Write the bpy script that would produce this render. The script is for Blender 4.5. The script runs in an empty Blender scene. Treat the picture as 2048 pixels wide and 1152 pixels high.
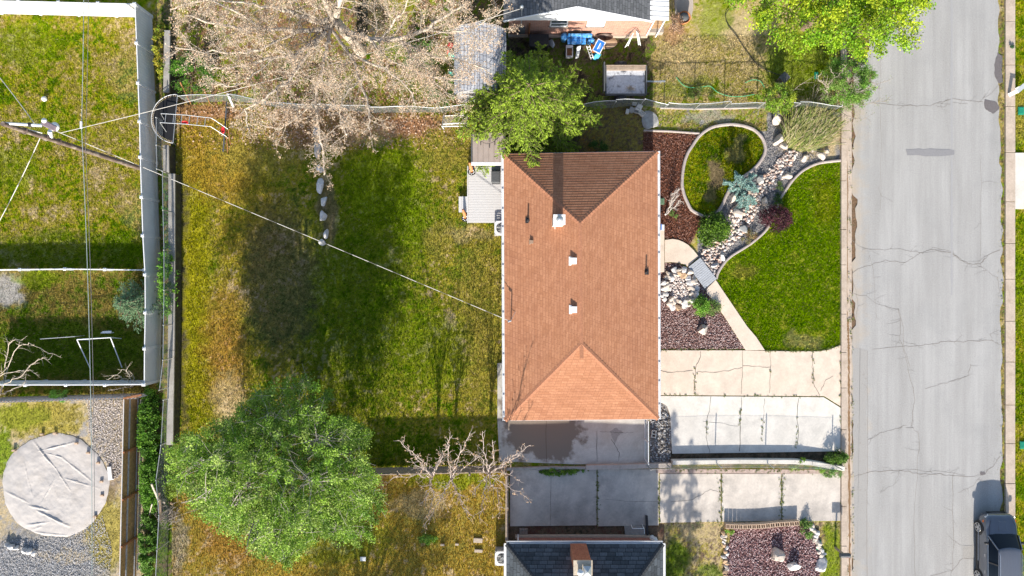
import bpy, math, random
import numpy as np
from mathutils import Vector, Matrix
C = bpy.context.scene.collection
scene = bpy.context.scene
H = 38.5          # drone height, metres
S = 35.5          # photo pixels per metre on the ground
R = math.radians

# ------------------------------------------------------------------ camera, sky, sun
cam_d = bpy.data.cameras.new('camera'); cam = bpy.data.objects.new('camera', cam_d); C.objects.link(cam)
cam.location = (0, 0, H)
cam_d.sensor_width = 36.0
cam_d.lens = 36.0 * H / (2048.0 / S)
cam_d.clip_end = 1500.0
scene.camera = cam
SUN_EL = R(25.5); SUN_AZ_OFF = R(1.8)
w = bpy.data.worlds.new('World'); scene.world = w; w.use_nodes = True
nt = w.node_tree
bg = nt.nodes['Background']
sky = nt.nodes.new('ShaderNodeTexSky'); sky.sky_type = 'NISHITA'; sky.sun_disc = False
sky.sun_elevation = SUN_EL; sky.sun_rotation = R(180) + SUN_AZ_OFF
sky.air_density = 1.0; sky.dust_density = 1.2
nt.links.new(sky.outputs[0], bg.inputs[0]); bg.inputs[1].default_value = 0.125
sl = bpy.data.lights.new('sun', 'SUN'); sl.energy = 5.0; sl.angle = R(0.5); sl.color = (1.0, 0.93, 0.83)
sun = bpy.data.objects.new('sun', sl); C.objects.link(sun)
sdir = Vector((math.sin(SUN_AZ_OFF) * math.cos(SUN_EL), math.cos(SUN_AZ_OFF) * math.cos(SUN_EL), -math.sin(SUN_EL)))
sun.rotation_euler = sdir.to_track_quat('-Z', 'Y').to_euler(); sun.location = (0, -30, 30)
scene.view_settings.view_transform = 'Standard'; scene.view_settings.look = 'None'
scene.view_settings.exposure = 0.8; scene.view_settings.gamma = 1.0
try:
    scene.cycles.max_bounces = 6; scene.cycles.transparent_max_bounces = 8
except Exception: pass

# ------------------------------------------------------------------ helpers
def P(px, py, z=0.0):
    k = (H - z) / H / S
    return Vector(((px - 1024) * k, (576 - py) * k, z))
def G(px, py, z=0.0):            # ground pixel -> world xy, lifted straight up to z
    return Vector(((px - 1024) / S, (576 - py) / S, z))

def props(o, label=None, cat=None, group=None, kind=None):
    if label: o['label'] = label
    if cat: o['category'] = cat
    if group: o['group'] = group
    if kind: o['kind'] = kind
    return o
def thing(name, label, cat, loc, group=None, rotz=0.0):
    o = bpy.data.objects.new(name, None); C.objects.link(o)
    o.location = loc; o.rotation_euler = (0, 0, rotz); o.empty_display_size = 0.3
    return props(o, label, cat, group)
def wloc(o):
    v = Vector((0, 0, 0))
    while o is not None:
        v = v + Vector(o.location); o = o.parent
    return v
def link_mesh(name, me, mats, parent, local=False):
    for m in (mats if isinstance(mats, (list, tuple)) else [mats]): me.materials.append(m)
    o = bpy.data.objects.new(name, me); C.objects.link(o)
    n = len(me.vertices)
    if n:
        co = np.empty(n * 3, np.float32); me.vertices.foreach_get('co', co); co = co.reshape(-1, 3)
        if parent is not None:
            o.parent = parent
            if not local:
                co = co - np.array(wloc(parent), np.float32)
        elif not local:
            mn = co.min(0); mx = co.max(0)
            org = np.array([(mn[0] + mx[0]) / 2, (mn[1] + mx[1]) / 2, mn[2]], np.float32)
            co = co - org; o.location = org.tolist()
        me.vertices.foreach_set('co', np.ascontiguousarray(co).ravel()); me.update()
    return o
def np_mesh(name, V, F, mats, parent=None, col=None, uv=None, smooth=False, mi=None, local=False):
    V = np.asarray(V, np.float32); F = np.asarray(F, np.int32); k = F.shape[1]
    me = bpy.data.meshes.new(name)
    me.vertices.add(len(V)); me.vertices.foreach_set('co', V.ravel())
    me.loops.add(F.size); me.loops.foreach_set('vertex_index', F.ravel())
    me.polygons.add(len(F)); me.polygons.foreach_set('loop_start', np.arange(0, F.size, k, dtype=np.int32))
    me.polygons.foreach_set('loop_total', np.full(len(F), k, np.int32))
    if smooth: me.polygons.foreach_set('use_smooth', np.ones(len(F), bool))
    if mi is not None: me.polygons.foreach_set('material_index', np.asarray(mi, np.int32))
    me.update(calc_edges=True)
    if col is not None:
        a = me.color_attributes.new('Col', 'FLOAT_COLOR', 'POINT')
        c = np.ones((len(V), 4), np.float32); c[:, :3] = col; a.data.foreach_set('color', c.ravel())
    if uv is not None:
        u = me.uv_layers.new(name='UVMap'); u.data.foreach_set('uv', np.asarray(uv, np.float32)[F.ravel()].ravel())
    return link_mesh(name, me, mats, parent, local)

class MB:
    """collects shapes, builds them as one mesh object"""
    def __init__(s): s.v = []; s.f = []; s.m = []; s.uv = {}; s.cur = 0; s.sm = []
    def face(s, idx, uv=None, smooth=False):
        if uv: s.uv[len(s.f)] = uv
        s.f.append(tuple(idx)); s.m.append(s.cur); s.sm.append(smooth)
    def add(s, vs, fs, smooth=False, uvs=None):
        b = len(s.v); s.v += [tuple(v) for v in vs]
        for i, f in enumerate(fs): s.face([b + j for j in f], uvs[i] if uvs else None, smooth)
        return s
    def box(s, x0, x1, y0, y1, z0, z1, M=None):
        vs = [Vector(c) for c in ((x0, y0, z0), (x1, y0, z0), (x1, y1, z0), (x0, y1, z0), (x0, y0, z1), (x1, y0, z1), (x1, y1, z1), (x0, y1, z1))]
        if M is not None: vs = [M @ v for v in vs]
        return s.add(vs, [(0, 3, 2, 1), (4, 5, 6, 7), (0, 1, 5, 4), (1, 2, 6, 5), (2, 3, 7, 6), (3, 0, 4, 7)])
    def beam(s, a, b, w, h):       # bar from a to b with width (sideways) and height
        a = Vector(a); b = Vector(b); d = b - a; L = d.length; d = d / L
        up = Vector((0, 0, 1)) if abs(d.z) < 0.95 else Vector((0, 1, 0))
        sx = d.cross(up).normalized(); sz = sx.cross(d).normalized()
        vs = []
        for p in (a, b):
            for (i, j) in ((-1, -1), (1, -1), (1, 1), (-1, 1)): vs.append(p + sx * (i * w / 2) + sz * (j * h / 2))
        return s.add(vs, [(0, 3, 2, 1), (4, 5, 6, 7), (0, 1, 5, 4), (1, 2, 6, 5), (2, 3, 7, 6), (3, 0, 4, 7)][:0] + [(3, 2, 1, 0), (4, 5, 6, 7), (0, 1, 5, 4), (1, 2, 6, 5), (2, 3, 7, 6), (3, 0, 4, 7)])
    def cyl(s, a, b, r0, r1=None, n=10, caps=True, smooth=True):
        a = Vector(a); b = Vector(b); r1 = r0 if r1 is None else r1
        d = (b - a).normalized(); up = Vector((0, 0, 1)) if abs(d.z) < 0.95 else Vector((1, 0, 0))
        x = d.cross(up).normalized(); y = d.cross(x).normalized()
        vs = []
        for p, r in ((a, r0), (b, r1)):
            for i in range(n):
                t = 2 * math.pi * i / n; vs.append(p + x * (r * math.cos(t)) + y * (r * math.sin(t)))
        s.add(vs, [(i, (i + 1) % n, n + (i + 1) % n, n + i) for i in range(n)], smooth)
        if caps:
            s.add(vs, [tuple(range(n - 1, -1, -1)), tuple(range(n, 2 * n))])
        return s
    def tube(s, pts, r, n=6, closed=False):
        for i in range(len(pts) - (0 if closed else 1)):
            s.cyl(pts[i], pts[(i + 1) % len(pts)], r, r, n)
        return s
    def lathe(s, o, prof, n=16, smooth=True, sx=1.0, sy=1.0):   # prof list of (r,z)
        o = Vector(o); vs = []
        for r, z in prof:
            for i in range(n):
                t = 2 * math.pi * i / n; vs.append(o + Vector((r * math.cos(t) * sx, r * math.sin(t) * sy, z)))
        fs = []
        for k in range(len(prof) - 1):
            for i in range(n):
                j = (i + 1) % n; fs.append((k * n + i, k * n + j, (k + 1) * n + j, (k + 1) * n + i))
        s.add(vs, fs, smooth)
        return s
    def prism(s, pts, z0, z1, M=None):   # ccw or cw polygon of (x,y)
        area = sum(pts[i][0] * pts[(i + 1) % len(pts)][1] - pts[(i + 1) % len(pts)][0] * pts[i][1] for i in range(len(pts)))
        if area < 0: pts = pts[::-1]
        n = len(pts)
        vs = [Vector((p[0], p[1], z0)) for p in pts] + [Vector((p[0], p[1], z1)) for p in pts]
        if M is not None: vs = [M @ v for v in vs]
        s.add(vs, [tuple(range(n - 1, -1, -1)), tuple(range(n, 2 * n))] + [(i, (i + 1) % n, n + (i + 1) % n, n + i) for i in range(n)])
        return s
    def build(s, name, mats, parent=None, local=False, bevel=0.0):
        me = bpy.data.meshes.new(name); me.from_pydata([tuple(v) for v in s.v], [], s.f)
        me.polygons.foreach_set('material_index', s.m)
        me.polygons.foreach_set('use_smooth', s.sm)
        if s.uv:
            u = me.uv_layers.new(name='UVMap')
            for fi, uvs in s.uv.items():
                ls = me.polygons[fi].loop_start
                for k, t in enumerate(uvs): u.data[ls + k].uv = t
        me.update()
        o = link_mesh(name, me, mats, parent, local)
        if bevel:
            b = o.modifiers.new('bevel', 'BEVEL'); b.width = bevel; b.segments = 2; b.limit_method = 'ANGLE'
        return o

# ------------------------------------------------------------------ noise in numpy
def vnoise(x, y, seed=0):
    rg = np.random.default_rng(seed); T = rg.random((256, 256)).astype(np.float32)
    xi = np.floor(x).astype(int); yi = np.floor(y).astype(int); fx = x - xi; fy = y - yi
    fx = fx * fx * (3 - 2 * fx); fy = fy * fy * (3 - 2 * fy)
    a = T[xi & 255, yi & 255]; b = T[(xi + 1) & 255, yi & 255]; c = T[xi & 255, (yi + 1) & 255]; d = T[(xi + 1) & 255, (yi + 1) & 255]
    return (a * (1 - fx) + b * fx) * (1 - fy) + (c * (1 - fx) + d * fx) * fy
def fbm(x, y, seed=0, octv=4):
    s = 0; a = 0.5; t = 0
    for i in range(octv):
        s = s + a * vnoise(x * 2 ** i + 13.7 * i, y * 2 ** i + 7.1 * i, seed + i); t += a; a *= 0.55
    return s / t
def inpoly(x, y, poly):
    ins = np.zeros(x.shape, bool); n = len(poly)
    for i in range(n):
        x0, y0 = poly[i]; x1, y1 = poly[(i + 1) % n]
        if y0 == y1: continue
        c = ((y0 > y) != (y1 > y)) & (x < (x1 - x0) * (y - y0) / (y1 - y0) + x0); ins ^= c
    return ins

# ------------------------------------------------------------------ materials
def newmat(name):
    m = bpy.data.materials.new(name); m.use_nodes = True
    n = m.node_tree; b = n.nodes['Principled BSDF']; return m, n, b
def N(nt, t, **kw):
    n = nt.nodes.new(t)
    for k, v in kw.items():
        if k.startswith('i_'): n.inputs[k[2:].replace('_', ' ')].default_value = v
        else: setattr(n, k, v)
    return n
def mix(nt, a, b, f, mode='MIX'):
    n = nt.nodes.new('ShaderNodeMix'); n.data_type = 'RGBA'; n.blend_type = mode
    for sock, v in ((n.inputs[6], a), (n.inputs[7], b)):
        if hasattr(v, 'is_output') or isinstance(v, bpy.types.NodeSocket): nt.links.new(v, sock)
        else: sock.default_value = (*v, 1) if len(v) == 3 else v
    if isinstance(f, bpy.types.NodeSocket): nt.links.new(f, n.inputs[0])
    else: n.inputs[0].default_value = f
    return n.outputs[2]
def noise(nt, scale, detail=3, rough=0.55, coord='Object', vec=None, stretch=None):
    t = nt.nodes.new('ShaderNodeTexNoise'); t.inputs['Scale'].default_value = scale
    t.inputs['Detail'].default_value = detail; t.inputs['Roughness'].default_value = rough
    tc = nt.nodes.new('ShaderNodeTexCoord'); src = tc.outputs[coord]
    if stretch:
        mp = nt.nodes.new('ShaderNodeMapping'); mp.inputs['Scale'].default_value = stretch
        nt.links.new(src, mp.inputs[0]); src = mp.outputs[0]
    nt.links.new(src, t.inputs['Vector']); return t.outputs[0]
def ramp(nt, f, p0, p1):
    r = nt.nodes.new('ShaderNodeMapRange'); r.inputs[1].default_value = p0; r.inputs[2].default_value = p1
    r.clamp = True; nt.links.new(f, r.inputs[0]); return r.outputs[0]
def bump(nt, b, h, strength=0.3, dist=0.02):
    n = nt.nodes.new('ShaderNodeBump'); n.inputs['Strength'].default_value = strength; n.inputs['Distance'].default_value = dist
    nt.links.new(h, n.inputs['Height']); nt.links.new(n.outputs[0], b.inputs['Normal'])
def mat(name, col, rough=0.8, var=0.15, scale=8.0, metal=0.0, bmp=0.0, bscale=40.0, spec=0.3, stain=None, sscale=1.0, srange=(0.5, 0.7), stretch=None, bdist=0.02):
    m, n, b = newmat(name)
    c1 = tuple(max(0, c * (1 - var)) for c in col); c2 = tuple(min(1, c * (1 + var)) for c in col)
    f = noise(n, scale, 4, 0.6, stretch=stretch); out = mix(n, c1, c2, ramp(n, f, 0.3, 0.7))
    if stain is not None:
        f2 = noise(n, sscale, 5, 0.65); out = mix(n, out, stain, ramp(n, f2, *srange))
    n.links.new(out, b.inputs['Base Color'])
    b.inputs['Roughness'].default_value = rough; b.inputs['Metallic'].default_value = metal
    b.inputs['Specular IOR Level'].default_value = spec
    if bmp: bump(n, b, noise(n, bscale, 4, 0.7), bmp, bdist)
    return m
def mat_col(name, rough=0.9, var=0.35, scale=14.0, bmp=0.6, bscale=22.0, spec=0.1, bdist=0.03, scale2=45.0, trans=0.0):
    """colour from the mesh's own paint (species, soil, dryness, some painted shade) times fine grain"""
    m, n, b = newmat(name)
    at = n.nodes.new('ShaderNodeAttribute'); at.attribute_name = 'Col'
    f1 = ramp(n, noise(n, scale, 4, 0.65), 0.3, 0.7); f2 = ramp(n, noise(n, scale2, 2, 0.6), 0.3, 0.7)
    g1 = mix(n, (1 - var,) * 3, (1 + var,) * 3, f1); g2 = mix(n, (1 - var * .8,) * 3, (1 + var * .8,) * 3, f2)
    o = mix(n, at.outputs['Color'], g1, 1.0, 'MULTIPLY'); o = mix(n, o, g2, 1.0, 'MULTIPLY')
    n.links.new(o, b.inputs['Base Color']); b.inputs['Roughness'].default_value = rough; b.inputs['Specular IOR Level'].default_value = spec
    if bmp: bump(n, b, noise(n, bscale, 4, 0.75), bmp, bdist)
    return m
def mat_leaf(name, trans=0.35, rough=0.55, spec=0.25):
    m, n, b = newmat(name)
    at = n.nodes.new('ShaderNodeAttribute'); at.attribute_name = 'Col'
    n.links.new(at.outputs['Color'], b.inputs['Base Color']); b.inputs['Roughness'].default_value = rough; b.inputs['Specular IOR Level'].default_value = spec
    t = n.nodes.new('ShaderNodeBsdfTranslucent'); n.links.new(at.outputs['Color'], t.inputs[0])
    ms = n.nodes.new('ShaderNodeMixShader'); ms.inputs[0].default_value = trans
    n.links.new(b.outputs[0], ms.inputs[1]); n.links.new(t.outputs[0], ms.inputs[2])
    n.links.new(ms.outputs[0], n.nodes['Material Output'].inputs['Surface'])
    return m
def mat_brick(name, c1, c2, mortar, sx, sy, coord='UV', msize=0.02, rough=0.85, var=0.25, off=0.5, bw=0.5, rh=0.25, bmp=0.3, big=None, bias=0.0):
    m, n, b = newmat(name)
    tc = n.nodes.new('ShaderNodeTexCoord'); mp = n.nodes.new('ShaderNodeMapping'); mp.inputs['Scale'].default_value = (sx, sy, 1)
    n.links.new(tc.outputs[coord], mp.inputs[0])
    br = n.nodes.new('ShaderNodeTexBrick'); n.links.new(mp.outputs[0], br.inputs['Vector'])
    br.inputs['Color1'].default_value = (*c1, 1); br.inputs['Color2'].default_value = (*c2, 1); br.inputs['Mortar'].default_value = (*mortar, 1)
    br.inputs['Scale'].default_value = 1; br.inputs['Mortar Size'].default_value = msize; br.inputs['Bias'].default_value = bias
    br.inputs['Brick Width'].default_value = bw; br.inputs['Row Height'].default_value = rh; br.offset = off
    f = ramp(n, noise(n, 9.0, 4, 0.65), 0.3, 0.7)
    g = mix(n, (1 - var,) * 3, (1 + var,) * 3, f); o = mix(n, br.outputs[0], g, 1.0, 'MULTIPLY')
    if big is not None:
        f2 = ramp(n, noise(n, 0.6, 4, 0.6), 0.4, 0.7); o = mix(n, o, mix(n, o, big, 1.0, 'MULTIPLY'), f2)
    n.links.new(o, b.inputs['Base Color']); b.inputs['Roughness'].default_value = rough; b.inputs['Specular IOR Level'].default_value = 0.15
    if bmp:
        bump(n, b, noise(n, 60.0, 3, 0.7), bmp, 0.006)
    return m
# ------------------------------------------------------------------ plan shapes, in ground pixels of the photo
OVAL = [(1411,433),(1398,429),(1382,419),(1374,404),(1368,390),(1364,372),(1364,357),(1366,338),(1370,320),(1376,305),(1385,291),(1396,275),(1408,264),(1421,256),(1434,252),(1447,250),(1460,249),(1473,250),(1486,252),(1499,256),(1509,261),(1518,269),(1526,280),(1530,294),(1529,306),(1522,320),(1512,333),(1500,344),(1486,354),(1471,366),(1458,380),(1451,394),(1446,407),(1440,418),(1432,428),(1421,433)]
EDGE2 = [(1680,321),(1661,323),(1635,327),(1614,336),(1598,347),(1582,364),(1569,383),(1559,398),(1553,414),(1546,430),(1541,444),(1533,458),(1524,468),(1515,476),(1504,485),(1494,492),(1483,499),(1473,505),(1462,512),(1452,521),(1445,530),(1439,539),(1434,549),(1432,558)]
LAWN = EDGE2 + [(1452,591),(1473,622),(1494,653),(1512,674),(1530,700),(1580,701),(1635,701),(1655,697),(1680,689)]
RIVER = [(1577,300),(1598,303),(1586,325),(1568,351),(1551,378),(1527,390),(1514,424),(1497,452),(1480,474),(1458,493),(1449,505),(1437,531),(1426,550),(1414,532),(1402,515),(1408,494),(1439,469),(1457,445),(1458,424),(1490,393),(1514,372),(1530,346),(1551,323)]
MULCH_A = [(1286,263),(1396,269),(1374,300),(1364,340),(1362,370),(1372,408),(1384,425),(1410,436),(1400,452),(1380,490),(1356,480),(1330,478),(1286,470)]
MULCH_B = [(1310,526),(1353,526),(1376,536),(1408,578),(1426,602),(1450,636),(1470,668),(1490,698),(1310,698)]
MULCH_C = [(1462,1052),(1598,1050),(1636,1062),(1642,1100),(1636,1200),(1448,1200),(1452,1110),(1460,1080)]
YPATH = [(1413,577),(1431,560),(1452,591),(1473,622),(1494,653),(1512,674),(1529,700),(1491,700),(1470,667),(1450,635),(1426,601),(1413,586)]
EDGE_CURVE = YPATH

# ---- the painted kinds of ground: grass species and dryness, soil, litter, gravel; some shade painted in
GR=(.095,.170,.003); GR2=(.180,.255,.005); YG=(.32,.295,.010); OL=(.35,.29,.060); GOLD=(.38,.24,.035); OR=(.38,.19,.045)
TAN=(.50,.39,.22); DIRT=(.17,.12,.08); LIT=(.33,.17,.09); GRV=(.30,.285,.27); BLU=(.15,.155,.165); DK=(.05,.045,.03); MUL=(.12,.06,.045)
def paint(u, v):
    sh = u.shape; col = np.zeros(sh + (3,), np.float32); den = np.zeros(sh, np.float32)
    n1 = fbm(u / 90, v / 90, 1); n2 = fbm(u / 28, v / 28, 11); n3 = fbm(u / 9, v / 9, 21, 3); n4 = fbm(u / 3.4, v / 3.4, 31, 2)
    wu = u + (fbm(u / 22, v / 22, 41) - .5) * 34; wv = v + (fbm(u / 22, v / 22, 51) - .5) * 34
    def L(c): return np.array(c, np.float32)
    def base(mask, stops, d, nn=None):
        t = np.clip(((nn if nn is not None else (n1 * .17 + n2 * .28 + n3 * .30 + n4 * .25)) - .37) / .26, 0, .999) * (len(stops) - 1)
        i = t.astype(int); f = (t - i)[..., None]; st = np.array(stops, np.float32)
        cc = st[i] * (1 - f) + st[np.minimum(i + 1, len(stops) - 1)] * f
        col[mask] = cc[mask]; den[mask] = d
    def blob(cx, cy, rx, ry, c, k=1.0, d=None, soft=.35, jit=1.0, mask=None):
        a = wu if jit else u; b = wv if jit else v
        r = np.sqrt(((a - cx) / rx) ** 2 + ((b - cy) / ry) ** 2) + (n3 - .5) * .5 * jit + (n4 - .5) * .35 * jit
        m = np.clip((1 - r) / soft, 0, 1) * k
        if mask is not None: m = m * mask
        c2 = L(c) * (.65 + .7 * n4[..., None]) * (.75 + .5 * n3[..., None])
        col[:] = col * (1 - m[..., None]) + c2 * m[..., None]
        if d is not None: den[:] = den * (1 - m) + d * m
    allm = np.ones(sh, bool)
    base(allm, [GR2, OL, TAN], .7)
    # yards to the left
    A = (u < 312) & (v < 540)
    base(A, [GR, GR2, YG, OL, OL, TAN], .95)
    mA = A.astype(np.float32)
    blob(60, 90, 90, 60, GR2, .6, mask=mA); blob(90, 250, 60, 45, GR2, .4, mask=mA); blob(30, 340, 60, 60, GR2, .5, mask=mA)
    blob(270, 150, 60, 60, TAN, .25, mask=mA); blob(280, 420, 50, 60, TAN, .3, mask=mA); blob(150, 500, 260, 50, GR, .6, mask=mA); blob(250, 500, 50, 40, GR, .6, mask=mA)
    B = (u < 316) & (v >= 540) & (v < 798)
    base(B, [GR, (.20,.19,.04), (.28,.20,.05), (.22,.19,.05)], .8); mB = B.astype(np.float32)
    blob(10, 580, 45, 45, GRV, .9, d=.1, mask=mB); blob(120, 700, 260, 70, GR, .75, mask=mB); blob(80, 560, 60, 25, GR2, .7, mask=mB)
    Cc = (u < 290) & (v >= 798)
    base(Cc, [GRV, TAN, GRV], .1); mC = Cc.astype(np.float32)
    blob(70, 835, 115, 50, OL, .95, d=.9, mask=mC); blob(40, 835, 70, 35, GR2, .5, d=.9, mask=mC); blob(5, 900, 30, 60, GR2, .9, d=.9, mask=mC)
    blob(70, 1130, 190, 75, (.24,.245,.255), .9, mask=mC); blob(215, 1060, 50, 95, OL, .85, d=.7, mask=mC); blob(222, 960, 22, 60, DIRT, .6, mask=mC); blob(130, 1110, 60, 14, TAN, .5, mask=mC)
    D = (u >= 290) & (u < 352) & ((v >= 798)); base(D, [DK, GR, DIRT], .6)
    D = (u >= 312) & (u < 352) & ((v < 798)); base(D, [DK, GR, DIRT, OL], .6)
    # north strip under the big bare tree
    E = (u >= 345) & (u < 1015) & (v < 207); base(E, [GR, DIRT, LIT, GR2, OL], .5); mE = E.astype(np.float32)
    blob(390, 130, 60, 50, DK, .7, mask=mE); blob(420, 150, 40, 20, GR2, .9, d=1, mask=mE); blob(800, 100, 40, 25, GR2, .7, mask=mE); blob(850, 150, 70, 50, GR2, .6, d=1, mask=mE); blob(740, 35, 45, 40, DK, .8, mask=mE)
    blob(560, 60, 140, 60, LIT, .35, mask=mE)
    # main back lawn
    F = (u >= 352) & (u < 1010) & (v >= 207) & (v < 940)
    base(F, [GR, GR2, OL, YG, OL, TAN], 1.0); mF = F.astype(np.float32)
    blob(366, 600, 13, 330, DK, .9, d=.2, mask=mF, soft=.3, jit=.4); blob(392, 560, 36, 420, YG, .85, mask=mF, soft=.5)  # dark strip along the wall is its shade, painted into the ground colour
    blob(440, 300, 95, 120, GOLD, .75, d=.8, mask=mF); blob(520, 280, 120, 90, OL, .6, mask=mF); blob(400, 225, 120, 22, LIT, .8, d=.2, mask=mF)
    blob(450, 700, 62, 170, OR, .65, d=.75, mask=mF, soft=.6); blob(455, 810, 42, 80, TAN, .7, d=.6, mask=mF, soft=.6); blob(500, 450, 90, 120, GOLD, .35, mask=mF)
    blob(720, 600, 190, 370, GR, .7, mask=mF, soft=.55); blob(770, 370, 110, 110, GR2, .75, mask=mF); blob(560, 560, 90, 180, (.17,.13,.075), .6, mask=mF)  # greener turf, with the tree's shade painted in by first and last blobs
    blob(830, 440, 90, 100, GR, .4, mask=mF, soft=.6); blob(830, 460, 50, 50, GR2, .5, mask=mF)
    blob(900, 300, 70, 50, OL, .6, mask=mF); blob(880, 480, 40, 45, OL, .65, mask=mF); blob(960, 600, 60, 150, OL, .6, mask=mF); blob(940, 470, 60, 20, TAN, .45, mask=mF); blob(960, 740, 50, 110, OL, .5, mask=mF)
    blob(870, 700, 90, 110, GR2, .5, mask=mF); blob(810, 900, 110, 40, GR, .5, mask=mF)
    blob(640, 250, 130, 60, LIT, .7, d=.2, mask=mF); blob(810, 248, 105, 32, LIT, .95, d=.15, mask=mF, soft=.5); blob(740, 262, 60, 30, TAN, .4, d=.2, mask=mF)
    blob(655, 420, 22, 90, DIRT, .7, d=.3, mask=mF)
    # south back yard
    I = (u >= 345) & (u < 1016) & ((v >= 940) | ((u < 700) & (wv > 930))); base(I, [OL, GOLD, OL, GOLD, TAN], .95); mI = I.astype(np.float32)
    blob(900, 960, 110, 22, GR2, .7, mask=mI); blob(860, 1075, 22, 14, GR2, 1, mask=mI); blob(660, 1080, 150, 60, GR2, .5, mask=mI); blob(460, 1060, 70, 90, OR, .5, mask=mI); blob(360, 1090, 20, 70, GRV, .5, mask=mI); blob(840, 1010, 60, 30, TAN, .6, mask=mI)
    # beside the north house
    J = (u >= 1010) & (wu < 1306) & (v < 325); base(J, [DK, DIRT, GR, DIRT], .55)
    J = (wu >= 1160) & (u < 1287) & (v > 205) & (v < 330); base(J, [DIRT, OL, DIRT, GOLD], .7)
    K = (wu >= 1306) & (u < 1682) & (v < 210); base(K, [GR2, OL, TAN, OL, TAN], .85); mK = K.astype(np.float32)
    blob(1475, 60, 50, 40, TAN, .7, mask=mK); blob(1430, 30, 45, 60, GR2, .6, mask=mK); blob(1360, 110, 50, 50, TAN, .6, mask=mK); blob(1380, 175, 90, 25, GR2, .4, mask=mK); blob(1520, 100, 50, 60, TAN, .4, mask=mK)
    blob(1600, 120, 90, 90, GR2, .8, mask=mK); blob(1345, 65, 35, 25, LIT, .6, d=.2, mask=mK)
    M = (u >= 1287) & (u < 1684) & (v >= 210) & (v < 330); base(M, [OL, TAN, GR2, OL, GRV], .7); mM = M.astype(np.float32)
    blob(1420, 238, 60, 14, GRV, .6, d=.2, mask=mM)
    # front: gravel bed between the edgings, oval lawn, big lawn
    Q = (u >= 1396) & (u < 1684) & (v >= 225) & (v < 580) & (u + v * .35 > 1515) & ((v > 262) | (u > 1535))
    base(Q, [BLU, GRV, BLU], .03); mQ = Q.astype(np.float32)
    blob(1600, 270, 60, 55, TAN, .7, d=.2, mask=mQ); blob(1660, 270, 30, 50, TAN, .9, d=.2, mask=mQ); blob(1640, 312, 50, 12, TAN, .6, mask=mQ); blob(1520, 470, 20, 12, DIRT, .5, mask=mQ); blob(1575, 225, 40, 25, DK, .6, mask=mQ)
    O = inpoly(u, v, OVAL); base(O, [GR, GR2, YG, GR2, YG], 1.0); mO = O.astype(np.float32)
    blob(1435, 350, 20, 32, DIRT, .9, d=.2, mask=mO); blob(1420, 385, 16, 25, DIRT, .7, d=.3, mask=mO); blob(1470, 300, 18, 30, TAN, .5, mask=mO); blob(1480, 275, 20, 12, TAN, .5, mask=mO)
    W = inpoly(u, v, LAWN); base(W, [(.095,.195,.001), (.215,.31,.002), (.145,.25,.001), (.36,.38,.03)], 1.25, n1 * .1 + n2 * .3 + n3 * .3 + n4 * .3); mW = W.astype(np.float32)
    blob(1610, 682, 45, 20, TAN, .45, mask=mW); blob(1490, 545, 35, 18, OL, .6, mask=mW); blob(1650, 400, 30, 60, YG, .35, mask=mW)
    for poly, cc in ((MULCH_A, [(.13,.055,.035), (.17,.075,.045), (.10,.05,.038)]), (MULCH_B, [(.16,.10,.09), (.22,.15,.14), (.13,.075,.065)]), (MULCH_C, [(.16,.085,.085), (.20,.13,.13), (.11,.06,.06)])):
        base(inpoly(u, v, poly), cc, 0.0, n3)
    T = inpoly(u, v, RIVER); base(T, [(.36,.29,.24), (.5,.43,.38), (.3,.25,.23)], 0, n4)
    # south front yard, east verges, road edge
    X = (u >= 1320) & (u < 1684) & (v >= 1044) & ~inpoly(u, v, MULCH_C); base(X, [DIRT, DIRT, TAN, OL, DIRT], .3); mX = X.astype(np.float32)
    blob(1350, 1120, 35, 60, GR, .85, d=.9, mask=mX); blob(1665, 1110, 26, 80, GR2, .8, d=.9, mask=mX); blob(1410, 1060, 60, 25, TAN, .6, mask=mX); blob(1420, 1140, 30, 20, GR, .7, d=.8, mask=mX)
    X = (u >= 1300) & (u < 1345) & (v >= 800) & (v < 935); base(X, [BLU, GRV, DIRT, GRV], .05)
    X = (u >= 1340) & (u < 1690) & (v >= 900) & (v < 930); base(X, [DK, DIRT], .05)
    X = (u >= 1015) & (u < 1330) & (v >= 1046); base(X, [DK, DIRT, MUL], .1)
    Y = (u > 2026); base(Y, [GR, GR2, YG, OL], 1.0); mY = Y.astype(np.float32)
    blob(2040, 560, 20, 140, GR2, .6, mask=mY); blob(2040, 780, 20, 80, GR, .4, mask=mY); blob(2040, 240, 30, 60, OL, .7, mask=mY)
    Z = (u > 1680) & (u < 1760); base(Z, [DIRT, (.20,.125,.075), DIRT], .1)
    Z = (u > 1990) & (u < 2012); base(Z, [TAN, OL, DIRT, GR2], .5)
    g = .9 + .2 * n4
    return col * g[..., None], den

M_ground = mat_col('ground_soil_and_turf', spec=0.0, var=.3, bmp=.7, bscale=16, bdist=.05)
xs = np.concatenate([np.array([-400, -150, -80, -50, -38]), np.arange(-30, 30.01, .075), np.array([38, 50, 80, 150, 400])])
ys = np.concatenate([np.array([-400, -150, -80, -40, -24]), np.arange(-17.5, 17.51, .075), np.array([24, 40, 80, 150, 400])])
X, Y = np.meshgrid(xs, ys); U = X * S + 1024; V = 576 - Y * S
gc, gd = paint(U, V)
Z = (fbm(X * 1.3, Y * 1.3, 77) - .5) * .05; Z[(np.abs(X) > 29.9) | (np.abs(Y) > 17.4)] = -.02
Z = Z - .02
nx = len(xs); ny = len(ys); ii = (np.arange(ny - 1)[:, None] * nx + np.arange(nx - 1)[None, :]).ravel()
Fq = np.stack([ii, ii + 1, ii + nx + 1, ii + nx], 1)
g = np_mesh('ground', np.stack([X, Y, Z], -1).reshape(-1, 3), Fq, M_ground, col=gc.reshape(-1, 3), smooth=True, local=True)
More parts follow.
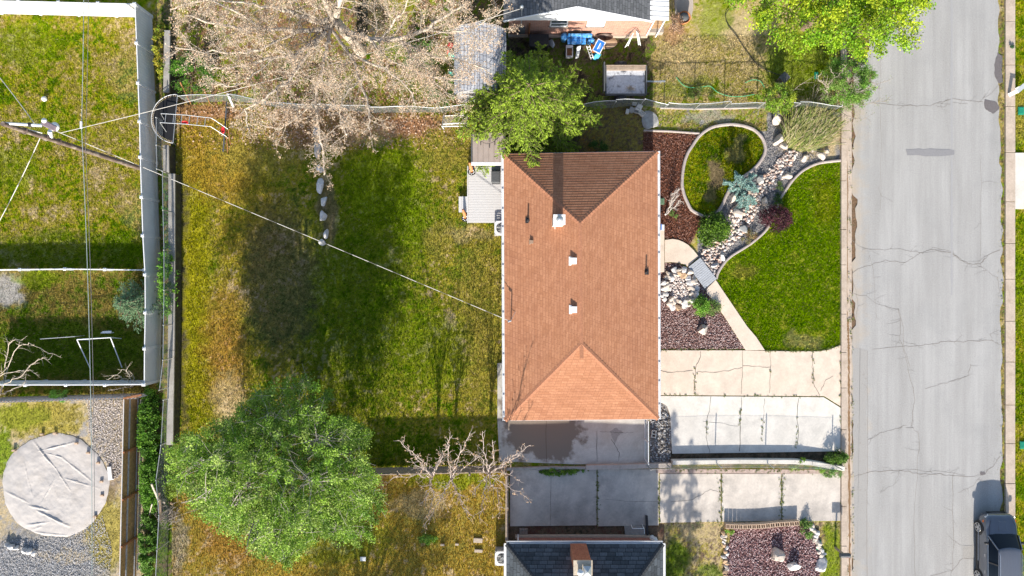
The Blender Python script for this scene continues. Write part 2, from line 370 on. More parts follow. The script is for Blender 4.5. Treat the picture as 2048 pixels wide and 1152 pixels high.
props(g, kind='structure')

# ---- blades of grass: one thin triangle each, coloured like the turf they grow from
def grass(name, box, n, seed, hmin=.04, hmax=.10, wd=.022, label=None, exclude=None):
    rg = np.random.default_rng(seed)
    u = rg.uniform(box[0], box[2], n); v = rg.uniform(box[1], box[3], n)
    c, d = paint(u, v); keep = rg.random(n) < d
    for (a, b, cc, dd) in (exclude or []): keep &= ~((u > a) & (v > b) & (u < cc) & (v < dd))
    u, v, c, d = u[keep], v[keep], c[keep], d[keep]; n = len(u)
    x = (u - 1024) / S; y = (576 - v) / S; h = rg.uniform(hmin, hmax, n) * (.6 + .5 * d); a = rg.uniform(0, 6.283, n); b = rg.uniform(0, 6.283, n); ln = rg.uniform(.1, .9, n) * h
    zz = (fbm(x * 1.3, y * 1.3, 77) - .5) * .05 - .03
    w2 = wd * rg.uniform(.6, 1.3, n)
    V = np.empty((n, 3, 3), np.float32)
    V[:, 0] = np.stack([x - np.cos(a) * w2, y - np.sin(a) * w2, zz], 1); V[:, 1] = np.stack([x + np.cos(a) * w2, y + np.sin(a) * w2, zz], 1)
    V[:, 2] = np.stack([x + np.cos(b) * ln, y + np.sin(b) * ln, zz + h], 1)
    k = rg.uniform(.6, 1.7, (n, 1)); c = c * k; dry = rg.random((n, 1)) < .10; c = np.where(dry, np.array([[.26, .21, .10]]) * k, c)
    c[:, 1] *= 1.05
    col = np.repeat(c, 3, 0)
    o = np_mesh(name, V.reshape(-1, 3), np.arange(3 * n).reshape(-1, 3), M_blade, col=col)
    return props(o, label, 'grass', kind='stuff')
M_blade = mat_leaf('grass_blade', .3, .85, .0)
grass('grass', (-40, 20, 318, 545), 95000, 1, label='patchy yellow green lawn inside the white vinyl fence')
grass('grass', (-40, 545, 318, 800), 45000, 2, label='rough brown and green grass behind the low white fence', hmax=.16)
grass('grass', (-40, 798, 350, 1190), 30000, 3, label='thin weedy grass around the round tan cover')
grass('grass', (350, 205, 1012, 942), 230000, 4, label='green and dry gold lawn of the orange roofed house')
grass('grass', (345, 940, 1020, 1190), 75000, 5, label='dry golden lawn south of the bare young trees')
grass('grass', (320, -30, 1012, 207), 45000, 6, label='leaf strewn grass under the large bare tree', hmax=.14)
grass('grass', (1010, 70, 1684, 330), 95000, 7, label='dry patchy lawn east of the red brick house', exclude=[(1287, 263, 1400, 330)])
grass('grass', (1360, 245, 1536, 436), 24000, 8, label='small oval lawn ringed by concrete edging', exclude=[])
grass('grass', (1430, 318, 1682, 702), 90000, 9, label='lush dark green front lawn beside the street', hmax=.08)
grass('grass', (1320, 1040, 1690, 1190), 14000, 10, label='sparse weeds in the bare dirt of the south front yard')
grass('grass', (2024, -30, 2100, 1190), 34000, 11, label='green verge across the street along the far kerb', exclude=[(2028, 306, 2120, 418)])
grass('grass', (1990, -30, 2010, 1190), 3500, 12, label='weeds growing along the far edge of the road')

# ------------------------------------------------------------------ slabs, road
def slab(name, pts, z0, z1, m, kind='structure', bev=0.0):
    o = MB().prism([tuple(G(*p)[:2]) for p in pts], z0, z1).build(name, m, bevel=bev)
    return props(o, kind=kind)
def mat_concrete(name, col, stain, joints=None, srange=(.5, .8), sscale=.7, coarse=.1, wet=None):
    m, n, b = newmat(name)
    f = noise(n, 1.3, 5, .65); f2 = noise(n, 55, 3, .7); f3 = noise(n, 11, 4, .7)
    o = mix(n, tuple(c * .88 for c in col), tuple(min(1, c * 1.1) for c in col), ramp(n, f, .35, .65))
    o = mix(n, o, stain, ramp(n, noise(n, sscale, 6, .7), *srange))
    o = mix(n, o, mix(n, (1 - coarse,) * 3, (1 + coarse,) * 3, ramp(n, f2, .3, .7)), 1.0, 'MULTIPLY')
    o = mix(n, o, mix(n, (1 - coarse * .6,) * 3, (1 + coarse * .6,) * 3, ramp(n, f3, .3, .7)), 1.0, 'MULTIPLY')
    if wet is not None:
        cx, cy, r, wc = wet
        tc = n.nodes.new('ShaderNodeTexCoord'); vm = N(n, 'ShaderNodeVectorMath', operation='DISTANCE'); n.links.new(tc.outputs['Object'], vm.inputs[0]); vm.inputs[1].default_value = (cx, cy, 0)
        ad = N(n, 'ShaderNodeMath', operation='ADD'); n.links.new(vm.outputs['Value'], ad.inputs[0])
        ml = N(n, 'ShaderNodeMath', operation='MULTIPLY'); n.links.new(noise(n, 1.1, 5, .6), ml.inputs[0]); ml.inputs[1].default_value = 4.0; n.links.new(ml.outputs[0], ad.inputs[1])
        o = mix(n, wc, o, ramp(n, ad.outputs[0], r, r + .45))
    n.links.new(o, b.inputs['Base Color']); b.inputs['Roughness'].default_value = .85; b.inputs['Specular IOR Level'].default_value = .2
    bump(n, b, f2, .25, .01); return m
M_conc_warm = mat_concrete('concrete_warm', (.68, .565, .455), (.55, .44, .34), srange=(.5, .9))
M_conc_white = mat_concrete('concrete_pale', (.68, .635, .565), (.54, .495, .43), srange=(.55, .9))
M_conc_pink = mat_concrete('concrete_old', (.46, .405, .36), (.37, .30, .25), coarse=.16)
M_conc_patio = mat_concrete('concrete_patio', (.52, .50, .45), (.38, .33, .27), wet=(-1.7, -.2, 4.3, (.22, .185, .15)))
M_conc_drive = mat_concrete('concrete_drive', (.58, .52, .455), (.33, .30, .27), srange=(.48, .7), sscale=.45)
M_conc_kerb = mat_concrete('concrete_kerb', (.50, .41, .33), (.36, .28, .21), coarse=.2, sscale=2.0)
M_conc_grey = mat_concrete('concrete_grey', (.36, .34, .31), (.23, .21, .18), coarse=.2, sscale=1.5)
M_crack = mat('crack_dirt', (.07, .055, .042), .95, .4, 20)
M_crackr = mat('road_crack', (.23, .205, .18), .95, .35, 20)

m, n, b = newmat('worn_asphalt')
f1 = noise(n, 60, 3, .75); f2 = noise(n, 1.0, 5, .6, stretch=(1, .12, 1)); f3 = noise(n, .35, 5, .6); f4 = noise(n, 16, 4, .75)
o = mix(n, (.345, .335, .32), (.415, .405, .39), ramp(n, f2, .35, .65))
o = mix(n, o, (.33, .325, .315), ramp(n, f3, .5, .8))
o = mix(n, o, mix(n, (.62,) * 3, (1.34,) * 3, ramp(n, f1, .3, .7)), 1.0, 'MULTIPLY'); o = mix(n, o, mix(n, (.84,) * 3, (1.14,) * 3, ramp(n, f4, .3, .7)), 1.0, 'MULTIPLY')
tc = n.nodes.new('ShaderNodeTexCoord'); sx_ = n.nodes.new('ShaderNodeSeparateXYZ'); n.links.new(tc.outputs['Object'], sx_.inputs[0])
ad = N(n, 'ShaderNodeMath', operation='ADD'); n.links.new(sx_.outputs[0], ad.inputs[0]); ml = N(n, 'ShaderNodeMath', operation='MULTIPLY'); n.links.new(noise(n, .9, 5, .7), ml.inputs[0]); ml.inputs[1].default_value = 3.2; n.links.new(ml.outputs[0], ad.inputs[1])
o = mix(n, (.44, .36, .27), o, ramp(n, ad.outputs[0], -3.2, -1.7)); f5 = noise(n, 1.2, 6, .75, stretch=(3.0, .05, 1)); o = mix(n, o, mix(n, (.93,) * 3, (1.06,) * 3, ramp(n, f5, .35, .65)), 1.0, 'MULTIPLY')
n.links.new(o, b.inputs['Base Color']); b.inputs['Roughness'].default_value = .9; b.inputs['Specular IOR Level'].default_value = .2; bump(n, b, f1, .4, .012)
M_asph = m
M_asph_dark = mat('asphalt_dark', (.15, .135, .135), .9, .3, 30, bmp=.4, bscale=60)
M_asph_seam = mat('asphalt_seam', (.345, .34, .34), .9, .12, 30, bmp=.3, bscale=60)
M_asph_coarse = mat('asphalt_coarse', (.35, .335, .315), .9, .28, 40, bmp=.5, bscale=70, stain=(.24, .215, .19), srange=(.6, .8), sscale=3)
# road with a rough edge
rg = np.random.default_rng(5)
le = []; re = []
for k, yy in enumerate(range(-600, 1800, 9)):
    l = 1703 + (vnoise(np.array([yy / 25.]), np.array([3.]), 3)[0] - .5) * 7 + (vnoise(np.array([yy / 8.]), np.array([3.]), 4)[0] - .5) * 3
    if 40 < yy < 128: l = 1712 + 28 * math.sin((yy - 40) / 88 * math.pi) ** .5 + rg.uniform(-2, 2)
    if 130 <= yy < 330: l += 4
    if 395 < yy < 520 or 600 < yy < 660: l += 8
    r = 2003 + (vnoise(np.array([yy / 20.]), np.array([9.]), 6)[0] - .5) * 8 - (5 if yy < 330 else 0)
    if 215 < yy < 240: r -= 0
    le.append((l, yy)); re.append((r, yy))
mb = MB()
for i in range(len(le) - 1):
    q = [G(*le[i], .015), G(*le[i + 1], .015), G(*re[i + 1], .015), G(*re[i], .015)]; mb.add(q, [(0, 1, 2, 3)])
road = props(mb.build('road', M_asph), kind='structure')
WK = .5
def ribbon(mb, pts, w, z, jit=1.5, rnd=None, taper=False, sub=4):
    rnd = rnd or random.Random(1); P2 = []
    for i in range(len(pts) - 1):
        for k in range(sub):
            t = k / sub; P2.append((pts[i][0] * (1 - t) + pts[i + 1][0] * t + rnd.uniform(-jit, jit), pts[i][1] * (1 - t) + pts[i + 1][1] * t + rnd.uniform(-jit, jit)))
    P2.append(pts[-1]); L = []
    for i, p in enumerate(P2):
        a = P2[max(0, i - 1)]; c = P2[min(len(P2) - 1, i + 1)]; dx, dy = c[0] - a[0], c[1] - a[1]; l = math.hypot(dx, dy) or 1
        ww = w * WK * rnd.uniform(.4, 1.2) * ((1 - i / len(P2)) if taper else 1) / 2 + .1
        L.append((G(p[0] - dy / l * ww, p[1] + dx / l * ww, z), G(p[0] + dy / l * ww, p[1] - dx / l * ww, z)))
    for i in range(len(L) - 1): mb.add([L[i][0], L[i][1], L[i + 1][1], L[i + 1][0]], [(0, 3, 2, 1), (0, 1, 2, 3)][:1] if False else [(0, 1, 2, 3)])
    return P2
cr = random.Random(7)
mb = MB()
CR = [([(1745,207),(1810,212),(1860,211),(1880,205),(1905,198),(1930,201),(1965,203)], 1.6),
 ([(1703,545),(1730,533),(1770,521),(1810,526),(1840,506),(1870,499),(1905,507),(1922,520),(1940,528),(1960,529),(1975,511),(2000,500)], 1.7),
 ([(1840,506),(1800,498),(1760,500),(1720,494),(1704,480)], 1.0), ([(1705,587),(1730,592),(1760,610),(1797,618)], 1.1),
 ([(1797,618),(1800,650),(1800,680),(1812,720),(1822,760),(1830,800),(1822,850),(1838,870),(1835,930),(1828,1030),(1830,1152)], 1.2),
 ([(1745,697),(1800,694),(1845,690),(1870,688),(1895,681),(1920,684),(1950,681),(1985,682),(2000,690)], 1.5),
 ([(1706,952),(1740,944),(1780,940),(1810,942),(1840,948),(1880,947),(1905,952),(1945,953),(1965,950),(1985,932),(2000,912)], 1.8),
 ([(1906,948),(1905,1000),(1906,1080),(1905,1140)], 1.2), ([(1906,1080),(1922,1090)], .8), ([(1850,778),(1880,768),(1905,762),(1935,750),(1941,728)], 1.1),
 ([(1860,1152),(1905,1140),(1925,1116),(1960,1116)], 1.5), ([(1736,700),(1735,850),(1734,1152)], 1.1), ([(1706,560),(1716,600),(1712,640)], .7),
 ([(1735,880),(1760,865),(1790,858),(1812,850)], 1.0), ([(1960,203),(1990,180),(2000,160)], .9), ([(1960,529),(1975,545),(1995,556),(2000,590)], .8), ([(1985,682),(1980,668),(1997,660)], .7)]
CR += [([(1735,500),(1745,540),(1750,600),(1752,640)], .5), ([(1760,0),(1761,120),(1759,200),(1762,300),(1760,420)], .5), ([(1962,310),(1961,420),(1960,520)], .4), ([(1797,618),(1806,655),(1807,690),(1820,735)], .9), ([(1845,506),(1866,494),(1900,502),(1925,522),(1945,531)], .8), ([(1780,948),(1812,938),(1850,942),(1890,943),(1930,950)], .9), ([(1800,940),(1790,965),(1760,985)], .6), ([(1960,955),(1940,975),(1915,985)], .6), ([(1870,210),(1885,214),(1905,206),(1935,207)], .7)]
for pts, wd in CR:
    P2 = ribbon(mb, pts, wd, .019, 1.6, cr)
    for k in range(len(pts)):
        p = cr.choice(P2); a = cr.uniform(0, 6.28); q = [p]
        for j in range(cr.randint(2, 4)):
            a += cr.uniform(-.5, .5); st = cr.uniform(5, 10); q.append((q[-1][0] + math.cos(a) * st, q[-1][1] + math.sin(a) * st * .6))
        if all(1706 < t[0] < 2000 for t in q): ribbon(mb, q, .7, .0195, .8, cr, True, 3)
props(mb.build('road_cracks', M_crackr, road), )
def decal(name, pts, m, z, jit=2.0, parent=None, seed=1, sub=4, structure=True):
    rd = random.Random(seed); q = []
    for i in range(len(pts)):
        a = pts[i]; c = pts[(i + 1) % len(pts)]
        for k in range(sub):
            t = k / sub; q.append((a[0] + (c[0] - a[0]) * t + rd.uniform(-jit, jit), a[1] + (c[1] - a[1]) * t + rd.uniform(-jit, jit)))
    area = sum(q[i][0] * q[(i + 1) % len(q)][1] - q[(i + 1) % len(q)][0] * q[i][1] for i in range(len(q)))
    if area > 0: q = q[::-1]
    mb = MB(); mb.add([G(a, b, z) for a, b in q], [tuple(range(len(q)))]); return mb.build(name, m, parent)
decal('asphalt_patch', [(1812,299),(1860,298),(1908,300),(1908,311),(1860,312),(1813,311)], mat('asphalt_seam_dark', (.25, .245, .25), .9, .2, 40), .023, 1.2, road, 3)
decal('asphalt_patch', [(1995,106),(2004,112),(2005,165),(1997,168),(1988,152),(1988,130)], M_asph_dark, .023, 1.2, road, 4)
decal('asphalt_patch', [(1969,198),(1990,203),(2000,216),(1987,228),(1977,222),(1968,216)], M_asph_dark, .023, 1, road, 5)
mb = MB(); WK = 1.0; ribbon(mb, [(1903, y) for y in range(-400, 620, 30)], 4.5, .0215, .5, cr, sub=3); mb.build('asphalt_seam', M_asph_seam, road); WK = .5
decal('asphalt_patch', [(1705,695),(1733,700),(1736,1117),(1708,1120)], M_asph_coarse, .0175, 1.5, road, 7, 30)
decal('asphalt_patch', [(1925,1091),(1958,1090),(1958,1115),(1925,1116)], M_asph_coarse, .022, .5, road, 9)
decal('oil_stain', [(1960,943),(1969,944),(1970,949),(1960,950)], M_asph_dark, .024, 1, road, 10)
# kerbs
def kerb(name, x0, x1, ya, yb, seed, h=.12):
    mb = MB(); rd = random.Random(seed); y = ya
    while y < yb:
        L = rd.uniform(70, 100); mb.box(*(G(x0, 0)[0], G(x1, 0)[0]), G(0, y + L - 1)[1], G(0, y)[1], -.1, h + rd.uniform(-.006, .006)); y += L
    return props(mb.build(name, M_conc_kerb, bevel=.01), kind='structure')
kerb('kerb', 1681, 1692, -400, 1700, 1); 
mb = MB(); mb.box(G(1692.2, 0)[0], G(1703, 0)[0], G(0, 1700)[1], G(0, 130)[1], -.1, .03); mb.box(G(1692.2, 0)[0], G(1701, 0)[0], G(0, 60)[1], G(0, -400)[1], -.1, .03)
props(mb.build('gutter_pan', M_conc_kerb), kind='structure')
mb = MB(); M_mud = mat('gutter_mud', (.24, .145, .075), .9, .25, 10, bmp=.4)
ribbon(mb, [(1692,300),(1694,330),(1695,400),(1694,430)], 3.2, .034, .7, cr); ribbon(mb, [(1694,430),(1694,520),(1693,620),(1694,640)], 4, .0345, .7, cr); ribbon(mb, [(1695,640),(1697,700),(1698,900),(1699,1152),(1699,1500)], 8.5, .035, .7, cr, sub=40)
props(mb.build('gutter_mud', M_mud), kind='structure')
kerb('kerb', 2009, 2028, -400, 1700, 2, .1)
slab('driveway', [(2029,306),(2110,306),(2110,418),(2029,418)], -.1, .06, M_conc_white)
# main driveway
slab('driveway', [(1296,700.5),(1491,700.5),(1531,701.5),(1580,702.5),(1638,702.5),(1657,699),(1680.3,690),(1680.3,812),(1648,792),(1296,789.5)], -.1, .05, M_conc_warm, bev=.006)
slab('driveway', [(1318,791.5),(1646.5,794),(1680.3,815),(1680.3,902),(1560,904),(1344,907),(1340,830),(1334,812),(1325,806),(1318,806)], -.1, .056, M_conc_white, bev=.006)
slab('patio', [(995,726),(1030,726),(1030,800),(1290,800),(1297,842),(1296,926),(1150,928),(999,922),(995,842)], -.1, .07, M_conc_patio)
for a, b in ((1020, 1193), (1195, 1317), (1319, 1441), (1443, 1562), (1564, 1680)):
    bot = 1052 if b < 1330 else (1045 if b < 1450 else 1043); top = 938 if b < 1330 else 947
    slab('driveway', [(a, top), (b, top), (b, bot - 2), (a, bot)], -.1, .05 + (a % 7) * .001, M_conc_drive, bev=.006)
# garden path and porch
slab('path', YPATH, -.1, .05, M_conc_warm, bev=.006)
slab('path', [(1329,480),(1345,478),(1356,480),(1366,484),(1376,490),(1387,501),(1396.5,513),(1386,523),(1375.5,533),(1366,528),(1353,525),(1340,524),(1329,525)], -.1, .08, M_conc_warm, bev=.006)
slab('porch', [(1290,461),(1327,461),(1327,544),(1290,544)], -.1, .22, M_conc_warm, bev=.01)
# cracks and joints in the slabs
mb = MB()
for pts, wd in [([(1401,702),(1400,715),(1391,735),(1389,760),(1388,788)],1.3),([(1318,741),(1335,745),(1360,744),(1385,741)],1.0),([(1395,743),(1425,746),(1455,741),(1483,735)],.9),([(1485,701),(1484,740),(1482,788)],1.0),([(1485,732),(1510,733),(1540,734)],.8),
   ([(1540,702),(1540,740),(1538,786)],.8),([(1624,702),(1624,735),(1626,765),(1638,790)],1.1),([(1640,782),(1650,760),(1665,752)],.6),([(1482,794),(1481,840),(1478,902)],1.6),([(1422,794),(1416,830),(1413,850),(1412,875),(1419,905)],1.2),([(1529,796),(1526,830),(1524,870)],.8),([(1596,797),(1593,830),(1597,860),(1592,890)],1.4),([(1405,843),(1440,846),(1475,852)],.6)]:
    ribbon(mb, pts, wd, .062, 1.2, cr)
for pts, wd in [([(1092,842),(1093,923)],1.3),([(1193,862),(1194,923)],1.3),([(1222,878),(1230,890),(1238,905),(1237,921)],1.4),([(1200,863),(1225,864),(1250,865),(1266,865)],.6),([(1340,1003),(1380,1000),(1400,990),(1420,978),(1445,985)],.8),([(1210,998),(1260,1002),(1315,1002)],.6),([(1102,940),(1101,1020),(1101,1050)],.8)]:
    ribbon(mb, pts, wd, .0765 if pts[0][1] < 900 else .0575, .8, cr)
props(mb.build('slab_cracks', M_crack), kind='structure')
decal('broken_patch', [(1219,862),(1232,854),(1245,864),(1237,872),(1229,887),(1224,875)], M_conc_grey, .075, 1.2, None, 11).__setitem__('kind', 'structure')
# ------------------------------------------------------------------ building materials
M_shingle = mat_brick('orange_shingle', (.455, .22, .122), (.375, .17, .09), (.22, .09, .05), 1, 1, bw=.32, rh=.15, msize=.006, var=.14, big=(.90, .88, .90), bias=-.1)
M_shingle_cap = mat('orange_shingle_cap', (.40, .18, .10), .9, .2, 12)
M_shingle_dark = mat_brick('charcoal_shingle', (.105, .12, .135), (.05, .058, .065), (.025, .028, .03), 1, 1, bw=.42, rh=.20, msize=.012, var=.2, bias=0)
M_shingle_grey = mat_brick('grey_shingle', (.17, .175, .185), (.10, .105, .11), (.05, .05, .055), 1, 1, bw=.34, rh=.17, msize=.01, var=.2)
M_shingle_old = mat_brick('weathered_shingle', (.50, .51, .54), (.36, .38, .42), (.10, .10, .12), 1, 1, bw=.30, rh=.2, msize=.014, var=.3)
M_brick = mat_brick('red_brick', (.46, .24, .17), (.38, .18, .13), (.42, .36, .31), 1, 1, bw=.24, rh=.085, msize=.007, var=.2)
M_brick2 = mat_brick('red_brown_brick', (.33, .14, .10), (.26, .10, .075), (.30, .24, .2), 1, 1, bw=.24, rh=.085, msize=.007, var=.2)
M_white = mat('white_paint', (.78, .78, .77), .5, .04, 3)
M_vinyl = mat('white_vinyl', (.74, .75, .76), .45, .04, 2, stain=(.62, .62, .60), sscale=1.5, srange=(.6, .9))
M_white_metal = mat('white_metal', (.72, .73, .74), .4, .06, 4, spec=.5)
M_galv = mat('galvanised_steel', (.50, .52, .53), .4, .12, 20, metal=.6)
M_wire = mat('fence_wire', (.30, .33, .33), .5, .15, 10, metal=.3)
M_black = mat('black_metal', (.03, .03, .033), .45, .2, 10)
M_darkgrey = mat('dark_grey_metal', (.10, .105, .11), .5, .15, 10)
M_tan_brick = mat('pale_foundation', (.42, .35, .28), .9, .15, 6)
M_glass = mat('window_glass', (.05, .07, .08), .08, .1, 2, spec=.9)
M_brownroof = mat('brown_ribbed_metal', (.29, .24, .21), .55, .08, 2, stain=(.30, .26, .235), sscale=1.5)
M_deck = mat('grey_composite', (.60, .59, .58), .7, .06, 5, stretch=(1, 12, 1))
M_wood = mat('weathered_wood', (.33, .26, .20), .85, .25, 8, bmp=.3)
M_bluewood = mat('weathered_grey_boards', (.40, .42, .45), .8, .28, 5, stretch=(1, 8, 1), bmp=.3)
M_rust = mat('rust_brown', (.30, .13, .06), .85, .3, 8)
M_terra = mat('terracotta', (.55, .22, .09), .8, .2, 8)

def course_slope(mb, pts, e0, e1, c=.145, lift=.019):
    """shingle courses on the flat convex polygon pts whose eave runs e0 -> e1 (outside seen ccw)"""
    e0 = Vector(e0); e = (Vector(e1) - e0).normalized()
    far = max(pts, key=lambda p: ((Vector(p) - e0) - e * (Vector(p) - e0).dot(e)).length)
    s = (Vector(far) - e0) - e * (Vector(far) - e0).dot(e); T = s.length; s = s / T
    nrm = e.cross(s).normalized()
    if nrm.z < 0: nrm = -nrm
    q = [((Vector(p) - e0).dot(e), (Vector(p) - e0).dot(s)) for p in pts]
    def span(t):
        xs = []
        for i in range(len(q)):
            a, b = q[i], q[(i + 1) % len(q)]
            if abs(a[1] - b[1]) < 1e-6:
                if abs(a[1] - t) < 1e-4: xs += [a[0], b[0]]
                continue
            k = (t - a[1]) / (b[1] - a[1])
            if -1e-6 <= k <= 1 + 1e-6: xs.append(a[0] + (b[0] - a[0]) * k)
        return (min(xs), max(xs)) if xs else None
    n = max(1, round(T / c)); c = T / n
    for i in range(n):
        a = span(i * c + 1e-5); b = span((i + 1) * c - 1e-5)
        if a is None or b is None: continue
        w = lambda u, t, l: e0 + e * u + s * t + nrm * l
        vs = [w(a[0], i * c, lift), w(a[1], i * c, lift), w(b[1], (i + 1) * c, 0.002), w(b[0], (i + 1) * c, 0.002), w(a[0], i * c, -.004), w(a[1], i * c, -.004)]
        o = (i % 7) * .11
        mb.add(vs, [(0, 1, 2, 3), (4, 5, 1, 0)], uvs=[[(a[0] + o, i * c), (a[1] + o, i * c), (b[1] + o, (i + 1) * c), (b[0] + o, (i + 1) * c)], [(a[0], 0), (a[1], 0), (a[1], .01), (a[0], .01)]])
def caps(mb, a, b, w=.26, st=.17):
    a = Vector(a); b = Vector(b); d = b - a; n = max(1, int(d.length / st)); d = d / n
    sx = d.cross(Vector((0, 0, 1))).normalized()
    for i in range(n):
        p = a + d * i; q = p + d * 1.12; l0 = Vector((0, 0, .036)); l1 = Vector((0, 0, .018)); dn = Vector((0, 0, -.045))
        mb.add([p - sx * w / 2 + l0 + dn, p + l0, q + l1, q - sx * w / 2 + l1 + dn, p + sx * w / 2 + l0 + dn, q + sx * w / 2 + l1 + dn], [(0, 1, 2, 3), (1, 4, 5, 2)])
        mb.add([p - sx * w / 2 + l0 + dn, p + l0, p + sx * w / 2 + l0 + dn, p + Vector((0, 0, -.03))], [(0, 3, 1), (1, 3, 2)])
def hip_roof(par, nw, ne, se, sw, r1, r2, m, mcap, ridge_ns=True):
    mb = MB()
    if ridge_ns:   # r1 north end, r2 south end
        course_slope(mb, [nw, sw, r2, r1], nw, sw); course_slope(mb, [se, ne, r1, r2], se, ne)
        course_slope(mb, [ne, nw, r1], ne, nw); course_slope(mb, [sw, se, r2], sw, se)
        hips = [(nw, r1), (ne, r1), (sw, r2), (se, r2), (r1, r2)]
    else:          # r1 west end, r2 east end
        course_slope(mb, [ne, nw, r1, r2], ne, nw, .2, .02); course_slope(mb, [sw, se, r2, r1], sw, se, .2, .02)
        course_slope(mb, [nw, sw, r1], nw, sw, .2, .02); course_slope(mb, [se, ne, r2], se, ne, .2, .02)
        hips = [(nw, r1), (ne, r2), (sw, r1), (se, r2), (r1, r2)]
    dz = Vector((0, 0, -.16))
    c4 = [nw, sw, se, ne]; mb.add([v + dz for v in c4], [(3, 2, 1, 0)])
    for i in range(4):
        a, b = c4[i], c4[(i + 1) % 4]; mb.add([a + dz, b + dz, b, a], [(0, 1, 2, 3)])
    roof = mb.build('roof', m, par)
    mb = MB()
    for a, b in hips[:4]: caps(mb, a, b)
    r_a, r_b = hips[4]; caps(mb, r_a, r_b, .2, (r_b - r_a).length)
    mb.build('ridge_cap', mcap, roof)
    return roof
def wall_uv(mb, a, b, z0, z1, zt=None):     # vertical face from a to b with brick uv
    a = Vector((a[0], a[1], 0)); b = Vector((b[0], b[1], 0)); L = (b - a).length
    Z = Vector((0, 0, 1)); mb.add([a + Z * z0, b + Z * z0, b + Z * z1, a + Z * z1], [(0, 1, 2, 3)], uvs=[[(0, z0), (L, z0), (L, z1), (0, z1)]])

# ------------------------------------------------------------------ main house
EZ = 2.75
nw, ne, se, sw = P(1007.5, 308, EZ), P(1315, 303, EZ), P(1316.5, 838, EZ), P(1010, 841, EZ)
RZ = 4.12
hs = thing('house', 'long single storey house with an orange shingled hip roof in the middle of the lot', 'house', G(1150, 572))
r1, r2 = P(1160, 446, RZ), P(1163, 688, RZ)
roof = hip_roof(hs, nw, ne, se, sw, r1, r2, M_shingle, M_shingle_cap)
mb = MB(); wi = [nw + Vector((.45, -.45, 0)), ne + Vector((-.45, -.45, 0)), se + Vector((-.45, .45, 0)), sw + Vector((.45, .45, 0))]
for i in range(4): wall_uv(mb, wi[(i + 1) % 4], wi[i], 0, EZ - .17)
mb.build('wall', M_brick2, hs)
for a, b, s in ((nw, sw, -1), (ne, se, 1)):
    mb = MB(); o1 = Vector((s * .02, 0, -.06)); o2 = Vector((s * .12, 0, -.06))
    mb.beam(a + Vector((s * .065, .03, -.115)), b + Vector((s * .065, -.03, -.115)), .12, .02)
    mb.beam(a + Vector((s * .125, .03, -.06)), b + Vector((s * .125, -.03, -.06)), .018, .12)
    mb.beam(a + Vector((s * .012, .03, -.06)), b + Vector((s * .012, -.03, -.06)), .018, .12)
    rd = random.Random(int(s + 5))
    k = 0
    L = (b - a).length
    while k < L: p = a + (b - a) * (k / L); mb.box(p.x + min(0, s * .12), p.x + max(0, s * .12), p.y - .02, p.y + .02, p.z - .03, p.z + .005); k += rd.uniform(.9, 1.3)
    mb.build('gutter', M_white_metal, hs)
    mb = MB(); mb.cyl(b + Vector((s * .06, .1, -.1)), b + Vector((-s * .3, .4, -.5)), .04, .04, 8); mb.cyl(b + Vector((-s * .3, .4, -.5)), Vector((b.x - s * .36, b.y + .42, .1)), .04, .04, 8); mb.build('downspout', M_white_metal, hs)
# chimney
def roof_z(px, py):
    z = 3.5
    for _ in range(5):
        p = P(px, py, z); hw = (ne.x - nw.x) / 2; cx = (ne.x + nw.x) / 2
        z = EZ + (RZ - EZ) * min(1, (hw - abs(p.x - cx)) / hw, (nw.y - p.y) / (nw.y - r1.y), (p.y - sw.y) / (r2.y - sw.y))
    return P(px, py, z)
M_chim = mat_brick('painted_brick', (.72, .68, .64), (.62, .55, .50), (.5, .42, .38), 1, 1, bw=.24, rh=.085, msize=.008)
CT = 5.25; ca, cb = P(1107, 429, CT), P(1130.5, 449, CT)
mb = MB(); x0, x1, y0, y1 = ca.x + .03, cb.x - .03, cb.y + .03, ca.y - .03
for a, b in (((x0, y0), (x1, y0)), ((x1, y0), (x1, y1)), ((x1, y1), (x0, y1)), ((x0, y1), (x0, y0))): wall_uv(mb, a, b, 3.5, CT - .08)
ch = mb.build('chimney', M_chim, roof)
mb = MB(); mb.box(x0 - .04, x1 + .04, y0 - .04, y1 + .04, CT - .08, CT); mb.build('chimney_crown', M_white, roof, bevel=.01)
mb = MB(); cc = Vector(((x0 + x1) / 2, (y0 + y1) / 2, CT)); mb.cyl(cc, cc + Vector((0, 0, .22)), .1, .1, 12); mb.lathe(cc + Vector((0, 0, .22)), [(.17, 0), (.15, .06), (.06, .1), (0.001, .11)], 14); mb.build('chimney_cap', M_galv, roof)
mb = MB(); a = roof_z(1110, 458); b_ = roof_z(1127, 458); mb.box(a.x - .05, b_.x + .05, a.y, y0, a.z - .1, a.z + .05); mb.build('flashing', M_chim, roof)
for (px, py, hh) in ((1056, 441, .45), (1292, 544, .42)):
    p = roof_z(px, py); mb = MB(); mb.cyl(p - Vector((0, 0, .1)), p + Vector((0, 0, hh)), .045, .045, 10); mb.box(p.x - .14, p.x + .14, p.y - .14, p.y + .14, p.z - .1, p.z + .035)
    mb.lathe(p, [(.10, .02), (.06, .14), (.05, .15)], 12); mb.build('vent_pipe', M_black, roof)
def box_vent(p, w, h, m):
    mb = MB(); mb.box(p.x - w / 2, p.x + w / 2, p.y - w / 2, p.y + w / 2, p.z - .12, p.z + h * .6); mb.box(p.x - w * .58, p.x + w * .58, p.y - w * .58, p.y + w * .58, p.z + h * .6, p.z + h); mb.box(p.x - w * .8, p.x + w * .8, p.y - w * .8, p.y + w * .8, p.z - .12, p.z + .01)
    return mb.build('roof_vent', m, roof, bevel=.01)
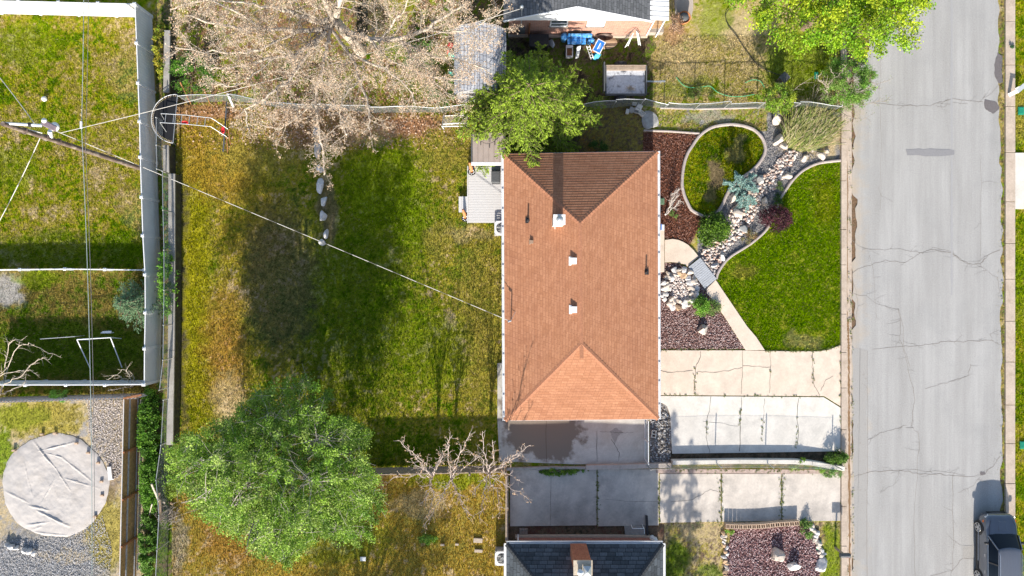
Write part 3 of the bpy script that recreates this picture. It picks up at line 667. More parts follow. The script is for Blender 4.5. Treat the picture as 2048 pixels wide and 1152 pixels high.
box_vent(roof_z(1063, 484), .16, .14, mat('tan_vent', (.33, .22, .15), .7)); box_vent(roof_z(1146.5, 522), .28, .20, M_white); box_vent(roof_z(1147, 619), .28, .20, M_white)
p = roof_z(1022, 640); mb = MB(); mb.cyl(p - Vector((0, 0, 1.5)), p + Vector((0, 0, .75)), .03, .03, 8); mb.cyl(p + Vector((0, 0, .75)), p + Vector((-.16, -.05, .78)), .045, .05, 8); mb.cyl(p + Vector((0, 0, .3)), p + Vector((.32, .6, -.0)), .012, .012, 5); mb.build('service_mast', M_galv, hs)
MAST = p + Vector((-.1, 0, .75))
# leaves lying in the gutter and on the eaves are too small to model; the eave edges get a fascia
mb = MB(); mb.beam(nw + Vector((0, .012, -.08)), ne + Vector((0, .012, -.08)), .024, .15); mb.build('fascia', M_white, hs); mb = MB(); mb.beam(sw + Vector((0, -.012, -.08)), se + Vector((0, -.012, -.08)), .024, .15); mb.build('fascia', M_white, hs)

# ------------------------------------------------------------------ south house
hs2 = thing('house', 'house with a charcoal shingled hip roof cut by the bottom of the photo', 'house', G(1170, 1200))
a = P(1013, 1088, EZ); b = P(1326, 1088, EZ); dep = 8.6
n2w, n2e, s2e, s2w = a, b, b + Vector((0, -dep, 0)), a + Vector((0, -dep, 0))
R2 = 4.9; rr1 = Vector((a.x + dep * .47, a.y - dep / 2, R2)); rr2 = Vector((b.x - dep * .47, a.y - dep / 2, R2))
M_cap2 = mat('charcoal_cap', (.045, .05, .055), .9, .2, 12)
roof2 = hip_roof(hs2, n2w, n2e, s2e, s2w, rr1, rr2, M_shingle_dark, M_cap2, False)
mb = MB(); z0 = 0; wy = G(0, 1071)[1]; wx0, wx1 = G(1033, 0)[0], G(1296, 0)[0]
wall_uv(mb, (wx1, wy), (wx0, wy), 0, EZ - .17); wall_uv(mb, (wx0, wy), (wx0, wy - 8), 0, EZ - .17); wall_uv(mb, (wx1, wy - 8), (wx1, wy), 0, EZ - .17)
w2 = mb.build('wall', M_brick2, hs2)
mb = MB(); mb.box(wx0 - .06, wx1 + .06, wy - .06, wy + .07, 0, .32); mb.build('foundation', M_tan_brick, hs2)
for (a1, b1) in ((n2w, n2e), (n2w, s2w), (n2e, s2e)):
    d = (b1 - a1).normalized(); s_ = Vector((0, 1, 0)) if abs(d.x) > .5 else Vector((-1 if a1 is n2w else 1, 0, 0))
    mb = MB(); mb.beam(a1 + s_ * .065 + Vector((0, 0, -.115)), b1 + s_ * .065 + Vector((0, 0, -.115)), .12, .02); mb.beam(a1 + s_ * .125 + Vector((0, 0, -.06)), b1 + s_ * .125 + Vector((0, 0, -.06)), .02, .12); mb.beam(a1 + s_ * .012 + Vector((0, 0, -.06)), b1 + s_ * .012 + Vector((0, 0, -.06)), .02, .12)
    mb.build('gutter', M_white_metal, hs2)
for px in (1102, 1223):
    mb = MB(); c = G(px, 1071); mb.box(c.x - .42, c.x + .42, c.y - .05, c.y + .045, 1.0, 1.75); wn = mb.build('window', M_white, hs2)
    mb = MB(); mb.box(c.x - .36, c.x + .36, c.y - .04, c.y + .052, 1.06, 1.69); mb.build('pane', M_glass, wn)
mb = MB(); c = G(1036, 1071); mb.cyl((c.x, c.y + .08, .1), (c.x, c.y + .08, 2.5), .045, .045, 8); mb.build('downspout', M_white_metal, hs2)
mb = MB(); c = G(1142, 1071); mb.cyl((c.x, c.y + .06, 1.1), (c.x, c.y + .06, 2.0), .04, .04, 8); mb.build('vent_pipe', M_white_metal, hs2)
CT2 = 5.35; a, b = P(1149, 1123, CT2), P(1183, 1149, CT2)
mb = MB()
for p0, p1 in (((a.x, b.y), (b.x, b.y)), ((b.x, b.y), (b.x, a.y)), ((b.x, a.y), (a.x, a.y)), ((a.x, a.y), (a.x, b.y))): wall_uv(mb, p0, p1, 3.0, CT2 - .06)
mb.build('chimney', mat_brick('chimney_brick', (.42, .17, .10), (.33, .12, .075), (.2, .12, .09), 1, 1, bw=.22, rh=.085, msize=.01), roof2)
mb = MB(); mb.box(a.x - .05, b.x + .05, b.y - .05, a.y + .05, CT2 - .06, CT2); mb.build('chimney_crown', mat('tan_mortar', (.5, .42, .32), .9, .2, 10), roof2)
mb = MB(); c = P(1160, 1142, CT2); mb.cyl(c, c + Vector((0, 0, .2)), .11, .11, 12); mb.lathe(c + Vector((0, 0, .2)), [(.16, 0), (.1, .08), (0.001, .12)], 12); mb.build('chimney_cap', M_white_metal, roof2)
mb = MB(); c = P(1174, 1140, CT2); mb.box(c.x - .16, c.x + .16, c.y - .18, c.y + .18, CT2, CT2 + .12); v = c; mb.add([(c.x - .2, c.y - .24, CT2 + .12), (c.x + .2, c.y - .24, CT2 + .12), (c.x + .2, c.y + .24, CT2 + .12), (c.x - .2, c.y + .24, CT2 + .12), (c.x, c.y, CT2 + .3)], [(0, 1, 4), (1, 2, 4), (2, 3, 4), (3, 0, 4), (3, 2, 1, 0)]); mb.build('chimney_cap', M_galv, roof2)

# ------------------------------------------------------------------ north house (gable end towards the lot)
hs3 = thing('house', 'red brick house with a white gable end at the top of the photo', 'house', G(1155, 40))
wy = G(0, 72)[1]; gx0, gx1 = G(1018, 0)[0], G(1292, 0)[0]; NZ = 2.65
pw, pe = P(1009, 38, NZ), P(1303, 40, NZ); pa = P(1155, 5, 4.45); yb = wy + 11
M_gable = mat('white_gable_siding', (.80, .80, .80), .5, .02, 3)
mb = MB(); wall_uv(mb, (gx0, wy), (gx1, wy), .25, NZ); wall_uv(mb, (gx0, yb), (gx0, wy), .25, NZ); wall_uv(mb, (gx1, wy), (gx1, yb), .25, NZ); w3 = mb.build('wall', M_brick, hs3)
mb = MB(); mb.box(gx0 - .05, gx1 + .05, wy - .12, wy + .1, 0, .26); mb.build('foundation', M_tan_brick, hs3)
gy = wy - .02
mb = MB(); mb.add([(pw.x, gy - .13, NZ - .02), (pe.x, gy - .13, NZ - .02), (pa.x, gy - .13, pa.z), (pw.x, gy, NZ - .02), (pe.x, gy, NZ - .02), (pa.x, gy, pa.z)], [(0, 1, 2), (5, 4, 3), (1, 0, 3, 4)])
zz = NZ + .12
while zz < pa.z - .15:
    k = (pa.z - zz) / (pa.z - NZ); xa = pa.x + (pw.x - pa.x) * k; xb = pa.x + (pe.x - pa.x) * k; mb.box(xa, xb, gy - .14, gy - .125, zz - .012, zz); zz += .15
mb.build('gable', M_gable, hs3)
mb = MB(); A = Vector((pw.x - .05, gy - .16, NZ)); B = Vector((pe.x + .05, gy - .16, NZ)); T = Vector((pa.x, gy - .16, pa.z + .05)); U_ = Vector((0, 11, 0))
course_slope(mb, [A + U_, A, T, T + U_], A + U_, A, .17, .016); course_slope(mb, [B, B + U_, T + U_, T], B, B + U_, .17, .016)
dz = Vector((0, 0, -.1)); mb.add([A, T, T + dz, A + dz, B, B + dz], [(0, 3, 2, 1), (1, 2, 5, 4)]); mb.add([A + dz, A + U_ + dz, T + U_ + dz, T + dz, B + dz, B + U_ + dz], [(0, 3, 2, 1), (3, 4, 5, 2)])
roof3 = mb.build('roof', M_shingle_grey, hs3)
mb = MB(); mb.beam(A + Vector((0, -.02, -.05)), T + Vector((0, -.02, -.05)), .04, .14); mb.build('bargeboard', M_gable, hs3); mb = MB(); mb.beam(B + Vector((0, -.02, -.05)), T + Vector((0, -.02, -.05)), .04, .14); mb.build('bargeboard', M_gable, hs3)
for (px, wd) in ((1118, .88), (1192, .88)):
    c = P(px, 46, 1.95); mb = MB(); z1, z0 = 2.38, 1.5
    for (xa, xb, za, zb) in ((-.48, .48, z1 - .06, z1), (-.48, .48, z0, z0 + .06), (-.48, -.41, z0, z1), (.41, .48, z0, z1), (-.41, .41, (z0 + z1) / 2 - .02, (z0 + z1) / 2 + .03)): mb.box(c.x + xa, c.x + xb, wy - .06, wy + .01, za, zb)
    wn = mb.build('window', M_white, hs3)
    mb = MB(); mb.box(c.x - .41, c.x + .41, wy - .03, wy + .005, z0, z1); mb.build('pane', mat('curtained_glass', (.42, .46, .48), .15, .1, 2, spec=.8) if px > 1150 else M_glass, wn)
    mb = MB(); mb.box(c.x - .52, c.x + .52, wy - .1, wy + .01, z0 - .09, z0 - .005); mb.build('sill', M_brick2, wn)
mb = MB(); c = P(1042, 60, .8); mb.cyl((c.x, wy - .1, .9), (c.x, wy - .1, 4.2), .03, .03, 8); mb.lathe((c.x, wy - .1, 4.2), [(.1, -.03), (.1, .06), (.05, .12), (.001, .13)], 10); mb.build('service_mast', M_galv, hs3)
mb = MB(); mb.box(c.x - .12, c.x + .22, wy - .22, wy - .01, .9, 1.5); mb.build('electric_meter', M_darkgrey, hs3)
mb = MB(); mb.cyl((c.x + .45, wy - .08, .1), (c.x + .45, wy - .08, 2.0), .045, .045, 8); mb.build('downspout', M_rust, hs3)
MAST3 = Vector((c.x, wy - .12, 4.1))
# awning over the side porch
aw = MB(); a, b = P(1299, -30, 2.75), P(1338, 41, 2.6)
for i in range(30):
    y = b.y + i * .26; zf = 2.62
    aw.add([(a.x, y, zf + .1), (b.x, y, zf), (b.x, y + .2, zf), (a.x, y + .2, zf + .1), (a.x, y + .23, zf + .03), (b.x, y + .23, zf - .07), (b.x, y + .26, zf), (a.x, y + .26, zf + .1), (a.x, y, zf + .06), (b.x, y, zf - .04)], [(0, 1, 2, 3), (3, 2, 5, 4), (4, 5, 6, 7), (1, 0, 8, 9)])
aw.build('awning', M_white_metal, hs3)
mb = MB(); mb.box(a.x + .3, a.x + .36, b.y + .06, b.y + .12, 0, 2.6); mb.build('awning_post', M_white, hs3); mb = MB(); mb.box(b.x - .2, b.x - .14, b.y + .06, b.y + .12, 0, 2.6); mb.build('awning_post', M_white, hs3)
pc = G(1290, 70); mb = MB(); mb.box(pc.x, pc.x + .95, pc.y - .02, pc.y + 1.7, 0, .45); mb.build('porch', mat('porch_concrete', (.36, .31, .26), .85, .15, 6), hs3)
mb = MB()
for i in range(9): mb.box(pc.x + .15, pc.x + .85, pc.y + .2 + i * .15, pc.y + .33 + i * .15, .47, .52)
for i in range(3): mb.box(pc.x + .25, pc.x + .8, pc.y + .35 + i * .3, pc.y + .6 + i * .3, .52 + i * .13, .60 + i * .13)
mb.build('porch_step', mat('tan_lumber', (.50, .33, .19), .8, .2, 6), hs3)

# ------------------------------------------------------------------ shed
sh = thing('shed', 'small shed with a weathered grey shingle roof behind the conifer', 'shed', G(960, 115))
ya, yb2 = P(0, 44, 2.9).y, P(0, 182, 2.6).y
prof = [(P(909, 100, 1.9).x, 1.9), (P(922, 100, 2.5).x, 2.5), (P(958, 100, 2.95).x, 2.95), (P(994, 100, 2.5).x, 2.5), (P(1012, 100, 1.9).x, 1.9)]
mb = MB()
for (xa, za), (xb, zb) in ((prof[0], prof[1]), (prof[1], prof[2])):
    course_slope(mb, [(xa, ya, za), (xa, yb2, za), (xb, yb2, zb), (xb, ya, zb)], (xa, ya, za), (xa, yb2, za), .19, .02)
for (xa, za), (xb, zb) in ((prof[2], prof[3]), (prof[3], prof[4])):
    course_slope(mb, [(xa, ya, za), (xa, yb2, za), (xb, yb2, zb), (xb, ya, zb)], (xb, yb2, zb), (xb, ya, zb), .19, .02)
mb.build('roof', M_shingle_old, sh)
mb = MB(); pf = [(x, z) for x, z in prof]; n_ = len(pf)
for y, fl in ((ya - .1, 1), (yb2 + .1, 0)):
    vs = [(pf[0][0] + .08, y, 0), (pf[-1][0] - .08, y, 0)] + [(x * 1.0 + (.08 if i == 0 else -.08 if i == n_ - 1 else 0), y, z - .04) for i, (x, z) in reversed(list(enumerate(pf)))]
    mb.add(vs, [tuple(range(len(vs)))])
mb.box(pf[0][0] + .08, pf[0][0] + .12, yb2 + .1, ya - .1, 0, 1.86); mb.box(pf[-1][0] - .12, pf[-1][0] - .08, yb2 + .1, ya - .1, 0, 1.86)
mb.build('wall', mat('shed_wall', (.33, .33, .34), .8, .1, 5), sh)

# ------------------------------------------------------------------ deck, patio cover, grill, air conditioners
dk = thing('deck', 'light grey plank deck against the west wall of the orange roofed house', 'deck', G(970, 390))
a, b = P(936, 333, .5), P(1012, 445, .5); mb = MB(); y = b.y
while y < a.y - .05: mb.box(a.x, b.x, y, min(a.y, y + .135), .46, .5); y += .142
mb.build('deck_board', M_deck, dk)
mb = MB(); mb.box(a.x + .02, b.x, b.y + .02, a.y - .02, 0, .445); mb.build('skirting', mat('deck_skirt', (.22, .21, .20), .8), dk)
mb = MB(); mb.box(a.x - .035, a.x - .005, b.y - .02, a.y + .02, .34, .62); mb.build('edge_board', M_white, dk)
a, b = P(917.5, 393, .28), P(935.5, 424.5, .28); mb = MB()
for i in range(3): mb.box(a.x + i * .17, a.x + i * .17 + .155, b.y, a.y, .24, .28)
mb.box(a.x + .02, b.x, b.y + .03, a.y - .03, 0, .235); mb.build('step', M_deck, dk)
cv = thing('patio_cover', 'brown ribbed metal patio cover beside the north west corner of the house', 'patio cover', G(980, 310))
a, b = P(944.5, 265, 2.75), P(1010, 324, 2.5); mb = MB(); nr = 6
for i in range(nr):
    x0 = a.x + (b.x - a.x) * i / nr; x1 = a.x + (b.x - a.x) * (i + 1) / nr
    mb.add([(x0 + .012, b.y, 2.5), (x1 - .03, b.y, 2.5), (x1 - .03, a.y, 2.72), (x0 + .012, a.y, 2.72), (x1 - .02, b.y, 2.54), (x1 + .005, b.y, 2.54), (x1 + .005, a.y, 2.76), (x1 - .02, a.y, 2.76), (x1 + .012, b.y, 2.5), (x1 + .012, a.y, 2.72)], [(0, 1, 2, 3), (1, 4, 7, 2), (4, 5, 6, 7), (5, 8, 9, 6)])
    mb.add([(x0 + .012, b.y, 2.46), (x0 + .012, a.y, 2.68), (x1 + .012, a.y, 2.68), (x1 + .012, b.y, 2.46)], [(0, 1, 2, 3)])
mb.build('roof_panel', M_brownroof, cv)
mb = MB(); mb.box(a.x - .07, b.x + .02, b.y - .16, b.y - .01, 2.36, 2.5); mb.build('gutter', M_white_metal, cv)
mb = MB(); mb.box(a.x - .07, a.x, b.y, a.y, 2.42, 2.6); mb.build('fascia', M_darkgrey, cv)
for (x, y) in ((a.x + .05, b.y + .05), (a.x + .05, a.y - .1)):
    mb = MB(); mb.box(x - .04, x + .05, y - .04, y + .05, 0, 2.45); mb.build('post', M_wood, cv)
mb = MB(); pts = []
for i in range(13):
    t = i / 12; pts.append(P(955 + 42 * t, 277, 2.6) + Vector((0, -.30 * math.sin(math.pi * t) - .02, .25 - .02 * math.sin(t * 3.14))))
mb.tube(pts, .012, 5)
for i in (2, 7, 10): mb.cyl(pts[i], pts[i] - Vector((0, .22, .02)), .025, .02, 6)
props(mb.build('light_string', M_black), 'black string of bulbs strung across the brown patio cover', 'string lights')
c2 = P(1016, 295, 2.2); mb = MB(); mb.box(c2.x - .2, c2.x + .12, P(0, 305, 2.2).y, P(0, 285, 2.2).y, 2.05, 2.12); mb.build('side_panel', M_darkgrey, cv)
gr_ = thing('grill', 'black covered barbecue grill standing on the deck by the gutter', 'grill', P(993, 350, .5))
c = P(992, 354, 1.1); mb = MB(); mb.box(c.x - .26, c.x + .24, c.y - .34, c.y + .34, 1.0, 1.22)
mb.build('lid', M_darkgrey, gr_, bevel=.06); mb = MB(); mb.box(c.x - .24, c.x + .22, c.y - .32, c.y + .32, .62, .998); mb.build('firebox', M_black, gr_)
mb = MB(); mb.box(c.x - .25, c.x + .23, c.y + .35, c.y + .72, 1.0, 1.04); mb.build('side_shelf', mat('steel_shelf', (.30, .32, .34), .35, .1, 5, metal=.3), gr_)
mb = MB(); mb.box(c.x - .24, c.x + .22, c.y + .73, c.y + .86, .95, 1.03); mb.build('handle', M_galv, gr_)
for sx in (-1, 1):
    mb = MB(); mb.box(c.x + sx * .2 - .025, c.x + sx * .2 + .025, c.y - .3, c.y + .6, .5, .62); mb.build('leg', M_black, gr_)
def ac(px, py, label):
    o = thing('air_conditioner', label, 'air conditioner', G(px, py)); c = P(px, py, .8)
    mb = MB()
    for sx, sy in ((-1, -1), (1, -1), (1, 1), (-1, 1)): mb.box(c.x + sx * .36 - .03, c.x + sx * .36 + .03, c.y + sy * .36 - .03, c.y + sy * .36 + .03, .05, .8)
    for i in range(12):
        z = .08 + i * .06
        mb.box(c.x - .37, c.x + .37, c.y - .38, c.y - .365, z, z + .03); mb.box(c.x - .37, c.x + .37, c.y + .365, c.y + .38, z, z + .03); mb.box(c.x - .38, c.x - .365, c.y - .37, c.y + .37, z, z + .03); mb.box(c.x + .365, c.x + .38, c.y - .37, c.y + .37, z, z + .03)
    mb.box(c.x - .33, c.x + .33, c.y - .33, c.y + .33, .06, .6)
    mb.build('casing', M_darkgrey if False else mat('ac_case', (.45, .45, .44), .5, .08, 5), o)
    mb = MB(); n = 20; r = .3
    ring = [(c.x + r * math.cos(2 * math.pi * i / n), c.y + r * math.sin(2 * math.pi * i / n), .82) for i in range(n)]
    sq = [];
    for i in range(n):
        t = 2 * math.pi * i / n; k = .39 / max(abs(math.cos(t)), abs(math.sin(t))); sq.append((c.x + k * math.cos(t), c.y + k * math.sin(t), .82))
    mb.add(ring + sq, [(i, n + i, n + (i + 1) % n, (i + 1) % n) for i in range(n)]); mb.build('top_plate', M_white_metal, o)
    mb = MB()
    for i in range(10):
        t = math.pi * i / 10; d = Vector((math.cos(t), math.sin(t), 0)) * .3; mb.cyl(c - d + Vector((0, 0, .03)), c + d + Vector((0, 0, .03)), .005, .005, 4)
    for r in (.1, .2): mb.tube([c + Vector((r * math.cos(6.283 * i / 16), r * math.sin(6.283 * i / 16), .03)) for i in range(16)], .005, 4, True)
    mb.build('grille', M_galv, o)
    mb = MB(); mb.cyl((c.x, c.y, .62), (c.x, c.y, .74), .08, .07, 10)
    for i in range(4):
        t = math.pi / 2 * i + .3; d = Vector((math.cos(t), math.sin(t), 0)); e = Vector((-d.y, d.x, 0)); q = Vector((c.x, c.y, .68)); mb.add([q + d * .07 - e * .04, q + d * .27 - e * .09, q + d * .27 + e * .09 + Vector((0, 0, .05)), q + d * .07 + e * .04 + Vector((0, 0, .03))], [(0, 1, 2, 3)])
    mb.build('fan', M_black, o)
ac(1003, 456, 'grey air conditioner at the south edge of the deck under the orange roof'); ac(1004, 1117, 'grey air conditioner beside the charcoal roof at the bottom of the photo')

# ------------------------------------------------------------------ white vinyl fences
def vinyl(label, tops, h, name='fence', cap=True, post_every=None, thick=.05, ribs=True, zb=0.0):
    pts = [P(x, y, h) for x, y in tops]; o = thing(name, label, 'fence', (pts[0].x, pts[0].y, 0))
    for i in range(len(pts) - 1):
        a, b = pts[i], pts[i + 1]; d = (b - a).normalized(); sx = d.cross(Vector((0, 0, 1)))
        mb = MB(); lo = Vector((0, 0, -1)); L = (b - a).length
        hh = h - .1 - zb
        mid = Vector((0, 0, -(h - .02) + zb + hh / 2)); mb.beam(a + mid, b + mid, thick * .6, hh)
        if ribs:
            k = .15
            while k < L - .1:
                q = a + d * k
                for s in (-1, 1): mb.beam(q + sx * (s * thick * .33) + Vector((0, 0, -.12)), q + sx * (s * thick * .33) + Vector((0, 0, -h + .15 + zb)), .012, .012)
                k += .16
        mb.build('panel', M_vinyl, o)
        mb = MB(); mb.beam(a + Vector((0, 0, -.05)), b + Vector((0, 0, -.05)), thick, .1); mb.build('top_rail', M_vinyl, o); mb = MB(); mb.beam(a + Vector((0, 0, -h + .12 + zb)), b + Vector((0, 0, -h + .12 + zb)), thick, .14); mb.build('bottom_rail', M_vinyl, o)
    for p in pts:
        mb = MB(); mb.box(p.x - .065, p.x + .065, p.y - .065, p.y + .065, 0, h + .04)
        mb.add([(p.x - .085, p.y - .085, h + .04), (p.x + .085, p.y - .085, h + .04), (p.x + .085, p.y + .085, h + .04), (p.x - .085, p.y + .085, h + .04), (p.x, p.y, h + .11)], [(0, 1, 4), (1, 2, 4), (2, 3, 4), (3, 0, 4), (3, 2, 1, 0)]); mb.build('post', M_vinyl, o)
    return o
vinyl('tall white vinyl fence running down beside the utility pole', [(270, 8), (273, 86), (276, 166), (279, 243), (280.5, 314), (283, 394), (285.5, 471), (290, 549), (290.5, 625), (289, 697), (288.5, 769)], 1.75)
vinyl('white vinyl fence panels brightly lit along the top left edge of the photo', [(-45, 0.5), (37, 2.5), (117, 4.5), (196, 6.5), (269, 8)], 1.8)
vinyl('thin low white vinyl fence dividing the two left yards', [(-40, 540), (40, 539), (130, 538), (210, 539), (289, 540)], .7)
vinyl('white vinyl fence just north of the grey picket fence', [(-28, 770), (51, 770), (132, 770), (210, 770), (287, 769)], 1.7)

# ------------------------------------------------------------------ wood fences at the lower left
M_picket = mat('grey_pickets', (.34, .35, .38), .8, .25, 8)
M_board = mat('amber_fence_boards', (.36, .22, .10), .8, .3, 7, bmp=.3)
M_rail = mat('pale_rail', (.62, .58, .55), .7, .12, 6)
wf = thing('picket_fence', 'grey dog eared picket fence seen from above north of the round cover', 'fence', G(140, 800))
a, b = P(-40, 806, 1.75), P(272, 797, 1.75); L = (b - a).length; d = (b - a) / L; mb = MB(); k = 0; rd = random.Random(4); i = 0
while k < L:
    p = a + d * k; off = -.02 if i % 2 else .035; z = 1.75 + rd.uniform(-.02, .02); mb.box(p.x, p.x + .085, p.y + off, p.y + off + .022, .05, z); k += .10; i += 1
mb.build('picket', M_picket, wf)
mb = MB(); mb.beam(a + Vector((0, .01, -.25)), b + Vector((0, .01, -.25)), .04, .09); mb.build('rail', M_board, wf); mb = MB(); mb.beam(a + Vector((0, .01, -1.4)), b + Vector((0, .01, -1.4)), .04, .09); mb.build('rail', M_board, wf)
wf = thing('board_fence', 'amber board fence with pale rails and rusty posts east of the round cover', 'fence', G(275, 980))
a, b = P(247, 795, 1.75), P(238, 1190, 1.75); L = (b - a).length; d = (b - a) / L; mb = MB(); k = 0; i = 0
while k < L:
    p = a + d * k; mb.box(p.x - .035, p.x - .013, p.y - .135, p.y, .05, 1.75 + rd.uniform(-.03, .02)); k += .142
mb.build('fence_board', M_board, wf)
for z, wz, mm in ((-.02, .05, M_rail), (-.62, .09, M_picket), (-1.45, .09, M_picket)):
    mb = MB(); mb.beam(a + Vector((.01, 0, z)), b + Vector((.01, 0, z)), .045, wz); mb.build('rail', mm, wf)
for py in (905, 1000, 1094):
    t = (P(0, py, 1.75).y - a.y) / (b.y - a.y); p = a + (b - a) * t; mb = MB(); mb.box(p.x + .03, p.x + .12, p.y - .045, p.y + .045, 0, 1.76); mb.build('post', M_rust, wf)
p = a; mb = MB(); mb.beam(P(247, 797, 1.78), P(283, 790, 1.78), .1, .05); mb.build('corner_board', M_rust, wf)

# ------------------------------------------------------------------ chain link fences
def chainlink(label, tops, h, zb=0.0, name='chain_link_fence', wob=0.0, wr=.0028, pitch=.085, rail=True, wires=True, pr=.03):
    pts = []; rd = random.Random(len(tops) * 7 + int(h * 10))
    for x, y in tops: pts.append(P(x, y, h))
    o = thing(name, label, 'fence', (pts[0].x, pts[0].y, 0))
    mbw = MB(); mbr = MB()
    for i in range(len(pts) - 1):
        a, b = pts[i], pts[i + 1]; L = (b - a).length; d = (b - a) / L; n = int(L / pitch); nrm = Vector((-d.y, d.x, 0)); hh = h - zb
        sh = Vector((0, 0, -hh))
        def at(t, zf):
            w_ = math.sin(t * 1.9 + i) * wob * zf + math.sin(t * .7 + 2 * i) * wob * zf
            return a + d * t + nrm * w_ + Vector((0, 0, -hh * (1 - zf)))
        if wires:
            for k in range(n):
                t = k * pitch
                for s in (-1, 1):
                    t2 = t + s * hh; lo, hi = 0., 1.
                    if t2 < 0: hi = max(0, t / hh)
                    if t2 > L: hi = max(0, (L - t) / hh)
                    if hi > .05: mbw.cyl(at(t, 1), at(t + s * hh * hi, 1 - hi), wr, wr, 3, caps=False, smooth=False)
                if k % 14 == 0: pass
            for s0 in np.arange(pitch, hh, pitch):     # wires that start on the end posts
                mbw.cyl(at(0, 1 - s0 / hh), at(hh - s0, 0), wr, wr, 3, caps=False, smooth=False) if L > hh else None
                mbw.cyl(at(L, 1 - s0 / hh), at(L - hh + s0, 0), wr, wr, 3, caps=False, smooth=False) if L > hh else None
        m_ = max(2, int(L / .5)); mbr.tube([at(L * j / m_, 1) for j in range(m_ + 1)], .021 if rail else .004, 6)
    if wires: mbw.build('wire_mesh', M_wire, o)
    mbr.build('top_rail', M_galv, o)
    for i, p in enumerate(pts):
        mb = MB(); mb.cyl((p.x, p.y, 0), (p.x, p.y, h + .03), pr, pr, 8); mb.lathe((p.x, p.y, h + .03), [(pr * 1.1, 0), (pr * .8, .03), (.001, .045)], 8); mb.build('post', M_galv, o)
    return o
chainlink('sagging chain link fence north of the orange roofed house', [(1165, 209), (1232, 203), (1290, 198), (1338, 205), (1400, 208), (1462, 204), (1530, 205), (1600, 207), (1684, 211)], 1.25, wob=.06)
chainlink('chain link fence under the bare tree along the back lawn', [(356, 192), (455, 190), (560, 205), (640, 207), (740, 214), (880, 213), (935, 208)], 1.25, wob=.04)
chainlink('chain link fence above the low wall beside the trampoline', [(312.5, 235), (313, 290), (314, 338)], 1.75, zb=.5)
chainlink('vine grown chain link fence along the long concrete wall', [(325, 342), (326, 420), (328, 500), (328, 580), (327, 650), (326, 720), (319, 780)], 1.75, zb=.5)
chainlink('chain link fence on the white wall beside the long driveway', [(1301, 940), (1342, 938), (1443, 935), (1547, 935), (1684, 939)], 1.3, zb=.3, wr=.0028, rail=False)
chainlink('rusty chain link fence behind the green hedge at lower left', [(327, 800), (322, 890), (312, 960), (318, 1030), (314, 1100), (310, 1180)], 1.3, zb=.1)
gt = thing('gate', 'white pipe gate standing at the east end of the patio slab', 'gate', G(1297, 884))
mb = MB(); a, b = P(1297, 843, 1.15), P(1297, 928, 1.15); mb.tube([a, b], .025, 8); mb.build('rail', M_white_metal, gt); mb = MB(); mb.tube([Vector((a.x, a.y, .15)), Vector((b.x, b.y, .15))], .02, 6); mb.build('rail', M_white_metal, gt)
for q in (a, b, (a + b) / 2): mb = MB(); mb.cyl((q.x, q.y, 0), (q.x, q.y, 1.2), .028, .028, 8); mb.build('post', M_white_metal, gt)
mb = MB(); y = b.y + .1
while y < a.y - .05: mb.cyl((a.x, y, .15), (a.x, y, 1.15), .006, .006, 4); y += .1
mb.build('wire_mesh', M_wire, gt)

# ------------------------------------------------------------------ walls
def wall(name, label, cat, pts, wd, h, m, z0=0.0, seg=None, bev=.015):
    o = MB()
    for i in range(len(pts) - 1):
        a, b = P(*pts[i], h), P(*pts[i + 1], h); d = (b - a).normalized(); L = (b - a).length; n = max(1, int(L / (seg or L))); 
        for k in range(n):
            p = a + d * (L * k / n + .004); q = a + d * (L * (k + 1) / n - .004)
            o.beam(p - Vector((0, 0, (h - z0) / 2 - .002 * (k % 2))), q - Vector((0, 0, (h - z0) / 2 - .002 * (k % 2))), wd, h - z0)
    return props(o.build(name, m, bevel=bev), label, cat)
M_shaded_face = mat('shade_toned_stone', (.055, .05, .035), .95, .4, 6, bmp=.6, bscale=12, stain=(.09, .10, .04), sscale=3)  # wall face coloured darker to carry the shade on its east side
def capwall(label, pts, h, wd=.36):
    o = thing('retaining_wall', label, 'wall', P(*pts[0], 0)); mb = MB(); mc = MB()
    for i in range(len(pts) - 1):
        a, b = P(*pts[i], h), P(*pts[i + 1], h); d = (b - a).normalized(); L = (b - a).length; n = max(1, int(L / 4))
        for k in range(n): p = a + d * (L * k / n + .004); q = a + d * (L * (k + 1) / n - .004); mb.beam(p - Vector((0, 0, .06)), q - Vector((0, 0, .06)), wd, .12)
        mc.beam(a - Vector((-.01, 0, .12 + (h - .12) / 2)), b - Vector((-.01, 0, .12 + (h - .12) / 2)), wd - .06, h - .12)
    mc.build('face', M_shaded_face, o); mb.build('cap', M_conc_grey, o, bevel=.015)
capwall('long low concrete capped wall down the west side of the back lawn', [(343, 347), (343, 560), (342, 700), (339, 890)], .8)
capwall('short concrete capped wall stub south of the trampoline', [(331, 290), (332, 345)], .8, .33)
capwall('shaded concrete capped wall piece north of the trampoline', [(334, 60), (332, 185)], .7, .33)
wall('retaining_wall', 'long white concrete wall between the two driveways', 'wall', [(1345, 925.5), (1480, 923.5), (1590, 924), (1625, 927), (1690, 938)], .24, .42, M_conc_white, seg=3.2)
wall('retaining_wall', 'grey concrete kerb wall south of the patio', 'wall', [(1172, 935.5), (1240, 934), (1343, 931)], .26, .30, M_conc_pink, seg=3)
wf = thing('board_fence', 'thin brown board fence behind the three bare young trees', 'fence', G(870, 933)); a, b = P(722, 951, 1.5), P(1011, 945, 1.5); L = (b - a).length; d = (b - a) / L; mb = MB(); k = 0; rd = random.Random(14)
while k < L: p = a + d * k; mb.box(p.x, p.x + .135, p.y, p.y + .022, .03, 1.32 + rd.uniform(-.10, .06)); k += .141
mb.build('fence_board', M_wood, wf)
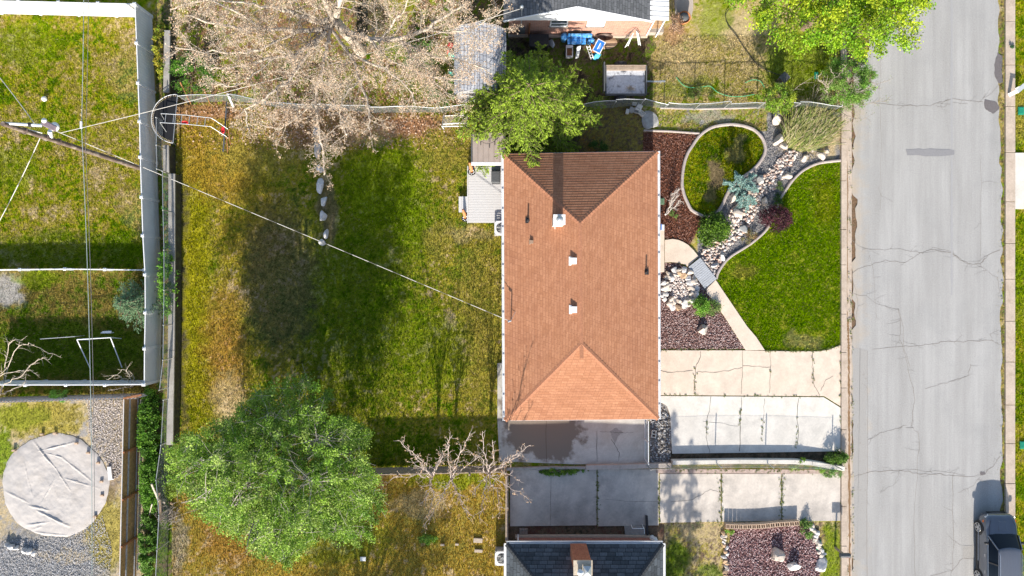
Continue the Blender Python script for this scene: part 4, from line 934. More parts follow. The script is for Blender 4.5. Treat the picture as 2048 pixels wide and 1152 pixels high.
for z in (-.2, -1.2): mb = MB(); mb.beam(a + Vector((0, -.025, z)), b + Vector((0, -.025, z)), .04, .09); mb.build('rail', M_wood, wf)
for t in (0, .25, .5, .75, 1): p = a.lerp(b, t); mb = MB(); mb.box(p.x - .045, p.x + .045, p.y - .14, p.y - .05, 0, 1.5); mb.build('post', M_wood, wf)
wall('retaining_wall', 'low dark kerb wall south of the patio under the green creeper', 'wall', [(1012, 939), (1100, 936), (1172, 936)], .15, .22, M_conc_grey, seg=3)
wall('brick_strip', 'strip of old pink bricks along the south driveway', 'brick edging', [(1312, 942.5), (1500, 942.5), (1686, 944)], .22, .07, mat_brick('old_pink_brick', (.46, .36, .32), (.40, .30, .26), (.3, .25, .2), 4, 4, coord='Object', bw=.5, rh=.25), bev=.004)
wall('timber_edging', 'grey timber edging west of the south driveway', 'edging', [(1014, 952), (1013.5, 1085)], .16, .5, M_wood)
# breeze blocks
o = thing('block_wall', 'row of tan hollow blocks along the north edge of the red gravel bed', 'block wall', G(1525, 1050))
pts = [(1452, 1053), (1486, 1054), (1522, 1053), (1560, 1049), (1599, 1047)]
seq = []
for i in range(4):
    a, b = P(*pts[i], .42), P(*pts[i + 1], .42)
    for k in range(4): seq.append((a + (b - a) * (k / 4), a + (b - a) * ((k + 1) / 4)))
M_blk = mat('tan_block', (.52, .38, .27), .9, .15, 8, bmp=.3); M_hole = mat('block_core', (.05, .035, .03), .95)
for a, b in seq[:]:
    mb = MB(); d = (b - a).normalized(); nn = Vector((-d.y, d.x, 0)); L = (b - a).length - .012; W = .25
    M4 = Matrix.Translation(a) @ Matrix(((d.x, nn.x, 0, 0), (d.y, nn.y, 0, 0), (0, 0, 1, 0), (0, 0, 0, 1)))
    t = .03
    mb.box(0, L, -W / 2, -W / 2 + t, -.42, 0, M4); mb.box(0, L, W / 2 - t, W / 2, -.42, 0, M4)
    for x in (0, L / 2 - t / 2, L - t): mb.box(x, x + t, -W / 2 + t, W / 2 - t, -.42, 0, M4)
    mb.cur = 1; mb.box(t, L - t, -W / 2 + t, W / 2 - t, -.42, -.2, M4)
    mb.build('block', [M_blk, M_hole], o)
# concrete edging curbs
def edging(name, label, pts, wd=.17, h=.1, m=None, closed=False):
    mb = MB(); Q = []
    P_ = pts + ([pts[0]] if closed else [])
    Wd = wd
    n = len(P_)
    L0 = []; 
    for i, p in enumerate(P_):
        if closed: a = P_[(i - 1) % (n - 1)]; c = P_[(i + 1) % (n - 1)]
        else: a = P_[max(0, i - 1)]; c = P_[min(n - 1, i + 1)]
        dx, dy = c[0] - a[0], c[1] - a[1]; l = math.hypot(dx, dy); nx_, ny_ = -dy / l, dx / l; w_ = Wd * S / 2
        L0.append([G(p[0] + nx_ * w_, p[1] + ny_ * w_, -.05), G(p[0] + nx_ * w_ * .8, p[1] + ny_ * w_ * .8, h * .8), G(p[0] + nx_ * w_ * .4, p[1] + ny_ * w_ * .4, h), G(p[0] - nx_ * w_ * .4, p[1] - ny_ * w_ * .4, h), G(p[0] - nx_ * w_ * .8, p[1] - ny_ * w_ * .8, h * .8), G(p[0] - nx_ * w_, p[1] - ny_ * w_, -.05)])
    for i in range(n - 1):
        for k in range(5): mb.add([L0[i][k], L0[i][k + 1], L0[i + 1][k + 1], L0[i + 1][k]], [(3, 2, 1, 0)], smooth=True)
    if not closed:
        mb.add(L0[0], [(0, 1, 2, 3, 4, 5)]); mb.add(L0[-1], [(5, 4, 3, 2, 1, 0)])
    return props(mb.build(name, m or M_edge), label, 'edging')
M_edge = mat('grey_pink_curbing', (.42, .36, .33), .9, .15, 20, bmp=.3, stain=(.32, .27, .24), sscale=3)
def smooth_pts(pts, n=3, closed=False):
    out = []; m_ = len(pts)
    for i in range(m_ if closed else m_ - 1):
        g_ = lambda k: pts[k % m_] if closed else pts[max(0, min(m_ - 1, k))]
        p0, p1, p2, p3 = g_(i - 1), g_(i), g_(i + 1), g_(i + 2)
        for k in range(n):
            t = k / n; out.append(tuple(.5 * (2 * p1[j] + (p2[j] - p0[j]) * t + (2 * p0[j] - 5 * p1[j] + 4 * p2[j] - p3[j]) * t * t + (3 * p1[j] - p0[j] - 3 * p2[j] + p3[j]) * t ** 3) for j in (0, 1)))
    if not closed: out.append(pts[-1])
    return out
edging('lawn_edging', 'rounded concrete edging around the small oval lawn', smooth_pts(OVAL, 3, True), .19, .12, closed=True)
edging('lawn_edging', 'curving concrete edging along the big front lawn', smooth_pts(EDGE2, 3), .17, .12)
edging('bed_edging', 'straight pale edging strip at the top of the red mulch bed', [(1287, 261), (1340, 263), (1398, 267)], .12, .1)
edging('bed_edging', 'thin edging at the base of the northern fence', [(1320, 216), (1390, 218), (1460, 217), (1520, 215)], .1, .08)
# concrete block left lying about, green lids
def lid(px, py, w_, h_, rot, label, m):
    o = MB(); M4 = Matrix.Translation(G(px, py)) @ Matrix.Rotation(rot, 4, 'Z'); o.box(-w_ / 2, w_ / 2, -h_ / 2, h_ / 2, -.05, .06, M4); o.box(-w_ / 2 + .04, w_ / 2 - .04, -h_ / 2 + .04, h_ / 2 - .04, .06, .075, M4)
    for i in range(4): o.box(-w_ / 2 + .07, w_ / 2 - .07, -h_ / 2 + .09 + i * (h_ - .2) / 4, -h_ / 2 + .11 + i * (h_ - .2) / 4, .075, .082, M4)
    return props(o.build('valve_box', m, bevel=.012), label, 'valve box')
M_greenp = mat('green_plastic', (.02, .26, .16), .5, .12, 6); M_greend = mat('faded_green_plastic', (.12, .2, .12), .6, .12, 6)
lid(1324, 403, .24, .36, 0, 'faded green valve box lid in the red mulch bed', M_greend); lid(1637, 1090, .28, .5, 0, 'bright green valve box lid beside the pinkish gravel bed', M_greenp)
lid(2041, 222, .32, .44, 0, 'green valve box lid in the verge across the street near the top', M_greenp); lid(2046, 890, .4, .42, 0, 'green valve box lid in the verge across the street above the parked car', M_greenp); lid(1632, 151, .2, .36, 0, 'small green valve box lid under the yellow green tree', M_greenp)
# ------------------------------------------------------------------ vegetation generators
def tubes_np(segs, n=3):
    A = np.array(segs, np.float32); p0 = A[:, 0:3]; p1 = A[:, 3:6]; r0 = A[:, 6:7]; r1 = A[:, 7:8]
    d = p1 - p0; d = d / (np.linalg.norm(d, axis=1, keepdims=True) + 1e-9)
    up = np.where(np.abs(d[:, 2:3]) < .9, np.array([[0, 0, 1.]]), np.array([[1., 0, 0]])); x = np.cross(d, up); x /= np.linalg.norm(x, axis=1, keepdims=True) + 1e-9; y = np.cross(d, x)
    V = np.empty((len(A), 2 * n, 3), np.float32)
    for i in range(n):
        t = 2 * math.pi * i / n; o = x * math.cos(t) + y * math.sin(t); V[:, i] = p0 + o * r0; V[:, n + i] = p1 + o * r1
    f = np.array([(i, (i + 1) % n, n + (i + 1) % n, n + i) for i in range(n)]); F = (f[None] + (np.arange(len(A)) * 2 * n)[:, None, None]).reshape(-1, 4)
    return V.reshape(-1, 3), F
def tube_obj(name, segs, m, parent=None, thick=.05):
    S1 = [s for s in segs if s[6] > thick]; S2 = [s for s in segs if s[6] <= thick]; Vs = []; Fs = []; off = 0
    for ss, n in ((S1, 8), (S2, 4)):
        if ss: V, F = tubes_np(ss, n); Vs.append(V); Fs.append(F + off); off += len(V)
    return np_mesh(name, np.concatenate(Vs), np.concatenate(Fs), m, parent, smooth=True)
def rnd_dir(rd, d, ang):
    t = Vector((rd.gauss(0, 1), rd.gauss(0, 1), rd.gauss(0, 1))); t = t - d * t.dot(d); t.normalize(); return (d * math.cos(ang) + t * math.sin(ang)).normalized()
def grow(rd, p, d, L, r, lv, cfg, segs, tips):
    n, wob, trop, sp, ang, lr, st = cfg[lv]; step = L / n; last = lv == len(cfg) - 1
    for i in range(n):
        d = (d + Vector((rd.gauss(0, wob), rd.gauss(0, wob), rd.gauss(0, wob) + trop))).normalized(); q = p + d * step
        ra = r * (1 - .75 * i / n); rb = r * (1 - .75 * (i + 1) / n); segs.append((*p, *q, ra, rb))
        if not last and i >= st:
            k = step / sp; m_ = int(k) + (rd.random() < k - int(k))
            for _ in range(m_):
                t = rd.random(); grow(rd, p.lerp(q, t), rnd_dir(rd, d, ang * rd.uniform(.6, 1.3)), L * lr * rd.uniform(.6, 1.2) * (1 - .4 * i / n), max(.006, rb * .6), lv + 1, cfg, segs, tips)
        p = q
    tips.append((*p, *d, lv))
def limb(rd, pts, r0, r1, sp, cfg, Lc, segs, tips, ang=1.0, start=.1, px=True):
    Q = smooth_pts3([P(*q) if px else Vector(q) for q in pts], 5); n = len(Q); L = sum((Q[i + 1] - Q[i]).length for i in range(n - 1)); a = 0
    for i in range(n - 1):
        t = i / (n - 1); ra = r0 + (r1 - r0) * t; rb = r0 + (r1 - r0) * (i + 1) / (n - 1); q1 = Q[i + 1] + Vector((rd.gauss(0, .04), rd.gauss(0, .04), rd.gauss(0, .04))) * (1 if i < n - 2 else 0)
        Q[i + 1] = q1; segs.append((*Q[i], *q1, ra, rb)); sl_ = (q1 - Q[i]).length; d = (q1 - Q[i]) / max(sl_, 1e-6)
        if t >= start:
            k = sl_ / sp; m_ = int(k) + (rd.random() < k - int(k))
            for _ in range(m_): grow(rd, Q[i].lerp(q1, rd.random()), rnd_dir(rd, d, ang * rd.uniform(.5, 1.2)), Lc * rd.uniform(.5, 1.25) * (1 - .45 * t), max(.012, min(.04, rb * .3)), 0, cfg, segs, tips)
def smooth_pts3(pts, n):
    out = []; m_ = len(pts)
    for i in range(m_ - 1):
        g_ = lambda k: pts[max(0, min(m_ - 1, k))]; p0, p1, p2, p3 = g_(i - 1), g_(i), g_(i + 1), g_(i + 2)
        for k in range(n):
            t = k / n; out.append(.5 * (2 * p1 + (p2 - p0) * t + (2 * p0 - 5 * p1 + 4 * p2 - p3) * t * t + (3 * p1 - p0 - 3 * p2 + p3) * t ** 3))
    out.append(pts[-1]); return out
def leaf_mesh(name, C_, size, cols, rg, m, parent=None, up=.5, asp=1.6, dirs=None, var=.3, droop=0.0):
    n = len(C_); C_ = np.asarray(C_, np.float32)
    nr = rg.normal(size=(n, 3)); nr[:, 2] = np.abs(nr[:, 2]) + up * 2; nr /= np.linalg.norm(nr, axis=1, keepdims=True)
    a = rg.normal(size=(n, 3)) if dirs is None else dirs + rg.normal(size=(n, 3)) * .35
    a = a - nr * (a * nr).sum(1, keepdims=True); a /= np.linalg.norm(a, axis=1, keepdims=True) + 1e-6; b = np.cross(nr, a)
    s = size * rg.uniform(.6, 1.35, (n, 1)); w = s / asp
    V = np.empty((n, 4, 3), np.float32); V[:, 0] = C_ - a * s * .5; V[:, 1] = C_ + b * w * .5 + a * s * .05; V[:, 2] = C_ + a * s * .5 - np.array([0, 0, 1.]) * droop * s; V[:, 3] = C_ - b * w * .5 + a * s * .05
    c = np.asarray(cols, np.float32); c = (np.broadcast_to(c, (n, 3)) if c.ndim == 1 else c) * rg.uniform(1 - var, 1 + var, (n, 1))
    return np_mesh(name, V.reshape(-1, 3), np.arange(4 * n).reshape(-1, 4), m, parent, col=np.repeat(c, 4, 0))
def pick(rg, cols, n, w=None):
    cols = np.array(cols, np.float32); return cols[rg.choice(len(cols), n, p=w)]
M_leaf = mat_leaf('leaf', .24); M_needle = mat_leaf('needle', .15, .6, .2); M_bud = mat_leaf('bud_and_husk', .2, .8, .05)
M_bark_pale = mat('pale_bark', (.50, .43, .345), .85, .2, 6, bmp=.4, bscale=20, stain=(.38, .34, .29), sscale=1.2, srange=(.55, .75))
M_bark_grey = mat('grey_bark', (.30, .26, .22), .9, .25, 8, bmp=.4, bscale=20)
M_bark_pink = mat('pinkish_twig', (.54, .45, .40), .8, .15, 8)
M_bark_brown = mat('brown_bark', (.20, .14, .10), .9, .25, 8)

# ------------------------------------------------------------------ the huge bare tree
rd = random.Random(11); rg = np.random.default_rng(11)
tr = thing('bare_tree', 'huge bare tree with pinkish tan twigs spreading over the back fence', 'tree', G(722, 104))
segs = []; tips = []
CF = [(6, .17, .03, .17, .95, .46, 1), (4, .22, .02, .09, .85, .5, 0), (2, .28, .02, 1, .8, .5, 0)]
b0 = G(722, 104, 0); f = P(668, 38, 5.0)
base = [b0, b0.lerp(f, .35) + Vector((.1, 0, 0)), b0.lerp(f, .7), f]
for i in range(3): segs.append((*base[i], *base[i + 1], .33 - .03 * i, .30 - .03 * i))
LM = [([(668,38,5),(690,62,5.6),(715,74,6),(760,80,6.3),(800,78,6.6),(850,58,7.2),(890,32,8),(930,8,9)], .24, .05),
 ([(668,38,5),(640,42,5.6),(600,32,6.2),(560,18,7),(500,8,8)], .22, .05), ([(668,45,5),(650,55,5.4),(590,62,6.2),(530,58,7),(450,50,8),(370,30,8.6)], .2, .04),
 ([(664,50,5),(640,78,5.6),(615,92,6),(585,112,6.3),(545,116,6.8),(490,130,7.4),(420,140,8)], .2, .04), ([(664,50,5),(655,90,5.6),(640,150,5.8),(632,200,5.9),(636,250,5.7),(645,300,5.4),(648,350,5.0)], .14, .035),
 ([(800,78,6.6),(835,100,6.8),(870,115,7),(910,120,7),(950,130,7.2),(985,150,7.2)], .09, .025), ([(800,78,6.6),(840,130,6.9),(870,165,7),(900,195,7)], .08, .02),
 ([(660,55,5),(700,110,6),(720,160,6.4),(735,210,6.5),(740,260,6.3)], .12, .03), ([(640,78,5.6),(600,130,6.4),(570,170,6.9),(530,195,7.2),(490,225,7.3),(500,262,7)], .12, .03),
 ([(668,38,5),(680,0,6.5),(700,-60,8.5)], .26, .12), ([(668,38,5),(640,-10,6.5),(600,-70,8.5)], .2, .06), ([(760,80,6.3),(800,30,7.6),(820,-10,8.6)], .08, .03),
 ([(590,62,6.2),(520,100,7.4),(450,105,8.2),(350,95,9)], .09, .03), ([(530,58,7),(450,10,8.6),(380,-10,9.4)], .08, .03), ([(700,110,6),(770,140,7),(820,180,7.3),(830,215,7.2)], .08, .03), ([(500,8,8),(400,0,9),(340,20,9.3)], .06, .025), ([(632,200,5.9),(600,230,6.2),(560,255,6.4),(520,250,6.6)], .05, .02), ([(545,116,6.8),(480,170,7.8),(430,165,8.4)], .06, .02), ([(740,80,6.3),(780,120,7.0),(850,150,7.4),(935,160,7.6)], .06, .02), ([(850,58,7.2),(900,65,8),(960,50,8.6),(1010,20,9)], .06, .02), ([(735,150,6.4),(690,190,6.9),(680,235,7),(690,270,6.9)], .05, .02)]
for pts, ra, rb in LM: limb(rd, pts, ra * .78, rb * .8, .20, CF, 1.75, segs, tips, 1.0, .12)
tube_obj('trunk', segs, M_bark_pale, tr, .045)
T = np.array(tips, np.float32); rep = 3; Cn = np.repeat(T[:, :3], rep, 0) + rg.normal(0, .045, (len(T) * rep, 3)); 
leaf_mesh('buds', Cn, .055, pick(rg, [(.60, .43, .29), (.52, .38, .26), (.66, .53, .40)], len(Cn)), rg, M_bud, tr, .3, 1.5)
print('bare', len(segs), len(Cn))

# ------------------------------------------------------------------ three young bare trees by the south fence
CY = [(6, .12, .05, .38, .8, .5, 1), (4, .16, .03, .35, .7, .55, 0), (2, .2, .05, 1, .8, .5, 0)]
for k, (px, py, lm, lab) in enumerate([
  (868, 943, [(820,905,4.4),(795,880,5.2),(885,900,4.2),(905,870,5.2),(780,960,4.5),(840,1010,4.6),(850,985,4),(855,1030,4.8),(830,930,4.5)], 'westernmost of three bare young trees along the board fence'),
  (905, 950, [(925,900,4.4),(940,865,5.3),(900,890,4.5),(875,1000,4.8),(845,1055,5.6),(920,1000,4.6),(935,1035,5.2),(955,915,4.2)], 'middle one of three bare young trees along the board fence'),
  (977, 940, [(985,880,4.6),(965,862,5.2),(1045,905,5.0),(1062,890,5.6),(1040,960,4.6),(1065,1000,5.2),(945,990,4.6),(960,1040,5.2),(1000,1030,4.8),(940,905,4.4)], 'easternmost of three bare young trees nearest the patio corner')]):
    rd = random.Random(20 + k); rg = np.random.default_rng(20 + k); o = thing('young_tree', lab, 'tree', G(px, py), 'bare young trees'); segs = []; tips = []
    f = P(px + (px - 1024) * .02, py + 8, 1.9) ; b0 = Vector((f.x, f.y - .05, 0)); segs.append((*b0, *f, .10, .085))
    for (ax, ay, az) in lm:
        t = P(ax, ay, az); md = f.lerp(t, .5) + Vector((rd.uniform(-.2, .2), rd.uniform(-.2, .2), -.15)); md2 = f.lerp(t, .25) + Vector((0, 0, .1))
        limb(rd, [f, md2, md, t], .03, .010, .26, CY, .85, segs, tips, .75, .2, px=False)
    tube_obj('trunk', segs, M_bark_pink, o)
    T = np.array(tips, np.float32); sel = rg.random(len(T)) < .45; T = T[sel]; Cn = np.repeat(T[:, :3], 3, 0) + rg.normal(0, .03, (len(T) * 3, 3))
    leaf_mesh('husks', Cn, .055, pick(rg, [(.55, .36, .22), (.62, .47, .33)], len(Cn)), rg, M_bud, o, .3, 1.2)

# ------------------------------------------------------------------ leafy trees: clumps of leaves on a branch skeleton
def leafy(name, label, base, fork, cen, rad, ncl, per, cr_, size, cols, bark, seed, group=None, shell=.55, nl=9, asp=1.7, mat_=None, cut=None, twigs=True, flat=.6, tr=.2, trans=None, low=-.55, gap=0, cvar=.2, out=1.1):
    rd = random.Random(seed); rg = np.random.default_rng(seed); o = thing(name, label, 'tree' if 'tree' in name or 'conifer' in name else 'shrub', base, group); segs = []
    cen = Vector(cen); fork = Vector(fork); b = Vector(base); segs.append((*b, *b.lerp(fork, .5), tr * 1.15, tr)); segs.append((*b.lerp(fork, .5), *fork, tr, tr * .9))
    limbs = []
    for i in range(nl):
        a = 6.283 * i / nl + rd.uniform(-.3, .3); el = rd.uniform(.1, 1.2); t = cen + Vector((math.cos(a) * math.cos(el) * rad[0], math.sin(a) * math.cos(el) * rad[1], math.sin(el) * rad[2])) * .8
        Q = smooth_pts3([fork, fork.lerp(t, .35) + Vector((rd.gauss(0, .15), rd.gauss(0, .15), .25)), fork.lerp(t, .7) + Vector((rd.gauss(0, .2), rd.gauss(0, .2), .2)), t], 9)
        for j in range(len(Q) - 1):
            r_ = tr * .55 * (1 - j / len(Q)) + .015; segs.append((*Q[j], *Q[j + 1], r_, r_ - tr * .03)); limbs.append(Q[j + 1])
    LP = np.array([tuple(q) for q in limbs]); cc = []; dd = []
    tries = 0
    while len(cc) < ncl and tries < ncl * 20:
        tries += 1; v = rg.normal(size=3); v /= np.linalg.norm(v)
        if v[2] < low: continue
        rr = (shell + (1 - shell) * rg.random()) ; w_ = .82 + .36 * vnoise(np.array([math.atan2(v[1], v[0]) * 1.9 + 9]), np.array([v[2] * 2.2 + 5]), seed)[0] * 1.0
        p = np.array(cen) + v * np.array(rad) * rr * w_
        if p[2] < .3 or (cut and cut(p)): continue
        if len(cc) > 40 and gap and vnoise(np.array([p[0] * gap]), np.array([p[1] * gap + p[2]]), seed + 3)[0] < .30: continue
        cc.append(p); dd.append(v)
    cc = np.array(cc); dd = np.array(dd)
    for p in cc:
        if not twigs: break
        if rd.random() < (.72 if cut else .3): segs.append((*p, *(p + rg.normal(0, cr_ * 1.2, 3)), .009, .005)); continue
        j = np.argsort(((LP - p) ** 2).sum(1))[rg.integers(0, min(9, len(LP)))]; q = LP[j] + rg.normal(0, .12, 3); mid = (q + p) / 2 + rg.normal(0, .08, 3); segs.append((*q, *mid, .014, .011)); segs.append((*mid, *p, .011, .006))
        for _ in range(3): segs.append((*p, *(p + rg.normal(0, cr_ * .8, 3)), .008, .004))
    k = rg.integers(int(per * .5), int(per * 1.5), len(cc)); idx = np.repeat(np.arange(len(cc)), k); n = len(idx)
    off = rg.normal(size=(n, 3)); off = off / np.linalg.norm(off, axis=1, keepdims=True) * (rg.random((n, 1)) ** .45) * cr_ * np.repeat(rg.uniform(.6, 1.4, len(cc)), k)[:, None]; off[:, 2] *= flat
    off = off + dd[idx] * (rg.random((n, 1)) - .3) * cr_ * out
    Cn = cc[idx] + off; cl = pick(rg, cols, len(cc))[idx] * rg.uniform(1 - cvar, 1 + cvar, (len(cc), 1))[idx]; cl = cl * .7 + pick(rg, cols, n) * .3 * rg.uniform(1 - cvar, 1 + cvar)
    tube_obj('trunk', segs, bark, o); leaf_mesh('crown', Cn, size, cl, rg, mat_ or M_leaf, o, .35, asp); return o
M_bark_tw = mat('ash_twig_bark', (.42, .38, .33), .85, .2, 6)
CROWN = [(343,905),(362,880),(395,868),(440,850),(472,842),(505,800),(545,775),(592,758),(640,765),(660,790),(640,835),(690,842),(735,862),(742,885),(706,905),(742,940),(768,990),(768,1040),(738,1085),(690,1080),(640,1062),(605,1095),(560,1136),(530,1108),(490,1078),(440,1050),(395,1015),(350,970)]
def crown_cut(p):
    k = H / (H - p[2]); u = 1024 + p[0] * S * k; v = 576 - p[1] * S * k
    return not inpoly(np.array([u]), np.array([v]), CROWN)[0]
leafy('leafy_tree', 'large feathery light green tree filling the lower left of the back lawn', G(628, 900), P(598, 930, 1.8), P(553, 950, 5.3), (5.6, 4.9, 4.5), 2100, 88, .29, .09,
  [(.19, .35, .03), (.28, .45, .05), (.09, .20, .015), (.38, .52, .11), (.23, .38, .04)], M_bark_tw, 31, nl=16, shell=.35, gap=1.1, cvar=.45, cut=crown_cut, out=1.8, low=-.85)
leafy('leafy_tree', 'leafy tree south of the frame shading the dry lawn', G(700, 1430), P(700, 1430, 1.8), P(720, 1500, 4.2), (3.6, 2.6, 1.7), 260, 90, .36, .09, [(.15, .31, .02), (.24, .43, .03)], M_bark_grey, 38, nl=8)
leafy('leafy_tree', 'bright yellow green tree leaning over the street at the top of the photo', G(1608, 55), P(1640, 30, 2.2), P(1686, -70, 5.6), (4.8, 4.4, 2.8), 600, 130, .42, .12,
  [(.22, .42, .015), (.34, .46, .02), (.14, .32, .015), (.40, .46, .02), (.28, .44, .02)], M_bark_brown, 32, nl=12, shell=.4, gap=1.0, cvar=.4, out=1.5)
leafy('small_tree', 'small yellow green tree growing through the northern chain link fence', G(1553, 220), P(1554, 216, .7), P(1556, 198, 1.7), (.95, .85, .9), 60, 100, .22, .08, [(.22, .36, .03), (.34, .40, .03), (.16, .30, .03)], M_bark_brown, 33, nl=6, tr=.05)
leafy('shrub', 'dense green shrub spilling over the kerb beside the road', G(1680, 190), G(1685, 186, .4), P(1700, 163, 1.3), (1.35, 1.3, 1.0), 130, 150, .22, .06, [(.12, .27, .03), (.17, .34, .04), (.22, .36, .07)], M_bark_brown, 34, nl=6, tr=.04)
o = leafy('shrub', 'dark green shrub in the corner behind the trampoline fence', G(385, 130), G(385, 130, .3), P(385, 150, 1.0), (1.0, 1.3, .8), 60, 90, .25, .07, [(.06, .17, .02), (.12, .28, .02)], M_bark_brown, 35, nl=5, tr=.03)
leafy('shrub', 'leafy green shrub on the ground below the big bare tree', G(835, 135), G(835, 135, .3), P(838, 118, .7), (.9, 1.1, .5), 40, 90, .2, .07, [(.10, .26, .03), (.08, .2, .03)], M_bark_brown, 36, nl=5, tr=.03)
leafy('shrub', 'green shrub tucked west of the weathered shed', G(890, 190), G(890, 190, .3), P(885, 188, .6), (.8, .7, .5), 30, 90, .2, .07, [(.10, .26, .03), (.08, .2, .03)], M_bark_brown, 37, nl=5, tr=.03)

# bare branches with a few leaves over the road
rd = random.Random(41); rg = np.random.default_rng(41); segs = []; tips = []; o = thing('sapling', 'sparse sapling whose thin branches reach out over the road', 'tree', G(1672, 215))
f = G(1672, 212, .3)
for pts in ([(1672,212,.3),(1690,200,1.2),(1705,190,1.8),(1735,175,2.6),(1770,160,3.2)],[(1672,212,.3),(1700,215,1.3),(1740,205,2.2),(1785,200,2.8)],[(1672,212,.3),(1680,160,1.6),(1690,130,2.4)],[(1672,212,.3),(1700,235,1.2),(1740,240,2.0)],[(1672,212,.3),(1690,185,1.3),(1697,160,2.0)]):
    limb(rd, pts, .022, .008, .22, [(4, .15, .03, .2, .8, .5, 0), (2, .2, 0, 1, .8, .5, 0)], .8, segs, tips, .8, .2)
tube_obj('trunk', segs, M_bark_grey, o); T = np.array(tips); Cn = np.repeat(T[:, :3], 3, 0) + rg.normal(0, .06, (len(T) * 3, 3)); leaf_mesh('crown', Cn, .045, pick(rg, [(.16, .24, .06), (.34, .30, .10), (.22, .3, .08)], len(Cn)), rg, M_leaf, o)
rd = random.Random(42); segs = []; tips = []; o = thing('bare_shrub', 'leafless pale branching shrub just west of the kerb near the top fence', 'shrub', G(1655, 200))
for pts in ([(1655,200,.2),(1654,180,1.2),(1660,165,1.6),(1685,145,2.4)],[(1655,200,.2),(1652,172,1.4),(1640,160,2.0),(1632,148,2.6)],[(1655,200,.2),(1665,150,1.8),(1663,138,2.2)]): limb(rd, pts, .018, .007, .3, [(3, .15, .03, .3, .8, .5, 0), (2, .2, 0, 1, .8, .5, 0)], .6, segs, tips, .8, .2)
tube_obj('stem', segs, M_bark_pale, o)
for k, (px, py, lab) in enumerate([(1575, 195, 'leafless purple twigged shrub east of the small yellow green tree'), (1625, 205, 'tangled leafless shrub at the fence above the ornamental grass')]):
    rd = random.Random(50 + k); segs = []; tips = []; o = thing('bare_shrub', lab, 'shrub', G(px, py))
    for i in range(9): a = rd.uniform(0, 6.28); d = Vector((math.cos(a), math.sin(a), 1.0)).normalized(); grow(rd, G(px, py, .05), d, rd.uniform(.9, 1.6), .014, 0, [(5, .15, .0, .25, .8, .5, 1), (3, .2, 0, .2, .8, .5, 0)], segs, tips)
    tube_obj('stem', segs, M_bark_pink if k == 0 else M_bark_grey, o)
rd = random.Random(55); segs = []; tips = []; o = thing('bare_shrub', 'white bleached bare shrub in the red mulch beside the oval lawn', 'shrub', G(1335, 432))
for pts in ([(1330,430,.05),(1343,412,.4),(1352,395,.7),(1358,378,1.0)],[(1330,430,.05),(1348,415,.5),(1360,402,.8)],[(1330,430,.05),(1345,400,.5),(1349,385,.9)]): limb(rd, pts, .028, .008, .1, [(3, .15, .03, .12, .7, .5, 0), (2, .2, 0, 1, .8, .5, 0)], .5, segs, tips, .5, .25)
tube_obj('stem', segs, mat('bleached_twig', (.62, .57, .52), .8, .1), o)

# ------------------------------------------------------------------ conifers: tiers of branches with side sprays
def conifer(name, label, base, h, Rr, nb, seed, cols, droop=.25, leaf=.10, dens=1.0, trunk=.12, lean=(0, 0), lo=.12, powr=.75, tipc=None, m=None, parts=True, cut=None, cat='tree', asp=3.2):
    rd = random.Random(seed); rg = np.random.default_rng(seed); o = thing(name, label, cat, base); b = Vector(base); segs = []; Cn = []; D = []; Tt = []
    top = b + Vector((lean[0], lean[1], h)); n = 8
    for i in range(n): segs.append((*b.lerp(top, i / n), *b.lerp(top, (i + 1) / n), trunk * (1 - .85 * i / n), trunk * (1 - .85 * (i + 1) / n)))
    for i in range(nb):
        t = lo + (1 - lo) * ((i + rd.random()) / nb); p = b.lerp(top, t); a = i * 2.399 + rd.uniform(-.35, .35); L = Rr * (1 - t) ** powr * rd.uniform(.72, 1.15) + .12
        if cut: L *= cut(a, t)
        d = Vector((math.cos(a), math.sin(a), rd.uniform(.0, .35))).normalized(); ns = max(3, int(L / .28)); st = L / ns
        for j in range(ns):
            d = (d + Vector((rd.gauss(0, .06), rd.gauss(0, .06), -droop / ns))).normalized(); q = p + d * st; segs.append((*p, *q, .028 * (1 - j / ns) + .006, .028 * (1 - (j + 1) / ns) + .005))
            u_ = (j + 1) / ns
            if u_ > .18:
                for s in (-1, 1, -1, 1):
                    sd = (d * rd.uniform(.5, 1.0) + d.cross(Vector((0, 0, 1))) * s * rd.uniform(.6, 1.0) + Vector((0, 0, rd.uniform(-.35, .2)))).normalized(); sl2 = L * .30 * (1.25 - u_) * rd.uniform(.5, 1.2) + .10; k = int(sl2 / .022 * dens) + 2
                    e = p.lerp(q, rd.random()); 
                    if sl2 > .35: segs.append((*e, *(e + sd * sl2), .008, .004))
                    for _ in range(k): f_ = rd.random(); Cn.append(tuple(e + sd * (sl2 * f_) + Vector((rd.gauss(0, .035), rd.gauss(0, .035), rd.gauss(0, .03) - .15 * droop * f_)))); D.append(tuple(sd)); Tt.append(.5 * u_ + .5 * f_)
            p = q
    Cn = np.array(Cn); Tt = np.array(Tt)[:, None]; c = pick(rg, cols, len(Cn)); 
    if tipc is not None: c = c * (1 - Tt) + np.array([tipc]) * Tt
    tube_obj('trunk', segs, M_bark_brown, o); leaf_mesh('crown', Cn, leaf, c, rg, m or M_needle, o, .5, asp, np.array(D), droop=.2); return o
G1 = [(.11, .20, .02), (.06, .12, .015), (.15, .25, .02)]
conifer('conifer_tree', 'broad yellow green conifer at the north west corner of the orange roofed house', G(1052, 236), 6.4, 4.1, 120, 61, G1, .35, .13, 1.15, .16, (0, 0), .12, .62, (.30, .42, .035), cut=lambda a, t: .98 + .08 * math.cos(a * 3) - .06 * math.sin(a))
conifer('conifer_tree', 'tall conifer south of the charcoal roof casting its shadow on the driveway', G(1326, 1445), 8.4, 1.7, 80, 62, G1, .2, .16, .6, .14, (0, 0), .1, .8)
